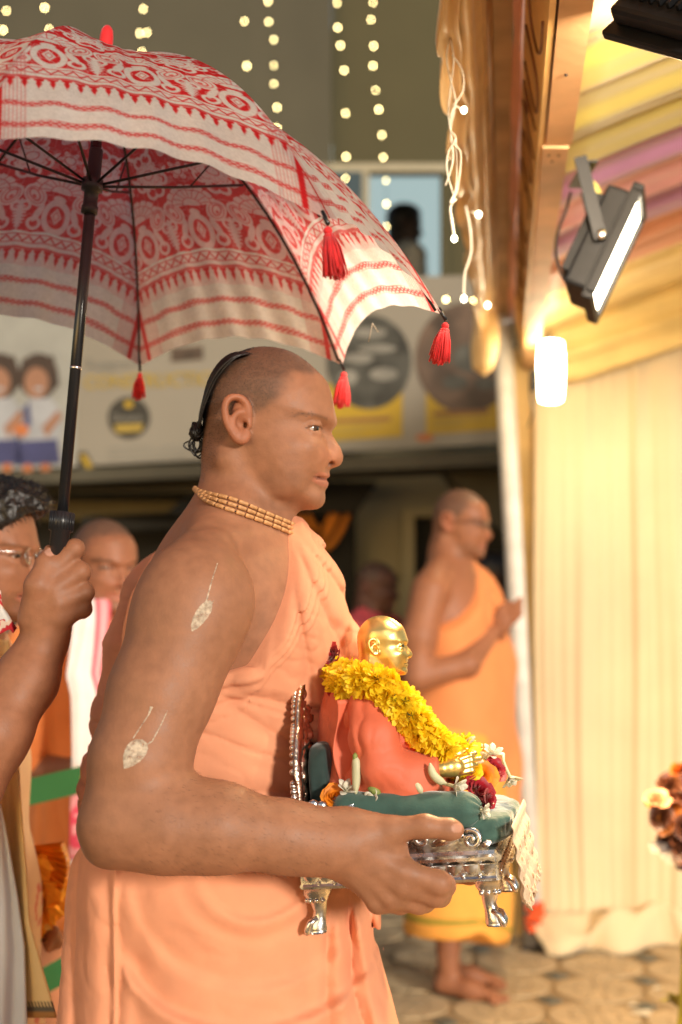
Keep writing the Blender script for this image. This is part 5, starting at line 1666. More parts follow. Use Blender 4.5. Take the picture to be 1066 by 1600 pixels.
def side(v, sgn):
    # pierced side plate: outline rises to the back
    top = [(-.128, .085), (-.10, .080), (-.06, .062), (-.02, .050), (.03, .046), (.07, .050), (.10, .040), (.118, .030), (.126, .022)]
    mb = MB(); V_ = []
    for vv in (v - .0035, v + .0035):
        for s, h in [(q[0], .018) for q in top] + []:
            V_.append(T(s, vv, h))
        for s, h in top: V_.append(T(s, vv, h - .006))
    n = len(top)
    f = []
    for b in (0, 2 * n):
        f += [(b + i, b + i + 1, b + n + i + 1, b + n + i) for i in range(n - 1)]
    f += [(n + i, n + i + 1, 3 * n + i + 1, 3 * n + i) for i in range(n - 1)]
    mb.add(V_, f)
    o = tb(mb, 'side_plate', 'silver_dark', False)
    for args in ((.100, .036, .013, 1.5, -1, 2.2), (.036, .040, .012, 1.4, 1, .6), (-.024, .062, .014, 1.5, -1, 1.6), (-.062, .058, .012, 1.3, 1, 2.8)):
        cs, ch, r0, tn, sg, a0 = args
        p, r_ = scroll(cs, ch, r0, tn, sg, v * 1 - (0 if sgn < 0 else -.010), .0042, a0)
        MB().tube(p, r_, 8).build('scroll', MATS['silver'], o, True)
    lf = MB()
    for a in ((.090, .044, .045, .030, .008), (.050, .050, .020, .036, .007), (.112, .026, .126, .032, .005), (-.036, .062, -.008, .072, .009), (-.050, .060, -.030, .082, .008), (-.072, .068, -.050, .090, .009), (-.012, .060, .014, .062, .006), (-.080, .055, -.060, .040, .008), (.020, .045, .000, .030, .007)):
        leafrel(lf, *a[:4], a[4], v if sgn < 0 else v + .012)
    lf.build('acanthus', MATS['silver'], o, True)
    ro = MB()
    for k in range(7):
        a = k * 2 * math.pi / 7
        ro.ball(T(-.102 + .0125 * math.cos(a), v - .006 * -sgn * -1 if False else v + .006 * sgn, .080 + .0125 * math.sin(a)), .0078, 7, (1, .55, 1))
    ro.ball(T(-.102, v + .010 * sgn, .080), .0072, 7)
    ro.build('rosette', MATS['silver'], o, True)
    bd = MB()
    for i in range(30):
        t = i / 29; s = top[0][0] + (top[-1][0] - top[0][0]) * t; h = np.interp(s, [q[0] for q in top], [q[1] for q in top])
        bd.ball(T(s, v, h - .004), .0034, 5)
    bd.build('beaded_edge', MATS['silver'], o, True)
side(.002, -1); side(VW - .002, 1)
# arched back plate with raised scrollwork
def back():
    nv, nh = 90, 130; V_ = []
    def top(v):
        t = v / VW; b = .120 + .150 * max(0.0, math.sin(math.pi * t)) ** .85
        return b + .008 * abs(math.sin(t * math.pi * 7))
    hs = .018
    for j in range(nh + 1):
        for i in range(nv + 1):
            v = VW * i / nv; tp = top(v); h = hs + (tp - hs) * j / nh
            cx, ch = v - VW / 2, h
            a = math.atan2(ch - .12, cx); r_ = math.hypot(cx, ch - .12)
            e = .0035 * math.sin(r_ * 220 + 3 * a) * math.sin(a * 7) + .0025 * math.sin(cx * 330) * math.sin(ch * 290) + .002 * math.sin(r_ * 410)
            ed = min(i, nv - i, nh - j)
            if ed < 5: e = .0045 * math.cos((ed - 2) * .7)
            V_.append(T(S0 - .002 + e - .05 * (h - .02) * 0, v, h))
    w_ = nv + 1
    f = [(j * w_ + i, j * w_ + i + 1, (j + 1) * w_ + i + 1, (j + 1) * w_ + i) for j in range(nh) for i in range(nv)]
    mb = MB().add(V_, f)
    o = tb(mb, 'backrest', 'silver_robe_reflection')
    solidify(o, .007, 1)
    bd = MB()
    for i in range(64):
        v = VW * i / 63
        bd.ball(T(S0 - .003, v, top(v) + .002), .0044, 5)
    for h in np.linspace(.02, .118, 14):
        for v in (0, VW): bd.ball(T(S0 - .003, v, h), .0048, 5)
    bd.build('beaded_edge', MATS['silver'], o, True)
back()
# cushions lie on the throne: things of their own
def softbox(c, r, k, name, m, label, cat, grp=None, h=.0024, wr=.0006, exp=5.0):
    B = Body(); r = np.array(r)
    def g(p):
        q = (p - TO.astype(np.float32)) @ TM.astype(np.float32) - np.array(c, dtype=np.float32)
        t = np.abs(q) / r.astype(np.float32)
        n_ = (t ** exp).sum(-1) ** (1 / exp)
        return (n_ - 1) * min(r) + wr * vnoise(p, 45.0, 2) + wr * .5 * vnoise(p, 120.0, 7)
    B.func(g, T(*c), float(np.linalg.norm(r)), k=.01)
    v, f = B.mesh(h)
    o = mesh_np(name, v, f, MATS[m]); 
    return tag(o, label, cat, grp)
cu = softbox((.012, VW / 2, .043), (.140, .112, .024), .01, 'seat_cushion', 'velvet_green', 'flat green velvet seat cushion on the silver throne under the flowers', 'cushion', exp=4.5)
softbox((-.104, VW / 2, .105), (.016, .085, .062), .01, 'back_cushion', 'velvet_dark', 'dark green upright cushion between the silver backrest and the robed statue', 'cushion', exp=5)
B = Body()
b0, b1 = TPX(545, 1262, .020), TPX(722, 1268, .020)
l0, l1 = TL(b0), TL(b1); l0[2] -= .002; 
B.cone(T(*l0), T(*l1), .0245, .0265, k=.01)
d_ = T(*l1) - T(*l0); d_ /= np.linalg.norm(d_)
B.func(lambda p: .0010 * vnoise(p, 60.0, 3), (0, 2, 1), 9, op='d')
e1_ = T(*l1)
def gather(p):
    q = p - e1_.astype(np.float32); ax = q @ d_.astype(np.float32)
    r_ = np.sqrt(np.maximum((q * q).sum(-1) - ax * ax, 0)); a = np.arctan2(q @ Th.astype(np.float32), q @ Tv.astype(np.float32))
    return .0016 * np.cos(a * 11) * sstep(.000, .016, ax) * sstep(.03, .012, r_) + .006 * sstep(.010, .0, r_) * sstep(0, .02, ax)
B.func(gather, (0, 2, 1), 9, op='d')
v, f = B.mesh(.0020)
tag(mesh_np('bolster', v, f, MATS['velvet_green']), 'round green velvet bolster along the near side of the silver throne', 'cushion')
# lace fringe hanging from the front
def lace(u, w):
    v = VW * (1.02 * u) - .004
    s = .153 + .006 * math.sin(u * 40) * w + .010 * w
    sc_ = .012 * abs(math.sin(u * math.pi * 9))
    h = .050 - (.100 + sc_) * w
    return T(s + .003 * math.sin(w * 26) * .6, v, h)
o = tb(MB().sheet(lace, 110, 26), 'lace_fringe', 'lace'); solidify(o, .0012)
lm = MB()
for k in range(9):
    for j in range(5):
        u = (k + .5) / 9; w = .30 + j * .16
        lm.ball(lace(u + .02 * math.sin(j * 2), w) + Tu * .001, .0040, 5, (.35, 1, 1))
    for j in range(7):
        a = math.pi * (j + .5) / 7
        p = lace(k / 9 + (1 - math.cos(a)) / 18, .97); lm.ball(p, .0030, 5, (.5, 1, 1))
tb(lm, 'lace_beads', 'lace')

# ---------------------------------------------------------------- golden statue seated on the throne
st = empty('statue', T(0, VW / 2, .068), 'small seated golden statue of a bald man in a coral robe on the silver throne', 'statue')
vm = VW / 2
sH = TPX(600, 1008, vm); ssc = .365
sM = rotz(R(-5)) @ np.array([[math.cos(R(7)), 0, -math.sin(R(7))], [0, 1, 0], [math.sin(R(7)), 0, math.cos(R(7))]])
B = Body()
head(B, sH, sM, ssc, neck=True)
nk = TPX(585, 1058, vm)
B.cone(sH - np.array([.002, 0, .012]), nk, .020, .022, k=.01)
B.cone(nk, TPX(585, 1120, vm), .028, .034, k=.01)
for sg, vv in ((-1, .045), (1, VW - .045)):
    wr = TPX(676, 1202, .045) if sg < 0 else T(*(TL(TPX(676, 1202, .045)) * np.array([1, 0, 1]) + np.array([0, vv, 0])))
    l = TL(wr)
    def Q(ds, dv, dh): return T(l[0] + ds, l[1] - sg * dv, l[2] + dh)
    B.cone(Q(-.02, 0, 0), Q(.012, .004, 0), .0125, .0125, k=.006)
    B.ell(Q(.024, .008, .000), (.017, .009, .0135), TM, k=.006)
    for j in range(4):
        y = .0105 - j * .0068
        B.chain([Q(.032, .010, y * .9), Q(.050, .018, y + .003), Q(.062 - .006 * abs(j - 1), .028, y + .004 - .0008 * j)], [.0042, .0038, .0030], k=.0022)
    B.chain([Q(.016, .008, .012), Q(.034, .018, .0185), Q(.046, .024, .020)], [.0050, .0044, .0034], k=.004)
v, f = B.mesh(.0011)
v = relax(v, f, 1, .3)
sb = mesh_np('body', v, f, MATS['gold'], st)
# painted brows and eyes of the statue
for sg in (-1, 1):
    def S(px, py, y): return sH + sM @ (np.array(HL(px, py, y * sg)) * ssc)
    MB().tube([S(478, 662, .052), S(494, 654, .0445), S(508, 655, .031), S(519, 660, .016)], [.0005, .0010, .0012, .0008], 5).build('painted_brow', MATS['paint_black'], st, True)
    MB().tube([S(485, 675.5, .0532), S(496.5, 670.8, .0490), S(506.5, 670.2, .0385), S(509.0, 672.5, .0280)], .00055, 5).build('painted_lash', MATS['paint_black'], st, True)
    MB().ball(S(505.5, 675.5, .0405), .0016, 6).build('painted_pupil', MATS['paint_black'], st, True)
# robe
B = Body()
def P_(px, py, v): return TPX(px, py, v)
B.cone(P_(566, 1085, vm), P_(560, 1200, vm), .048, .060, k=.03)
B.ell(P_(572, 1110, vm), (.042, .070, .030), TM, k=.03)
B.ell(P_(590, 1228, vm), (.080, .092, .030), TM, k=.03)
for sg, vo in ((-1, 0.0), (1, 1.0)):
    def Z(px, py, v):
        p = TL(P_(px, py, v))
        if sg > 0: p[1] = VW - p[1]
        return T(*p)
    B.chain([Z(580, 1105, .056), Z(586, 1150, .034), Z(598, 1196, .030)], [.029, .030, .030], k=.009)
    B.chain([Z(598, 1198, .030), Z(640, 1205, .036), Z(678, 1203, .045)], [.030, .0255, .0215], k=.008)
    B.chain([Z(560, 1235, .06), Z(640, 1238, .045), Z(690, 1240, .10)], [.026, .024, .022], k=.03)
def rf(p):
    x = p[..., 0]; z = p[..., 2]; l = (p - TO.astype(np.float32)) @ TM.astype(np.float32)
    w_ = vnoise(p, 30.0, 1) * .6 + vnoise(p, 70.0, 2) * .3
    el = np.array(TL(P_(604, 1200, .038)), dtype=np.float32)
    dx = l[..., 0] - el[0] + .012; dz = l[..., 2] - el[2] - .012
    r_ = np.sqrt(dx * dx + dz * dz); an = np.arctan2(dz, dx)
    elbow = fold(an * 6 + w_ * 1.6, .9) * sstep(.012, .03, r_) * sstep(.075, .04, r_)
    drape = fold(l[..., 0] * 105 - l[..., 2] * 14 + w_ * 1.8, .9) * sstep(.0, -.05, l[..., 0])
    lap = fold(l[..., 2] * 90 + l[..., 0] * 22 + w_ * 2, .9) * sstep(el[2] - .02, el[2] - .04, l[..., 2])
    return -(.0013 * elbow * (.6 + .8 * vnoise(p, 26.0, 6)) + .0042 * drape + .0026 * lap) - .0022 * vnoise(p, 34.0, 4)
B.func(rf, (0, 2, 1), 9, op='d')
sl = TL(P_(688, 1203, .045))
B.func(lambda p: ((p - TO.astype(np.float32)) @ Tu.astype(np.float32) - np.float32(sl[0])) * np.float32(1) - 10.0 * (((p - TO.astype(np.float32)) @ Th.astype(np.float32)) < sl[2] - .026), (0, 2, 1), 9, k=.004, op='i')
v, f = B.mesh(.0019)
v = relax(v, f, 1, .4)
mesh_np('robe', v, f, MATS['robe_coral'], st)
# open edge of the shawl at his back
def shawl(u, w):
    p = TL(P_(536 + 34 * u ** 1.2 - 4 * math.sin(w * 5), 1092 + 158 * w, .055))
    return T(p[0] - .004 + .003 * math.sin(w * 9 + u * 4), .045 + .012 * u - .012 * (1 - u) + .006 * math.sin(w * 7), p[2])
o = MB().sheet(shawl, 10, 26).build('shawl_edge', MATS['robe_coral'], st, True); solidify(o, .002)
# ---------------------------------------------------------------- flowers
rf_ = random.Random(31)
def mum(seed):
    r_ = random.Random(seed); mb = MB()
    for ring, (n, el, L_, w_) in enumerate(((13, -8, .0275, .0050), (13, 12, .0265, .0048), (12, 32, .0235, .0044), (9, 54, .018, .0038), (6, 75, .012, .0030))):
        for k in range(n):
            a = 2 * math.pi * (k + .5 * ring + r_.uniform(-.25, .25)) / n
            M_ = Matrix.Rotation(a, 3, 'Z') @ Matrix.Rotation(-R(el + r_.uniform(-9, 9)), 3, 'Y') @ Matrix.Rotation(R(r_.uniform(-25, 25)), 3, 'X')
            petal(mb, M_, L_ * r_.uniform(.85, 1.1), w_, .12, r_.uniform(-.1, .35), .9, 4)
    return mb
mums = [mum(s).build('chrysanthemum', MATS['petal_yellow'], None, True) for s in (1, 2, 3)]
gar = empty('flower_garland', TPX(545, 1050, vm), 'thick yellow chrysanthemum garland round the neck of the golden statue', 'garland')
ctl = [(532, 1062, vm + .0), (540, 1062, .070), (566, 1064, .042), (598, 1074, .034), (634, 1108, .034), (664, 1146, .042), (694, 1172, .062), (716, 1178, .090), (722, 1178, vm + .01)]
cp = [TPX(*q) for q in ctl]
l = [TL(q) for q in cp]
far = [T(q[0] - .012, 2 * vm - q[1] - .012, q[2] - .022) for q in l[::-1][1:-1]]
loop = open_catmull(cp + far, 6)
LL = np.concatenate([[0], np.cumsum(np.linalg.norm(np.diff(loop, axis=0), axis=1))])
cnt = 0; first = True
def put(mesh_ob, p, dr, par, name=None, sc=1.0, spin=None):
    global first
    o = bpy.data.objects.new(name or mesh_ob.name.split('.')[0], mesh_ob.data); COL.objects.link(o)
    if par is not None:
        o.parent = par; o.matrix_parent_inverse = parent_world(par).inverted()
    q = Vector(dr).to_track_quat('Z', 'Y') @ Matrix.Rotation(spin if spin is not None else rf_.uniform(0, 6.28), 3, 'Z').to_quaternion()
    o.rotation_euler = q.to_euler(); o.location = Vector(p); o.scale = [sc] * 3
    return o
leaf_mb = MB()
t = .004
while t < LL[-1]:
    c = np.array([np.interp(t, LL, loop[:, i]) for i in range(3)]); c2 = np.array([np.interp(min(t + .005, LL[-1]), LL, loop[:, i]) for i in range(3)])
    dr = c2 - c; n_ = np.linalg.norm(dr); dr = dr / (n_ if n_ > 0 else 1)
    a = np.cross(dr, [0, 0, 1]); a /= max(np.linalg.norm(a), 1e-6); b = np.cross(a, dr)
    ph = rf_.uniform(0, 6.28)
    farside = TL(c)[1] > vm + .02
    for k in range(3):
        an = ph + k * 2 * math.pi / 3 + rf_.uniform(-.3, .3)
        n3 = a * math.cos(an) + b * math.sin(an)
        put(rf_.choice(mums), c + n3 * .0085, n3 + dr * rf_.uniform(-.5, .5), gar, 'chrysanthemum', rf_.uniform(1.0, 1.2))
        cnt += 1
    t += .0215
for m_ in mums: bpy.data.objects.remove(m_)
for px, py in ((616, 1092), (590, 1060), (633, 1096), (643, 1118)):
    p = TPX(px, py, .012); mb = MB()
    for k in range(5):
        M_ = Matrix.Rotation(k * 1.25, 3, 'Y') @ Matrix.Rotation(rf_.uniform(-.4, .4), 3, 'X')
        petal(mb, M_, .008, .0026, .2, .2, .3, 3)
    o = mb.build('green_sepal', MATS['leaf_dark'], gar, True)
    o.matrix_parent_inverse = parent_world(gar).inverted(); o.location = p
def rose(c, dr, m, label, sc=1.0, cat='flower', name='rose', grp=None, n=16):
    mb = MB(); rr = random.Random(int(abs(c[0]) * 9999))
    for k in range(n):
        q = k / n; a = k * 2.4; rad = .004 + .016 * q; hgt = .019 - .006 * q
        rows = []
        V_ = []
        for i in range(6):
            t = i / 5
            for u in np.linspace(-1, 1, 7):
                aa = a + u * (1.05 - .25 * q)
                r_ = rad * (.35 + .75 * t ** .7) * (1 + .10 * rr.uniform(-1, 1) * t) * (1 - .10 * u * u) + (.006 * q * max(0, t - .7) / .3)
                V_.append((r_ * math.cos(aa), r_ * math.sin(aa), hgt * t * (1 - .12 * u * u) - .002 * q * max(0, t - .8) * 5 + .001 * rr.uniform(-1, 1) * t))
        mb.add(V_, [(i * 7 + j, i * 7 + j + 1, (i + 1) * 7 + j + 1, (i + 1) * 7 + j) for i in range(5) for j in range(6)])
    o = mb.build(name, MATS[m], None, True)
    o.rotation_euler = Vector(dr).to_track_quat('Z', 'Y').to_euler(); o.location = Vector(c); o.scale = [sc] * 3
    return tag(o, label, cat, grp)
G = 'loose flowers on the throne'
rose(TPX(744, 1240, .075), (.45, -.75, .5), 'petal_red', 'deep red rose lying beside the rounded end of the green bolster', .98, grp=G)
rose(TPX(757, 1250, .060), (.8, -.5, .1), 'petal_red', 'smaller red rose lying lowest against the bolster end', .72, grp=G)
rose(TPX(768, 1207, .115), (.5, -.7, .5), 'petal_red', 'crimson rosebud standing highest by the golden fingertips', .85, grp=G, n=13)
rose(TPX(745, 1216, .095), (.3, -.85, .45), 'petal_orange', 'orange marigold lying between the golden fingers and the red rose', 1.05, grp=G, n=22)
rose(TPX(732, 1206, .085), (.1, -.8, .6), 'petal_yellow', 'yellow marigold tucked under the golden fingers', .8, grp=G, n=20)
rose(TPX(524, 1026, .10), (-.6, -.6, .3), 'petal_red', 'dark red rose at the nape end of the yellow garland', .8, grp=G)
rose(TPX(530, 1077, .085), (-.2, -.9, -.3), 'petal_red', 'dark red rose under the yellow garland behind the shoulder', .7, grp=G)
rose(TPX(536, 1083, .075), (.2, -.9, -.3), 'petal_orange', 'bright orange flower below the dark red rose behind the shoulder', .6, grp=G)
rose(TPX(522, 1249, .02), (.1, -.8, .5), 'petal_orange', 'orange marigold at the back corner of the throne seat', .75, grp=G, n=20)
def tuberose(c, dr, label, n=6, L_=.022, sc=1.0):
    t = empty('tuberose', c, label, 'flower', G)
    mb = MB()
    for k in range(n):
        M_ = Matrix.Rotation(2 * math.pi * k / n + rf_.uniform(-.2, .2), 3, 'Z') @ Matrix.Rotation(-R(rf_.uniform(25, 50)), 3, 'Y')
        petal(mb, M_, L_, .0048, .25, .25, .55, 5)
        M_ = Matrix.Rotation(2 * math.pi * (k + .5) / n, 3, 'Z') @ Matrix.Rotation(-R(rf_.uniform(55, 72)), 3, 'Y')
        if k % 2: petal(mb, M_, L_ * .8, .0042, .25, .25, .55, 5)
    o = mb.build('petals', MATS['petal_white'], None, True); solidify(o, .0004)
    s = MB().tube([(0, 0, .004), (.001, 0, -.010), (.004, 0, -.024), (.011, 0, -.036)], [.0024, .0023, .0021, .0026], 7).build('tube', MATS['bud_cream'], None, True)
    q = Vector(dr).to_track_quat('Z', 'Y')
    for x in (o, s):
        x.parent = t
        x.rotation_euler = q.to_euler(); x.scale = [sc] * 3
    return t
tuberose(TPX(708, 1228, .02), (.75, -.55, -.1), 'white tuberose blossom lying on the bolster by the red roses')
tuberose(TPX(768, 1182, .125), (.2, -.5, .85), 'white tuberose blossom standing above the crimson rosebud')
tuberose(TPX(796, 1212, .135), (.4, -.5, -.75), 'white tuberose hanging over the right front corner of the cushion')
tuberose(TPX(752, 1267, .012), (.8, -.5, .1), 'white blossom lying on the front of the green seat cushion', 5, .016)
tuberose(TPX(540, 1238, .02), (.15, -.6, .8), 'white tuberose by the orange marigold at the back corner')
tuberose(TPX(584, 1249, .012), (-.4, -.7, .25), 'white blossom lying along the top of the bolster', 5, .017)
tuberose(TPX(760, 1190, .15), (-.4, -.5, .8), 'white tuberose behind the golden fingertips', 5, .018)
def bud(pts, v, label, r0=.0026, r1=.0048, m='bud_cream'):
    P = open_catmull([TPX(x, y, v) for x, y in pts], 5); n = len(P)
    o = MB().tube(P, [(r0 + (r1 - r0) * math.sin(math.pi * (i / (n - 1)) * .75 + .3)) * min(1, .35 + 4 * i / (n - 1), .25 + 3.5 * (1 - i / (n - 1))) for i in range(n)], 8).build('flower_bud', MATS[m], None, True)
    return tag(o, label, 'flower bud', G)
bud([(556, 1243), (557, 1215), (557, 1195), (555, 1178)], .012, 'long upright green tipped bud against the coral robe', .0022, .0062, 'bud_cream')
bud([(555, 1192), (555, 1184), (555, 1176)], .0115, 'pale green tip of the upright bud', .003, .0034, 'stem_green')
bud([(672, 1192), (676, 1208), (686, 1219), (698, 1224)], .012, 'curved white bud crossing the golden wrist', .0028, .0055)
bud([(648, 1222), (654, 1230), (660, 1240)], .012, 'short pale green bud on the bolster near the sleeve', .003, .0045)
bud([(595, 1243), (583, 1234), (578, 1238)], .012, 'stubby green bud on the bolster behind the sleeve', .004, .0062, 'stem_green')
bud([(724, 1165), (733, 1158), (743, 1151)], .09, 'small pale bud poking up from the garland end', .0028, .0040, 'bud_cream')
bud([(728, 1192), (745, 1188), (756, 1190)], .085, 'white bud laid across the golden fingers', .0028, .0045, 'petal_white')
# ---------------------------------------------------------------- the other people
mat('orange_cloth', (.70, .25, .085), rough=.8, var=.06, vscale=9, bump=.1, bscale=120, sheen=.05, transl=.08)
mat('ochre_cloth', (.66, .33, .07), rough=.8, var=.06, vscale=9, bump=.1, bscale=120, sheen=.2)
mat('orange_tunic', (.80, .24, .06), rough=.8, var=.06, vscale=9, sheen=.2)
mat('peach_dhoti', (.52, .20, .09), rough=.8, var=.08, vscale=9, sheen=.2)
mat('pink_shirt', (.55, .07, .085), rough=.8, var=.1, vscale=12)
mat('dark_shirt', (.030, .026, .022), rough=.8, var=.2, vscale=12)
mat('grey_shirt', (.34, .33, .29), rough=.8, var=.1, vscale=12)
mat('navy_cloth', (.03, .03, .035), rough=.8, var=.1)
mat('cream_kurta', (.74, .52, .30), rough=.8, var=.06, vscale=12, sheen=.2, transl=.1)
mat('white_cotton', (.68, .68, .71), rough=.85, var=.06, vscale=10, sheen=.2, bump=.1, bscale=200)
mat('gold_stole', (.82, .55, .22), rough=.6, var=.08, vscale=12, sheen=.3)
mat('green_border', (.16, .17, .015), rough=.6, var=.1)
mat('printed', (1, 1, 1), rough=.8, attr='Col', var=.06, vscale=20)
mat('glasses_frame', (.03, .028, .026), rough=.3, var=0)
mat('lens', (.7, .72, .72), rough=.05, var=0, trans=.85, alpha=.55)
mat('gold_foil', (.88, .40, .035), rough=.28, metal=.55, var=.15, vscale=40)
mat('nail', (.62, .36, .27), rough=.35, var=0)
def finish_person(B, h, root, HO, HM, sc=1.0, **kw):
    v, f = B.mesh(h)
    v = relax(v, f, 1, .3)
    return mesh_np('body', v, f, MATS['skin'], root, cols=head_paint(v, HO, HM, sc, **kw))
def hand_local(B, p, n, w_=.038, r=.018):
    B.ell(p, (w_, r, w_), k=.02)
def glasses(root, HO, HM, sc=1.0, m='glasses_frame', rim=.0016):
    def G_(px, py, y): return np.array(HO) + np.array(HM) @ (np.array(HL(px, py, y)) * sc)
    g = empty('glasses', G_(515, 672, 0)); g.parent = root; g.matrix_parent_inverse = parent_world(root).inverted()
    fr = MB()
    for s_ in (-1, 1):
        ring = [G_(522 - 9 * abs(math.cos(t)) * (1 if math.cos(t) * s_ > 0 else .2) * .7, 676 - 15 * math.sin(t), s_ * (.034 + .025 * math.cos(t) * s_ * s_)) for t in np.linspace(0, 2 * math.pi, 25)]
        fr.tube(ring, rim * sc, 6)
        fr.tube([G_(514, 670, s_ * .060), G_(506, 668, s_ * .074), G_(440, 664, s_ * .080), G_(400, 664, s_ * .080)], rim * sc, 6)
        P = ring[:-1]; c = sum(P) / len(P)
        MB().add([c] + P, [(0, i + 1, (i + 1) % len(P) + 1) for i in range(len(P))]).build('lens', MATS['lens'], g)
    fr.tube([G_(522, 672, -.010), G_(525, 669, 0), G_(522, 672, .010)], rim * sc, 6)
    fr.build('frame', MATS[m], g, True)

def far_monk():
    HO = W(722, 817, 4.85); yb = rotz(R(-24)); HM = rotz(R(-16))
    og = np.array([HO[0] - .03, 4.87, 0.0])
    root = empty('person', og, 'barefoot bald man in glasses and orange robe standing with folded hands by the pole', 'person')
    B = Body(); head(B, HO, HM)
    B.frame(og, yb)
    B.cone((-.01, 0, 1.50), (-.01, -.16, 1.405), .05, .05, k=.05); B.cone((-.01, 0, 1.50), (-.01, .16, 1.405), .05, .05, k=.05)
    B.ell((0, 0, 1.26), (.125, .17, .20), k=.06); B.ell((.03, 0, 1.04), (.145, .165, .2), k=.08); B.ell((0, 0, .86), (.14, .17, .16), k=.08)
    B.chain([(-.01, -.20, 1.37), (-.03, -.245, 1.22), (-.03, -.265, 1.09)], [.062, .056, .046], k=.03)
    B.chain([(-.03, -.265, 1.09), (.11, -.17, 1.13), (.150, -.045, 1.225)], [.048, .042, .029], k=.02)
    B.chain([(0, .20, 1.36), (.02, .26, 1.10)], [.058, .046], k=.03); B.chain([(.02, .26, 1.10), (.150, .035, 1.225)], [.046, .029], k=.02)
    for s_ in (-1, 1):
        B.ell((.172, .014 * s_, 1.262), (.036, .013, .042), k=.012)
        for j in range(4):
            a = np.array([.182, .010 * s_, 1.294 - .017 * j]); B.chain([a, a + np.array([.036, -.002 * s_, .028 + .003 * (1 if j in (1, 2) else 0)]), a + np.array([.060, -.003 * s_, .050])], [.0095, .0085, .0068], k=.005)
        B.chain([(.158, .012 * s_, 1.275), (.178, .012 * s_, 1.312), (.200, .010 * s_, 1.332)], [.013, .0105, .0085], k=.008)
        y = .075 * s_; fx = .03 if s_ < 0 else -.02
        B.chain([(0, y * 1.1, .9), (.0, y, .48), (-.02 + fx, y, .10)], [.095, .058, .036], k=.05)
        B.chain([(-.035 + fx, y, .045), (.06 + fx, y * 1.05, .035), (.145 + fx, y * 1.15, .022)], [.036, .032, .022], k=.03)
        for j in range(5):
            B.cone((.145 + fx, y * 1.15 + (j - 2) * .017, .020), (.185 + fx - .008 * abs(j - (1 if s_ > 0 else 3)), y * 1.15 + (j - 2) * .019, .014), .011, .009, k=.006)
    B.frame()
    finish_person(B, .0048, root, HO, HM, skin=(.27, .11, .055), bk=1.6)
    eyes(HO, HM, root); glasses(root, HO, HM)
    # upper robe
    B = Body(); B.frame(og, yb)
    B.cone((-.01, .03, 1.49), (-.01, .17, 1.405), .058, .062, k=.05); B.ell((0, .20, 1.36), (.075, .07, .09), k=.04)
    B.ell((0, 0, 1.26), (.137, .184, .20), k=.06); B.ell((.01, 0, 1.04), (.148, .175, .2), k=.08); B.ell((0, .02, .86), (.155, .18, .18), k=.08)
    B.chain([(.03, .20, 1.36), (.07, .17, 1.12), (.05, .15, .80)], [.055, .06, .07], k=.06)
    B.chain([(.06, .10, 1.15), (.09, .12, .75), (.12, .14, .52)], [.055, .075, .07], k=.06)
    def fd(p):
        q = (p - og.astype(np.float32)) @ yb.astype(np.float32)
        w_ = vnoise(p, 7.0) * .6
        al = np.arctan2(q[..., 1] - .20, 1.46 - q[..., 2])
        return -(.028 * fold(al * 10 + w_ * 2) * sstep(1.42, 1.30, q[..., 2]) + .006 * vnoise(p, 12.0, 3))
    B.func(fd, og, 9, op='d')
    def cut(p):
        y = p[..., 1]; z = p[..., 2]
        return (z - (1.25 + np.clip((y + .18) / .26, -.6, 1.2) * .235)) * .8
    B.func(cut, (0, 0, 1), 9, k=.012, op='i')
    B.func(lambda p: (.60 - .12 * sstep(-.2, .2, p[..., 1]) - p[..., 2]), (0, 0, 1), 9, k=.012, op='i')
    v, f = B.mesh(.0062); mesh_np('upper_robe', relax(v, f, 1, .4), f, MATS['orange_cloth'], root)
    B = Body(); B.frame(og, yb)
    B.ell((0, 0, .90), (.165, .185, .12), k=.06)
    B.cone((.0, 0, .85), (.01, 0, .24), .155, .165, k=.06); B.cone((.02, .07, .8), (.05, .08, .22), .12, .125, k=.06); B.cone((.0, -.07, .8), (-.01, -.07, .22), .11, .11, k=.06)
    def fd2(p):
        q = (p - og.astype(np.float32)) @ yb.astype(np.float32); w_ = vnoise(p, 6.0) * .7
        a = np.arctan2(q[..., 1], q[..., 0]); return -(.012 * fold(a * 5 + w_ * 2.4 + q[..., 2] * 2) + .006 * vnoise(p, 12.0, 3))
    B.func(fd2, og, 9, op='d')
    B.func(lambda p: (.155 + .07 * sstep(.1, -.15, p[..., 1]) + .012 * np.sin(p[..., 1] * 40) - p[..., 2]), (0, 0, 1), 9, k=.008, op='i')
    v, f = B.mesh(.0070); v = relax(v, f, 1, .4)
    q = (v - og) @ yb
    c = np.tile(np.array([[.74, .33, .055]], dtype=np.float32), (len(v), 1)); he = q[:, 2] - (.155 + .07 * sstep(.1, -.15, q[:, 1]))
    c[(he > .045) & (he < .062)] = (.27, .22, .02)
    c[(np.abs(q[:, 1] - .055 - .03 * (q[:, 2])) < .008) & (q[:, 0] > 0)] = (.27, .22, .02)
    mesh_np('dhoti', v, f, MATS['printed'], root, cols=c)
    # neck beads
    mb = MB()
    for k in range(40):
        a = 2 * math.pi * k / 40; p = og + yb @ np.array([.01 + .078 * math.cos(a) + .012, .085 * math.sin(a), 1.475 - .09 * (math.cos(a) * .5 + .5) - .02])
        mb.ball(p, .0062, 5)
    mb.ball(og + yb @ np.array([.115, .01, 1.35]), .013, 6)
    mb.build('neck_beads', MATS['wood_bead'], root, True)
    m1 = MB(); m1.ball(og + yb @ np.array([.0, -.262, 1.30]), .018, 8, (.4, .18, 1.3)); m1.ball(og + yb @ np.array([-.01, -.298, 1.17]), .014, 8, (.4, .2, 1.2))
    m1.build('clay_mark', MATS['clay'], root, True)
far_monk()

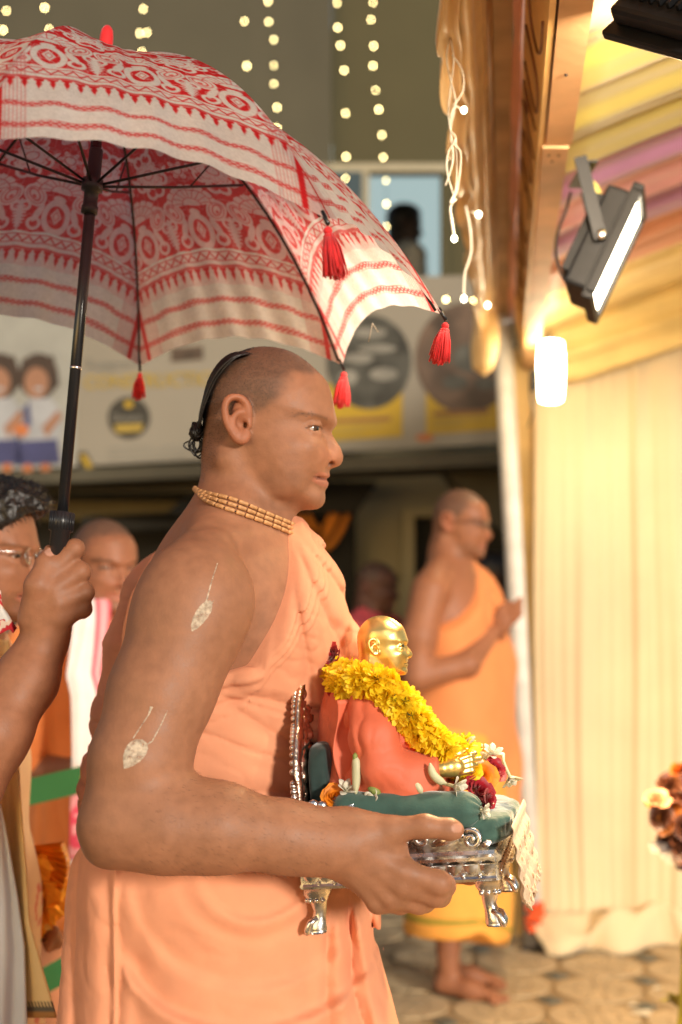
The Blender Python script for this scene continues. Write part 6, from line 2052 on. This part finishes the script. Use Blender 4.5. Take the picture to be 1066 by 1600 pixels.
def bystander(hx, hy, d, yaw, hyaw, label, shirt, lower, skin=(.20, .085, .048), cut='hair', low=.0, h=.007, arms='down', sc=1.0):
    HO = W(hx, hy, d); yb = rotz(R(yaw)); HM = rotz(R(hyaw))
    base = HO[2] - 1.58 if low == 0 else low
    og = np.array([HO[0] - .02, d + .02, base])
    root = empty('person', og, label, 'person')
    B = Body(); head(B, HO, HM, sc)
    B.frame(og, yb)
    B.cone((-.01, 0, 1.48), (-.01, -.15, 1.39), .05, .05, k=.05); B.cone((-.01, 0, 1.48), (-.01, .15, 1.39), .05, .05, k=.05)
    B.ell((0, 0, 1.25), (.11, .16, .20), k=.06); B.ell((0, 0, .98), (.12, .15, .2), k=.06)
    for s_ in (-1, 1):
        B.chain([(0, s_ * .19, 1.37), (-.02, s_ * .23, 1.10)], [.05, .042], k=.03)
        B.chain([(-.02, s_ * .23, 1.10), (.05, s_ * .23, .86)], [.042, .028], k=.02); B.ell((.065, s_ * .23, .80), (.03, .018, .05), k=.02)
        B.chain([(0, s_ * .09, .9), (0, s_ * .09, .5), (-.02, s_ * .09, .07)], [.085, .055, .04], k=.04); B.chain([(-.03, s_ * .09, .04), (.13, s_ * .1, .025)], [.038, .028], k=.03)
    B.frame()
    body = finish_person(B, h, root, HO, HM, sc, skin=skin, cut=cut, bk=1.8)
    if cut == 'hair':
        Hh = Body(); Hh.frame(HO, HM, sc)
        Hh.ell(HL(418, 608), (.100, .082, .075), k=.02); Hh.ell(HL(372, 655), (.062, .080, .085), k=.03)
        Hh.func(lambda p: .004 * vnoise(p, 70.0, 1), (0, 0, 0), 9, op='d')
        Hh.ell(HL(520, 690), (.075, .10, .080), k=.012, op='s')
        v, f = Hh.mesh(.006); mesh_np('hair', v, f, MATS['hair'], root)
    S = Body(); S.frame(og, yb)
    S.cone((-.01, 0, 1.455), (-.01, -.155, 1.385), .058, .06, k=.05); S.cone((-.01, 0, 1.455), (-.01, .155, 1.385), .058, .06, k=.05)
    S.ell((0, 0, 1.25), (.125, .175, .20), k=.06); S.ell((0, 0, .98), (.135, .165, .22), k=.06)
    for s_ in (-1, 1): S.chain([(0, s_ * .19, 1.37), (-.018, s_ * .228, 1.14)], [.062, .060], k=.03)
    S.func(lambda p: .007 * vnoise(p, 11.0, 3) - .006 * fold(p[..., 2] * 40 + vnoise(p, 6.0) * 3), og, 9, op='d')
    S.func(lambda p: (.80 - p[..., 2]), (0, 0, 1), 9, k=.01, op='i')
    v, f = S.mesh(h); mesh_np('shirt', v, f, MATS[shirt], root)
    L_ = Body(); L_.frame(og, yb)
    for s_ in (-1, 1): L_.chain([(0, s_ * .085, .95), (0, s_ * .09, .5), (-.01, s_ * .09, .10)], [.115, .085, .07], k=.04)
    v, f = L_.mesh(h * 1.2); mesh_np('trousers', v, f, MATS[lower], root)
    return root, og, yb, HO, HM
bystander(590, 916, 6.55, -30, -20, 'man in a pink shirt watching from behind the golden statue', 'pink_shirt', 'navy_cloth', skin=(.10, .042, .026), cut='shaved')
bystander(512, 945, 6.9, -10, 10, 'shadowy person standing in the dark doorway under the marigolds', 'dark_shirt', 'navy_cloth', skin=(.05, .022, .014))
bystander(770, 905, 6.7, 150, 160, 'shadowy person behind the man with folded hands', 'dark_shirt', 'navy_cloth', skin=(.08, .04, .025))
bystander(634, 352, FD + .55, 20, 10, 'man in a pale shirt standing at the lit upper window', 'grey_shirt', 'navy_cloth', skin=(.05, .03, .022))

def orange_man():
    d = 3.55
    HO = W(164, 882, d); HM = rotz(R(-50)); yb = rotz(R(-50))
    og = np.array([HO[0] - .02, d + .02, HO[2] - 1.58])
    root = empty('person', og, 'short haired man in orange tunic with white and pink scarf behind the raised hand', 'person')
    B = Body(); head(B, HO, HM)
    B.frame(og, yb)
    B.cone((-.01, 0, 1.48), (-.01, -.15, 1.39), .05, .05, k=.05); B.cone((-.01, 0, 1.48), (-.01, .15, 1.39), .05, .05, k=.05)
    B.ell((0, 0, 1.25), (.12, .165, .20), k=.06); B.ell((.02, 0, .98), (.14, .16, .2), k=.06)
    B.chain([(0, -.18, 1.37), (-.03, -.20, 1.07)], [.055, .045], k=.03); B.chain([(-.03, -.20, 1.07), (.16, -.04, 1.10)], [.045, .030], k=.02); B.ell((.20, -.06, 1.11), (.045, .03, .03), k=.02)
    B.chain([(0, .19, 1.37), (-.02, .245, 1.07)], [.055, .045], k=.03); B.chain([(-.02, .245, 1.07), (.18, .06, 1.12)], [.045, .030], k=.02); B.ell((.20, .03, 1.13), (.04, .03, .03), k=.02)
    for s_ in (-1, 1):
        B.chain([(0, s_ * .09, .9), (0, s_ * .09, .5), (-.02, s_ * .09, .05)], [.085, .055, .04], k=.04); B.chain([(-.03, s_ * .09, .03), (.13, s_ * .1, .02)], [.036, .028], k=.03)
    B.frame()
    finish_person(B, .0042, root, HO, HM, skin=(.24, .095, .05), cut='shaved', bk=2.0); eyes(HO, HM, root)
    S = Body(); S.frame(og, yb)
    S.cone((-.01, 0, 1.46), (-.01, -.155, 1.385), .058, .062, k=.05); S.cone((-.01, 0, 1.46), (-.01, .155, 1.385), .058, .062, k=.05)
    S.ell((0, 0, 1.25), (.135, .18, .20), k=.06); S.ell((.02, 0, .98), (.155, .175, .22), k=.06); S.cone((.01, 0, .95), (.01, 0, .75), .165, .175, k=.06)
    S.chain([(0, -.18, 1.37), (-.028, -.20, 1.12)], [.066, .068], k=.03); S.chain([(0, .19, 1.37), (-.02, .24, 1.12)], [.066, .070], k=.03)
    S.func(lambda p: .007 * vnoise(p, 11.0, 3) - .008 * fold(p[..., 0] * 38 + p[..., 2] * 9 + vnoise(p, 6.0) * 2.4), og, 9, op='d')
    S.func(lambda p: (.70 - p[..., 2]), (0, 0, 1), 9, k=.01, op='i')
    v, f = S.mesh(.0055); mesh_np('tunic', v, f, MATS['orange_tunic'], root)
    L_ = Body(); L_.frame(og, yb)
    L_.cone((0, 0, .85), (0, 0, .10), .15, .19, k=.05)
    L_.func(lambda p: .010 * vnoise(p, 8.0, 3) - .012 * fold(np.arctan2(p[..., 1] - og[1], p[..., 0] - og[0]) * 6 + vnoise(p, 5.0) * 3 + p[..., 2] * 4), og, 9, op='d')
    v, f = L_.mesh(.007); mesh_np('dhoti', v, f, MATS['peach_dhoti'], root)
    # scarf hanging from the neck: white, pink stripe, printed red end
    for s_ in (-1, 1):
        def fn(u, w, s_=s_):
            z = 1.50 - w * .72; y = s_ * (.065 + .085 * min(1, w * 4)) + (u - .5) * .105
            x = .070 + .125 * min(1, w * 3.2) ** .7 + .010 * math.sin(u * 9 + w * 5) + (.03 if w > .5 else .03 * w * 2)
            return tuple(og + yb @ np.array([x, y, z]))
        mb = MB().sheet(fn, 26, 90)
        v = np.array(mb.v); u = np.tile(np.linspace(0, 1, 27), 91); w = np.repeat(np.linspace(0, 1, 91), 27)
        c = np.tile(np.array([[.72, .66, .64]], dtype=np.float32), (len(v), 1))
        st = ((u > .62) & (u < .70)) | (u > .86); c[st & (w < .6)] = (.62, .10, .14); c[(u > .70) & (u < .86) & (w < .6)] = (.72, .34, .36)
        pr = (w > .60) & (w < .83); nz = vnoise(v, 70.0, 4); c[pr] = np.where((nz[pr] > .05)[:, None], np.array([[.60, .05, .10]]), np.array([[.68, .30, .32]]))
        for a_ in (.60, .835, .865): c[np.abs(w - a_) < .008] = (.60, .06, .10)
        o = mesh_np('scarf', v, np.array(mb.f), MATS['printed'], root, cols=c); solidify(o, .003)
orange_man()

def holder():
    d = 2.45
    HO = W(-24, 861, d); HM = rotz(R(-4)); yb = rotz(R(-8))
    og = np.array([HO[0] - .03, d + .02, 0.0])
    root = empty('person', og, 'dark haired person in glasses and cream shawl at the left edge gripping the umbrella handle', 'person')
    B = Body(); head(B, HO, HM)
    B.cone(W(-60, 985, 2.47), W(-95, 1050, 2.33), .055, .055, k=.05); B.cone(W(-60, 985, 2.5), W(-40, 1040, 2.64), .055, .055, k=.05)
    B.ell(W(-75, 1180, 2.5), (.12, .165, .20), k=.06); B.ell(W(-75, 1420, 2.5), (.13, .16, .22), k=.06)
    A_ = lambda px, py, d: W(px, py, d - .178)
    El = A_(-75, 1285, 2.16); Wr = A_(70, 1000, 2.215)
    B.chain([W(-115, 1075, 2.32), El], [.055, .047], k=.03)
    B.chain([El, A_(-10, 1145, 2.17), A_(42, 1062, 2.20), Wr], [.050, .0475, .040, .0315], k=.03)
    # gripping hand seen from its back
    B.ell(A_(78, 945, 2.200), (.032, .018, .048), rotz(0), k=.022)
    B.cone(Wr, A_(80, 950, 2.205), .030, .030, k=.02)
    for a, b, c, e, r_ in (((70, 905, 2.188), (117, 857, 2.200), (118, 862, 2.232), (92, 878, 2.262), .0135), ((84, 922, 2.186), (126, 893, 2.198), (127, 897, 2.234), (98, 910, 2.264), .0138),
                           ((92, 943, 2.186), (133, 926, 2.200), (132, 930, 2.236), (100, 938, 2.262), .0130), ((95, 966, 2.190), (131, 952, 2.204), (129, 955, 2.236), (102, 960, 2.258), .0115)):
        B.chain([A_(*a), A_(*b)], [r_ * 1.12, r_], k=.010); B.chain([A_(*b), A_(*c), A_(*e)], [r_ * .98, r_ * .9, r_ * .75], k=.006)
    B.chain([A_(52, 965, 2.20), A_(58, 915, 2.182), A_(72, 880, 2.190), A_(79, 862, 2.204)], [.022, .0165, .0130, .0105], k=.010)
    # other arm and hand with the foil bundle
    B.chain([W(-40, 1050, 2.66), W(-10, 1300, 2.72)], [.052, .045], k=.03); B.chain([W(-10, 1300, 2.72), W(52, 1410, 2.62)], [.044, .030], k=.02)
    B.ell(W(60, 1440, 2.60), (.028, .022, .038), k=.02)
    for j in range(4):
        B.chain([W(66 + j * 5, 1440 + j * 4, 2.585 + j * .012), W(84 + j * 2, 1455 + j * 6, 2.575 + j * .012), W(74 + j * 1, 1476 + j * 2, 2.58 + j * .012)], [.0105, .0095, .0080], k=.006)
    for s_ in (-1, 1):
        B.chain([(og[0], 2.5 + s_ * .09, .9), (og[0], 2.5 + s_ * .09, .5), (og[0], 2.5 + s_ * .09, .06)], [.085, .055, .04], k=.04); B.chain([(og[0], 2.5 + s_ * .09, .03), (og[0] + .15, 2.5 + s_ * .09, .025)], [.034, .026], k=.03)
    v, f = B.mesh(.0027); v = relax(v, f, 1, .35)
    c = head_paint(v, HO, HM, skin=(.30, .128, .066), cut='hair')
    tn = A_(78, 864, 2.188); g = (((v - tn) / np.array([.007, .010, .010])) ** 2).sum(1) < 1; c[g & (v[:, 1] < 2.022)] = (.52, .27, .19)
    mesh_np('body', v, f, MATS['skin'], root, cols=c); eyes(HO, HM, root)
    glasses(root, HO, HM, 1.0, 'steel', .0010)
    Hh = Body(); Hh.frame(HO, HM)
    Hh.ell(HL(420, 595), (.106, .084, .066), k=.02); Hh.ell(HL(365, 650), (.060, .082, .090), k=.03); Hh.ell(HL(490, 580), (.050, .064, .036), k=.03)
    Hh.func(lambda p: .006 * vnoise(p, 60.0, 1) + .004 * vnoise(p, 160.0, 5), (0, 0, 0), 9, op='d')
    Hh.ell(HL(525, 690), (.080, .10, .092), k=.010, op='s')
    v, f = Hh.mesh(.0035); ho = mesh_np('hair', v, f, MATS['hair'], root)
    st = MB(); rr = random.Random(4)
    for i in range(1500):
        j = rr.randrange(len(v)); p = v[j]; l = head_local(p[None], HO, HM)[0]
        if l[2] < .02 and l[0] > .02: continue
        n_ = np.array(ho.data.vertices[j].normal); dr = n_ * .5 + HM @ np.array([.35 + rr.uniform(-.5, .5), rr.uniform(-.5, .5), .25 + rr.uniform(-.5, .4)])
        dr /= np.linalg.norm(dr); L_ = rr.uniform(.006, .016)
        st.tube([p - dr * .004, p + dr * L_ * .6, p + dr * L_ + np.array([0, 0, -.004])], [.0008, .0006, .0002], 3, cap=False)
    st.build('hair_strands', MATS['hair'], root)
    # shirt and shawl
    S = Body()
    S.cone(W(-70, 1000, 2.47), W(-98, 1050, 2.35), .062, .066, k=.05); S.cone(W(-60, 1000, 2.5), W(-40, 1040, 2.64), .062, .066, k=.05)
    S.ell(W(-82, 1180, 2.5), (.135, .18, .20), k=.06); S.ell(W(-82, 1400, 2.5), (.14, .18, .24), k=.06); S.cone(W(-80, 1400, 2.5), W(-75, 1700, 2.5), .14, .16, k=.05)
    S.chain([W(-40, 1050, 2.66), W(-15, 1290, 2.72)], [.062, .056], k=.03)
    S.chain([W(-115, 1075, 2.32), W(-95, 1200, 2.14)], [.066, .062], k=.03)
    S.func(lambda p: .006 * vnoise(p, 12.0, 3) - .008 * fold(p[..., 0] * 50 + vnoise(p, 7.0) * 2 + p[..., 2] * 4), og, 9, op='d')
    v, f = S.mesh(.0050)
    c = np.tile(np.array([[.78, .56, .36]], dtype=np.float32), (len(v), 1))
    nz = vnoise(v, 110.0, 2); pr = (nz > .12) & (np.sin(v[:, 0] * 95) > -.2); c[pr] = (.66, .22, .17)
    mesh_np('printed_shirt', v, f, MATS['printed'], root, cols=c)
    def stole(u, w):
        py = 1000 + 590 * w; x1 = np.interp(py, [1000, 1120, 1250, 1350, 1440, 1520, 1590], [14, 26, 32, 40, 46, 68, 89]); x0 = np.interp(py, [1000, 1200, 1300, 1590], [-60, -30, -14, -20])
        return tuple(W(x0 + (x1 - x0) * u, py, 2.30 - .02 * math.sin(u * 5 + w * 3) - .05 * u * w))
    mb = MB().sheet(stole, 40, 150); v = np.array(mb.v); w = np.repeat(np.linspace(0, 1, 151), 41); u = np.tile(np.linspace(0, 1, 41), 151)
    c = np.tile(np.array([[.84, .58, .27]], dtype=np.float32), (len(v), 1))
    c[(w > .955) & (w < .968) & (np.sin(u * 120) > 0)] = (.05, .04, .03); c[(w > .968) & (w < .982)] = (.12, .10, .07); c[w > .982] = (.42, .19, .05)
    o = mesh_np('golden_stole', v, np.array(mb.f), MATS['printed'], root, cols=c); solidify(o, .003)
    def white(u, w):
        py = 1235 + 420 * w; x1 = np.interp(py, [1235, 1290, 1400, 1480, 1600, 1660], [-4, 8, 27, 38, 43, 44])
        return tuple(W(-70 + (x1 + 70) * u, py, 2.235 - .02 * math.sin(u * 4 + 1) - .006 * math.sin(u * 23 + w * 6) + .05 * (1 - u)))
    o = MB().sheet(white, 40, 60).build('white_wrap', MATS['white_cotton'], root, True); solidify(o, .003)
holder()

# gold foil bundle in the left hand
def foil():
    rr = random.Random(12); mb = MB()
    def blob(c, r, n, sx=1, sz=1):
        V_ = []
        for i in range(n + 1):
            t = math.pi * i / n
            for k in range(2 * n):
                a = math.pi * k / n; q = r * (1 + .34 * rr.uniform(-1, 1))
                V_.append(np.array(c) + np.array([math.sin(t) * math.cos(a) * q * sx, math.sin(t) * math.sin(a) * q * .7, math.cos(t) * q * sz]))
        w_ = 2 * n
        mb.add(V_, [(i * w_ + k, (i + 1) * w_ + k, (i + 1) * w_ + (k + 1) % w_, i * w_ + (k + 1) % w_) for i in range(n) for k in range(w_)])
    fan = []
    tipp = W(20, 1325, 2.56)
    for i in range(15):
        a = i / 14; p = W(95 + 10 * math.sin(a * 3.1), 1320 + 75 * a, 2.52 + .012 * (i % 2)); fan.append(p)
    V_ = [tipp] + fan + [q + np.array([0, .03, 0]) for q in fan]
    mb.add(V_, [(0, i + 1, i + 2) for i in range(14)] + [(0, 15 + i + 1, 15 + i) for i in range(1, 14)] + [(i + 1, i + 16, i + 17, i + 2) for i in range(14)])
    blob(W(62, 1355, 2.56), .045, 6, 1.0, .7); blob(W(82, 1385, 2.55), .030, 5); blob(W(62, 1430, 2.565), .036, 6, .8, 1.0); blob(W(84, 1422, 2.55), .022, 5)
    o = mb.build('foil_bundle', MATS['gold_foil'])
    tag(o, 'crumpled shiny golden foil bundle held low at the left edge', 'foil wrap')
foil()
# red brocade packet by the wrist
bp_ = MB().sheet(lambda u, w: tuple(W(-40 + 42 * u + 22 * w ** 2, 928 + 58 * w + 3 * math.sin(u * 6), 2.03 - .018 * math.sin(w * 3.1) - .01 * math.sin(u * 5))), 60, 60)
v = np.array(bp_.v); nz = vnoise(v, 190.0, 3); w = np.repeat(np.linspace(0, 1, 61), 61); c = np.where((nz > .18)[:, None], np.array([[.70, .52, .40]]), np.array([[.48, .015, .025]])).astype(np.float32)
c[(w > .42) & (w < .72)] = (.62, .60, .55); c[np.abs(w - .07) < .02] = (.75, .68, .60); c[np.abs(w - .02) < .012] = (.75, .68, .60)
o = mesh_np('brocade_pouch', v, np.array(bp_.f), MATS['printed'], cols=c); solidify(o, .01)
tag(o, 'red and white brocade pouch at the left edge beside the wrist', 'pouch')

# green barrier tapes
mat('tape_green', (.060, .30, .115), rough=.4, var=.06)
mat('tape_gold', (.62, .50, .16), rough=.4, var=.1)
def tape(p, q, hpx, d0, d1, label, marks):
    t = empty('barrier_tape', W(p[0], p[1], d0), label, 'tape', 'green barrier tapes')
    def fn(u, w): return tuple(W(p[0] + (q[0] - p[0]) * u, p[1] + (q[1] - p[1]) * u + hpx * (w - .5), d0 + (d1 - d0) * u) + np.array([0, .004 * math.sin(u * 9), 0]))
    solidify(MB().sheet(fn, 20, 4).build('strip', MATS['tape_green'], t), .002)
    for u0 in marks:
        mb = MB()
        def L(u, w): return Vector(fn(u0 + u, w)) + Vector((0, -.004, 0))
        du = .016
        mb.add([L(-du, .35), L(du, .35), L(du, .75), L(-du, .75)], [(0, 1, 2, 3)])
        mb.add([L(-du * .5, .2), L(du * .6, .2), L(du * .5, .33), L(-du * .5, .33)], [(0, 1, 2, 3)])
        mb.add([L(-du * 2, .82), L(du * 2.4, .82), L(du * 2.4, .9), L(-du * 2, .9)], [(0, 1, 2, 3)])
        mb.build('gold_print', MATS['tape_gold'], t)
tape((-60, 1263), (230, 1193), 42, 3.0, 3.05, 'upper green barrier tape crossing in front of the orange tunic', (.66,))
tape((20, 1562), (230, 1440), 44, 3.0, 3.1, 'lower green barrier tape slanting near the floor behind the foil', (.40,))

# wrapped bouquet at the right edge, and bits on the floor
mat('bouquet_brown', (.10, .032, .014), rough=.4, var=.4, vscale=60, spec=.6)
mat('bouquet_peach', (.80, .35, .18), rough=.6, var=.25, vscale=50)
mat('bouquet_orange', (.62, .20, .03), rough=.5, var=.3, vscale=50)
mat('cellophane', (.8, .78, .75), rough=.12, var=.1, trans=.6, alpha=.5)
mat('olive_cloth', (.25, .22, .02), rough=.8, var=.15, vscale=10)
bq = empty('bouquet', W(1060, 1300, 3.3), 'dark bouquet of brown, orange and peach flowers in clear wrap at the right edge', 'bouquet')
rr = random.Random(6)
fls = {}
for i in range(64):
    t = rr.random(); y = 1205 + 140 * t; x = 1080 + rr.uniform(-1, 1) * (12 + 48 * math.sin(min(1, t * 1.15) * math.pi) ** .8)
    if x < 1010 + (0 if t > .4 else 30 * (1 - t / .4)): x = 1030 + rr.uniform(0, 40)
    m = rr.choice(('bouquet_brown', 'bouquet_brown', 'bouquet_peach', 'bouquet_peach', 'bouquet_orange'))
    if m not in fls:
        o = rose((0, 0, 0), (0, 0, 1), m, None, 1.0, None, 'bloom', None, 14)
        o.parent = bq; fls[m] = o
    else: o = copy_obj(fls[m], bq)
    o.matrix_parent_inverse = parent_world(bq).inverted()
    o.location = W(x, y, 3.3 + rr.uniform(-.04, .04)); o.rotation_euler = (rr.uniform(.6, 2.0), rr.uniform(-.9, .5), rr.uniform(-.5, .5)); o.scale = [rr.uniform(.95, 1.5)] * 3
wr = MB()
for i in range(9):
    a = i / 8
    p = [W(1012 + 8 * i, 1318 + 20 * math.sin(a * 2.4) + rr.uniform(-4, 4), 3.27), W(1020 + 8 * i, 1335 + 22 * math.sin(a * 2) + rr.uniform(-4, 6), 3.24 + rr.uniform(-.02, .02)), W(1030 + 7 * i, 1312, 3.28)]
    wr.add(p, [(0, 1, 2)])
wr.build('clear_wrap', MATS['cellophane'], bq)
st_ = empty('flower_stand', W(1085, 1500, 3.3), 'olive cloth wrapped stand with leafy foot under the bouquet', 'stand')
B = Body(); B.chain([W(1094, 1340, 3.3), W(1090, 1480, 3.3), W(1094, 1600, 3.3)], [.028, .030, .05], k=.02)
B.func(lambda p: -.004 * fold(p[..., 0] * 120 + p[..., 2] * 8), W(1078, 1480, 3.3), 9, op='d')
v, f = B.mesh(.005); mesh_np('wrapped_post', v, f, MATS['olive_cloth'], st_)
lf = MB()
for k in range(7):
    a = W(1062, 1575, 3.6); e = W(1030 + 8 * k, 1555 + 6 * rr.uniform(-1, 2), 3.6 - .03 * k)
    mid = (a + e) / 2 + np.array([0, 0, .012])
    lf.tube([a, mid, e], [.004, .016, .002], 6, flat=.2)
lf.build('leaf', MATS['olive_cloth'], st_, True)
for i, (x, y, s_, lb) in enumerate(((1024, 1551, 1.0, 'white petal on the tiles nearest the leafy stand'), (982, 1577, 1.0, 'small white petal lying left on the tiles'), (1012, 1592, 1.5, 'largest white petal cluster on the tiles at the bottom right'))):
    mb = MB()
    for k in range(3 if s_ > 1.2 else 2):
        M_ = Matrix.Rotation(rr.uniform(0, 6.28), 3, 'Z'); petal(mb, M_, .045 * s_, .011 * s_, .08, .05, .6, 4)
    o = mb.build('fallen_petal', MATS['petal_white'], None, True); o.location = px_ground(x, y) + np.array([0, 0, .010])
    tag(o, lb, 'petal', 'fallen petals on the floor')
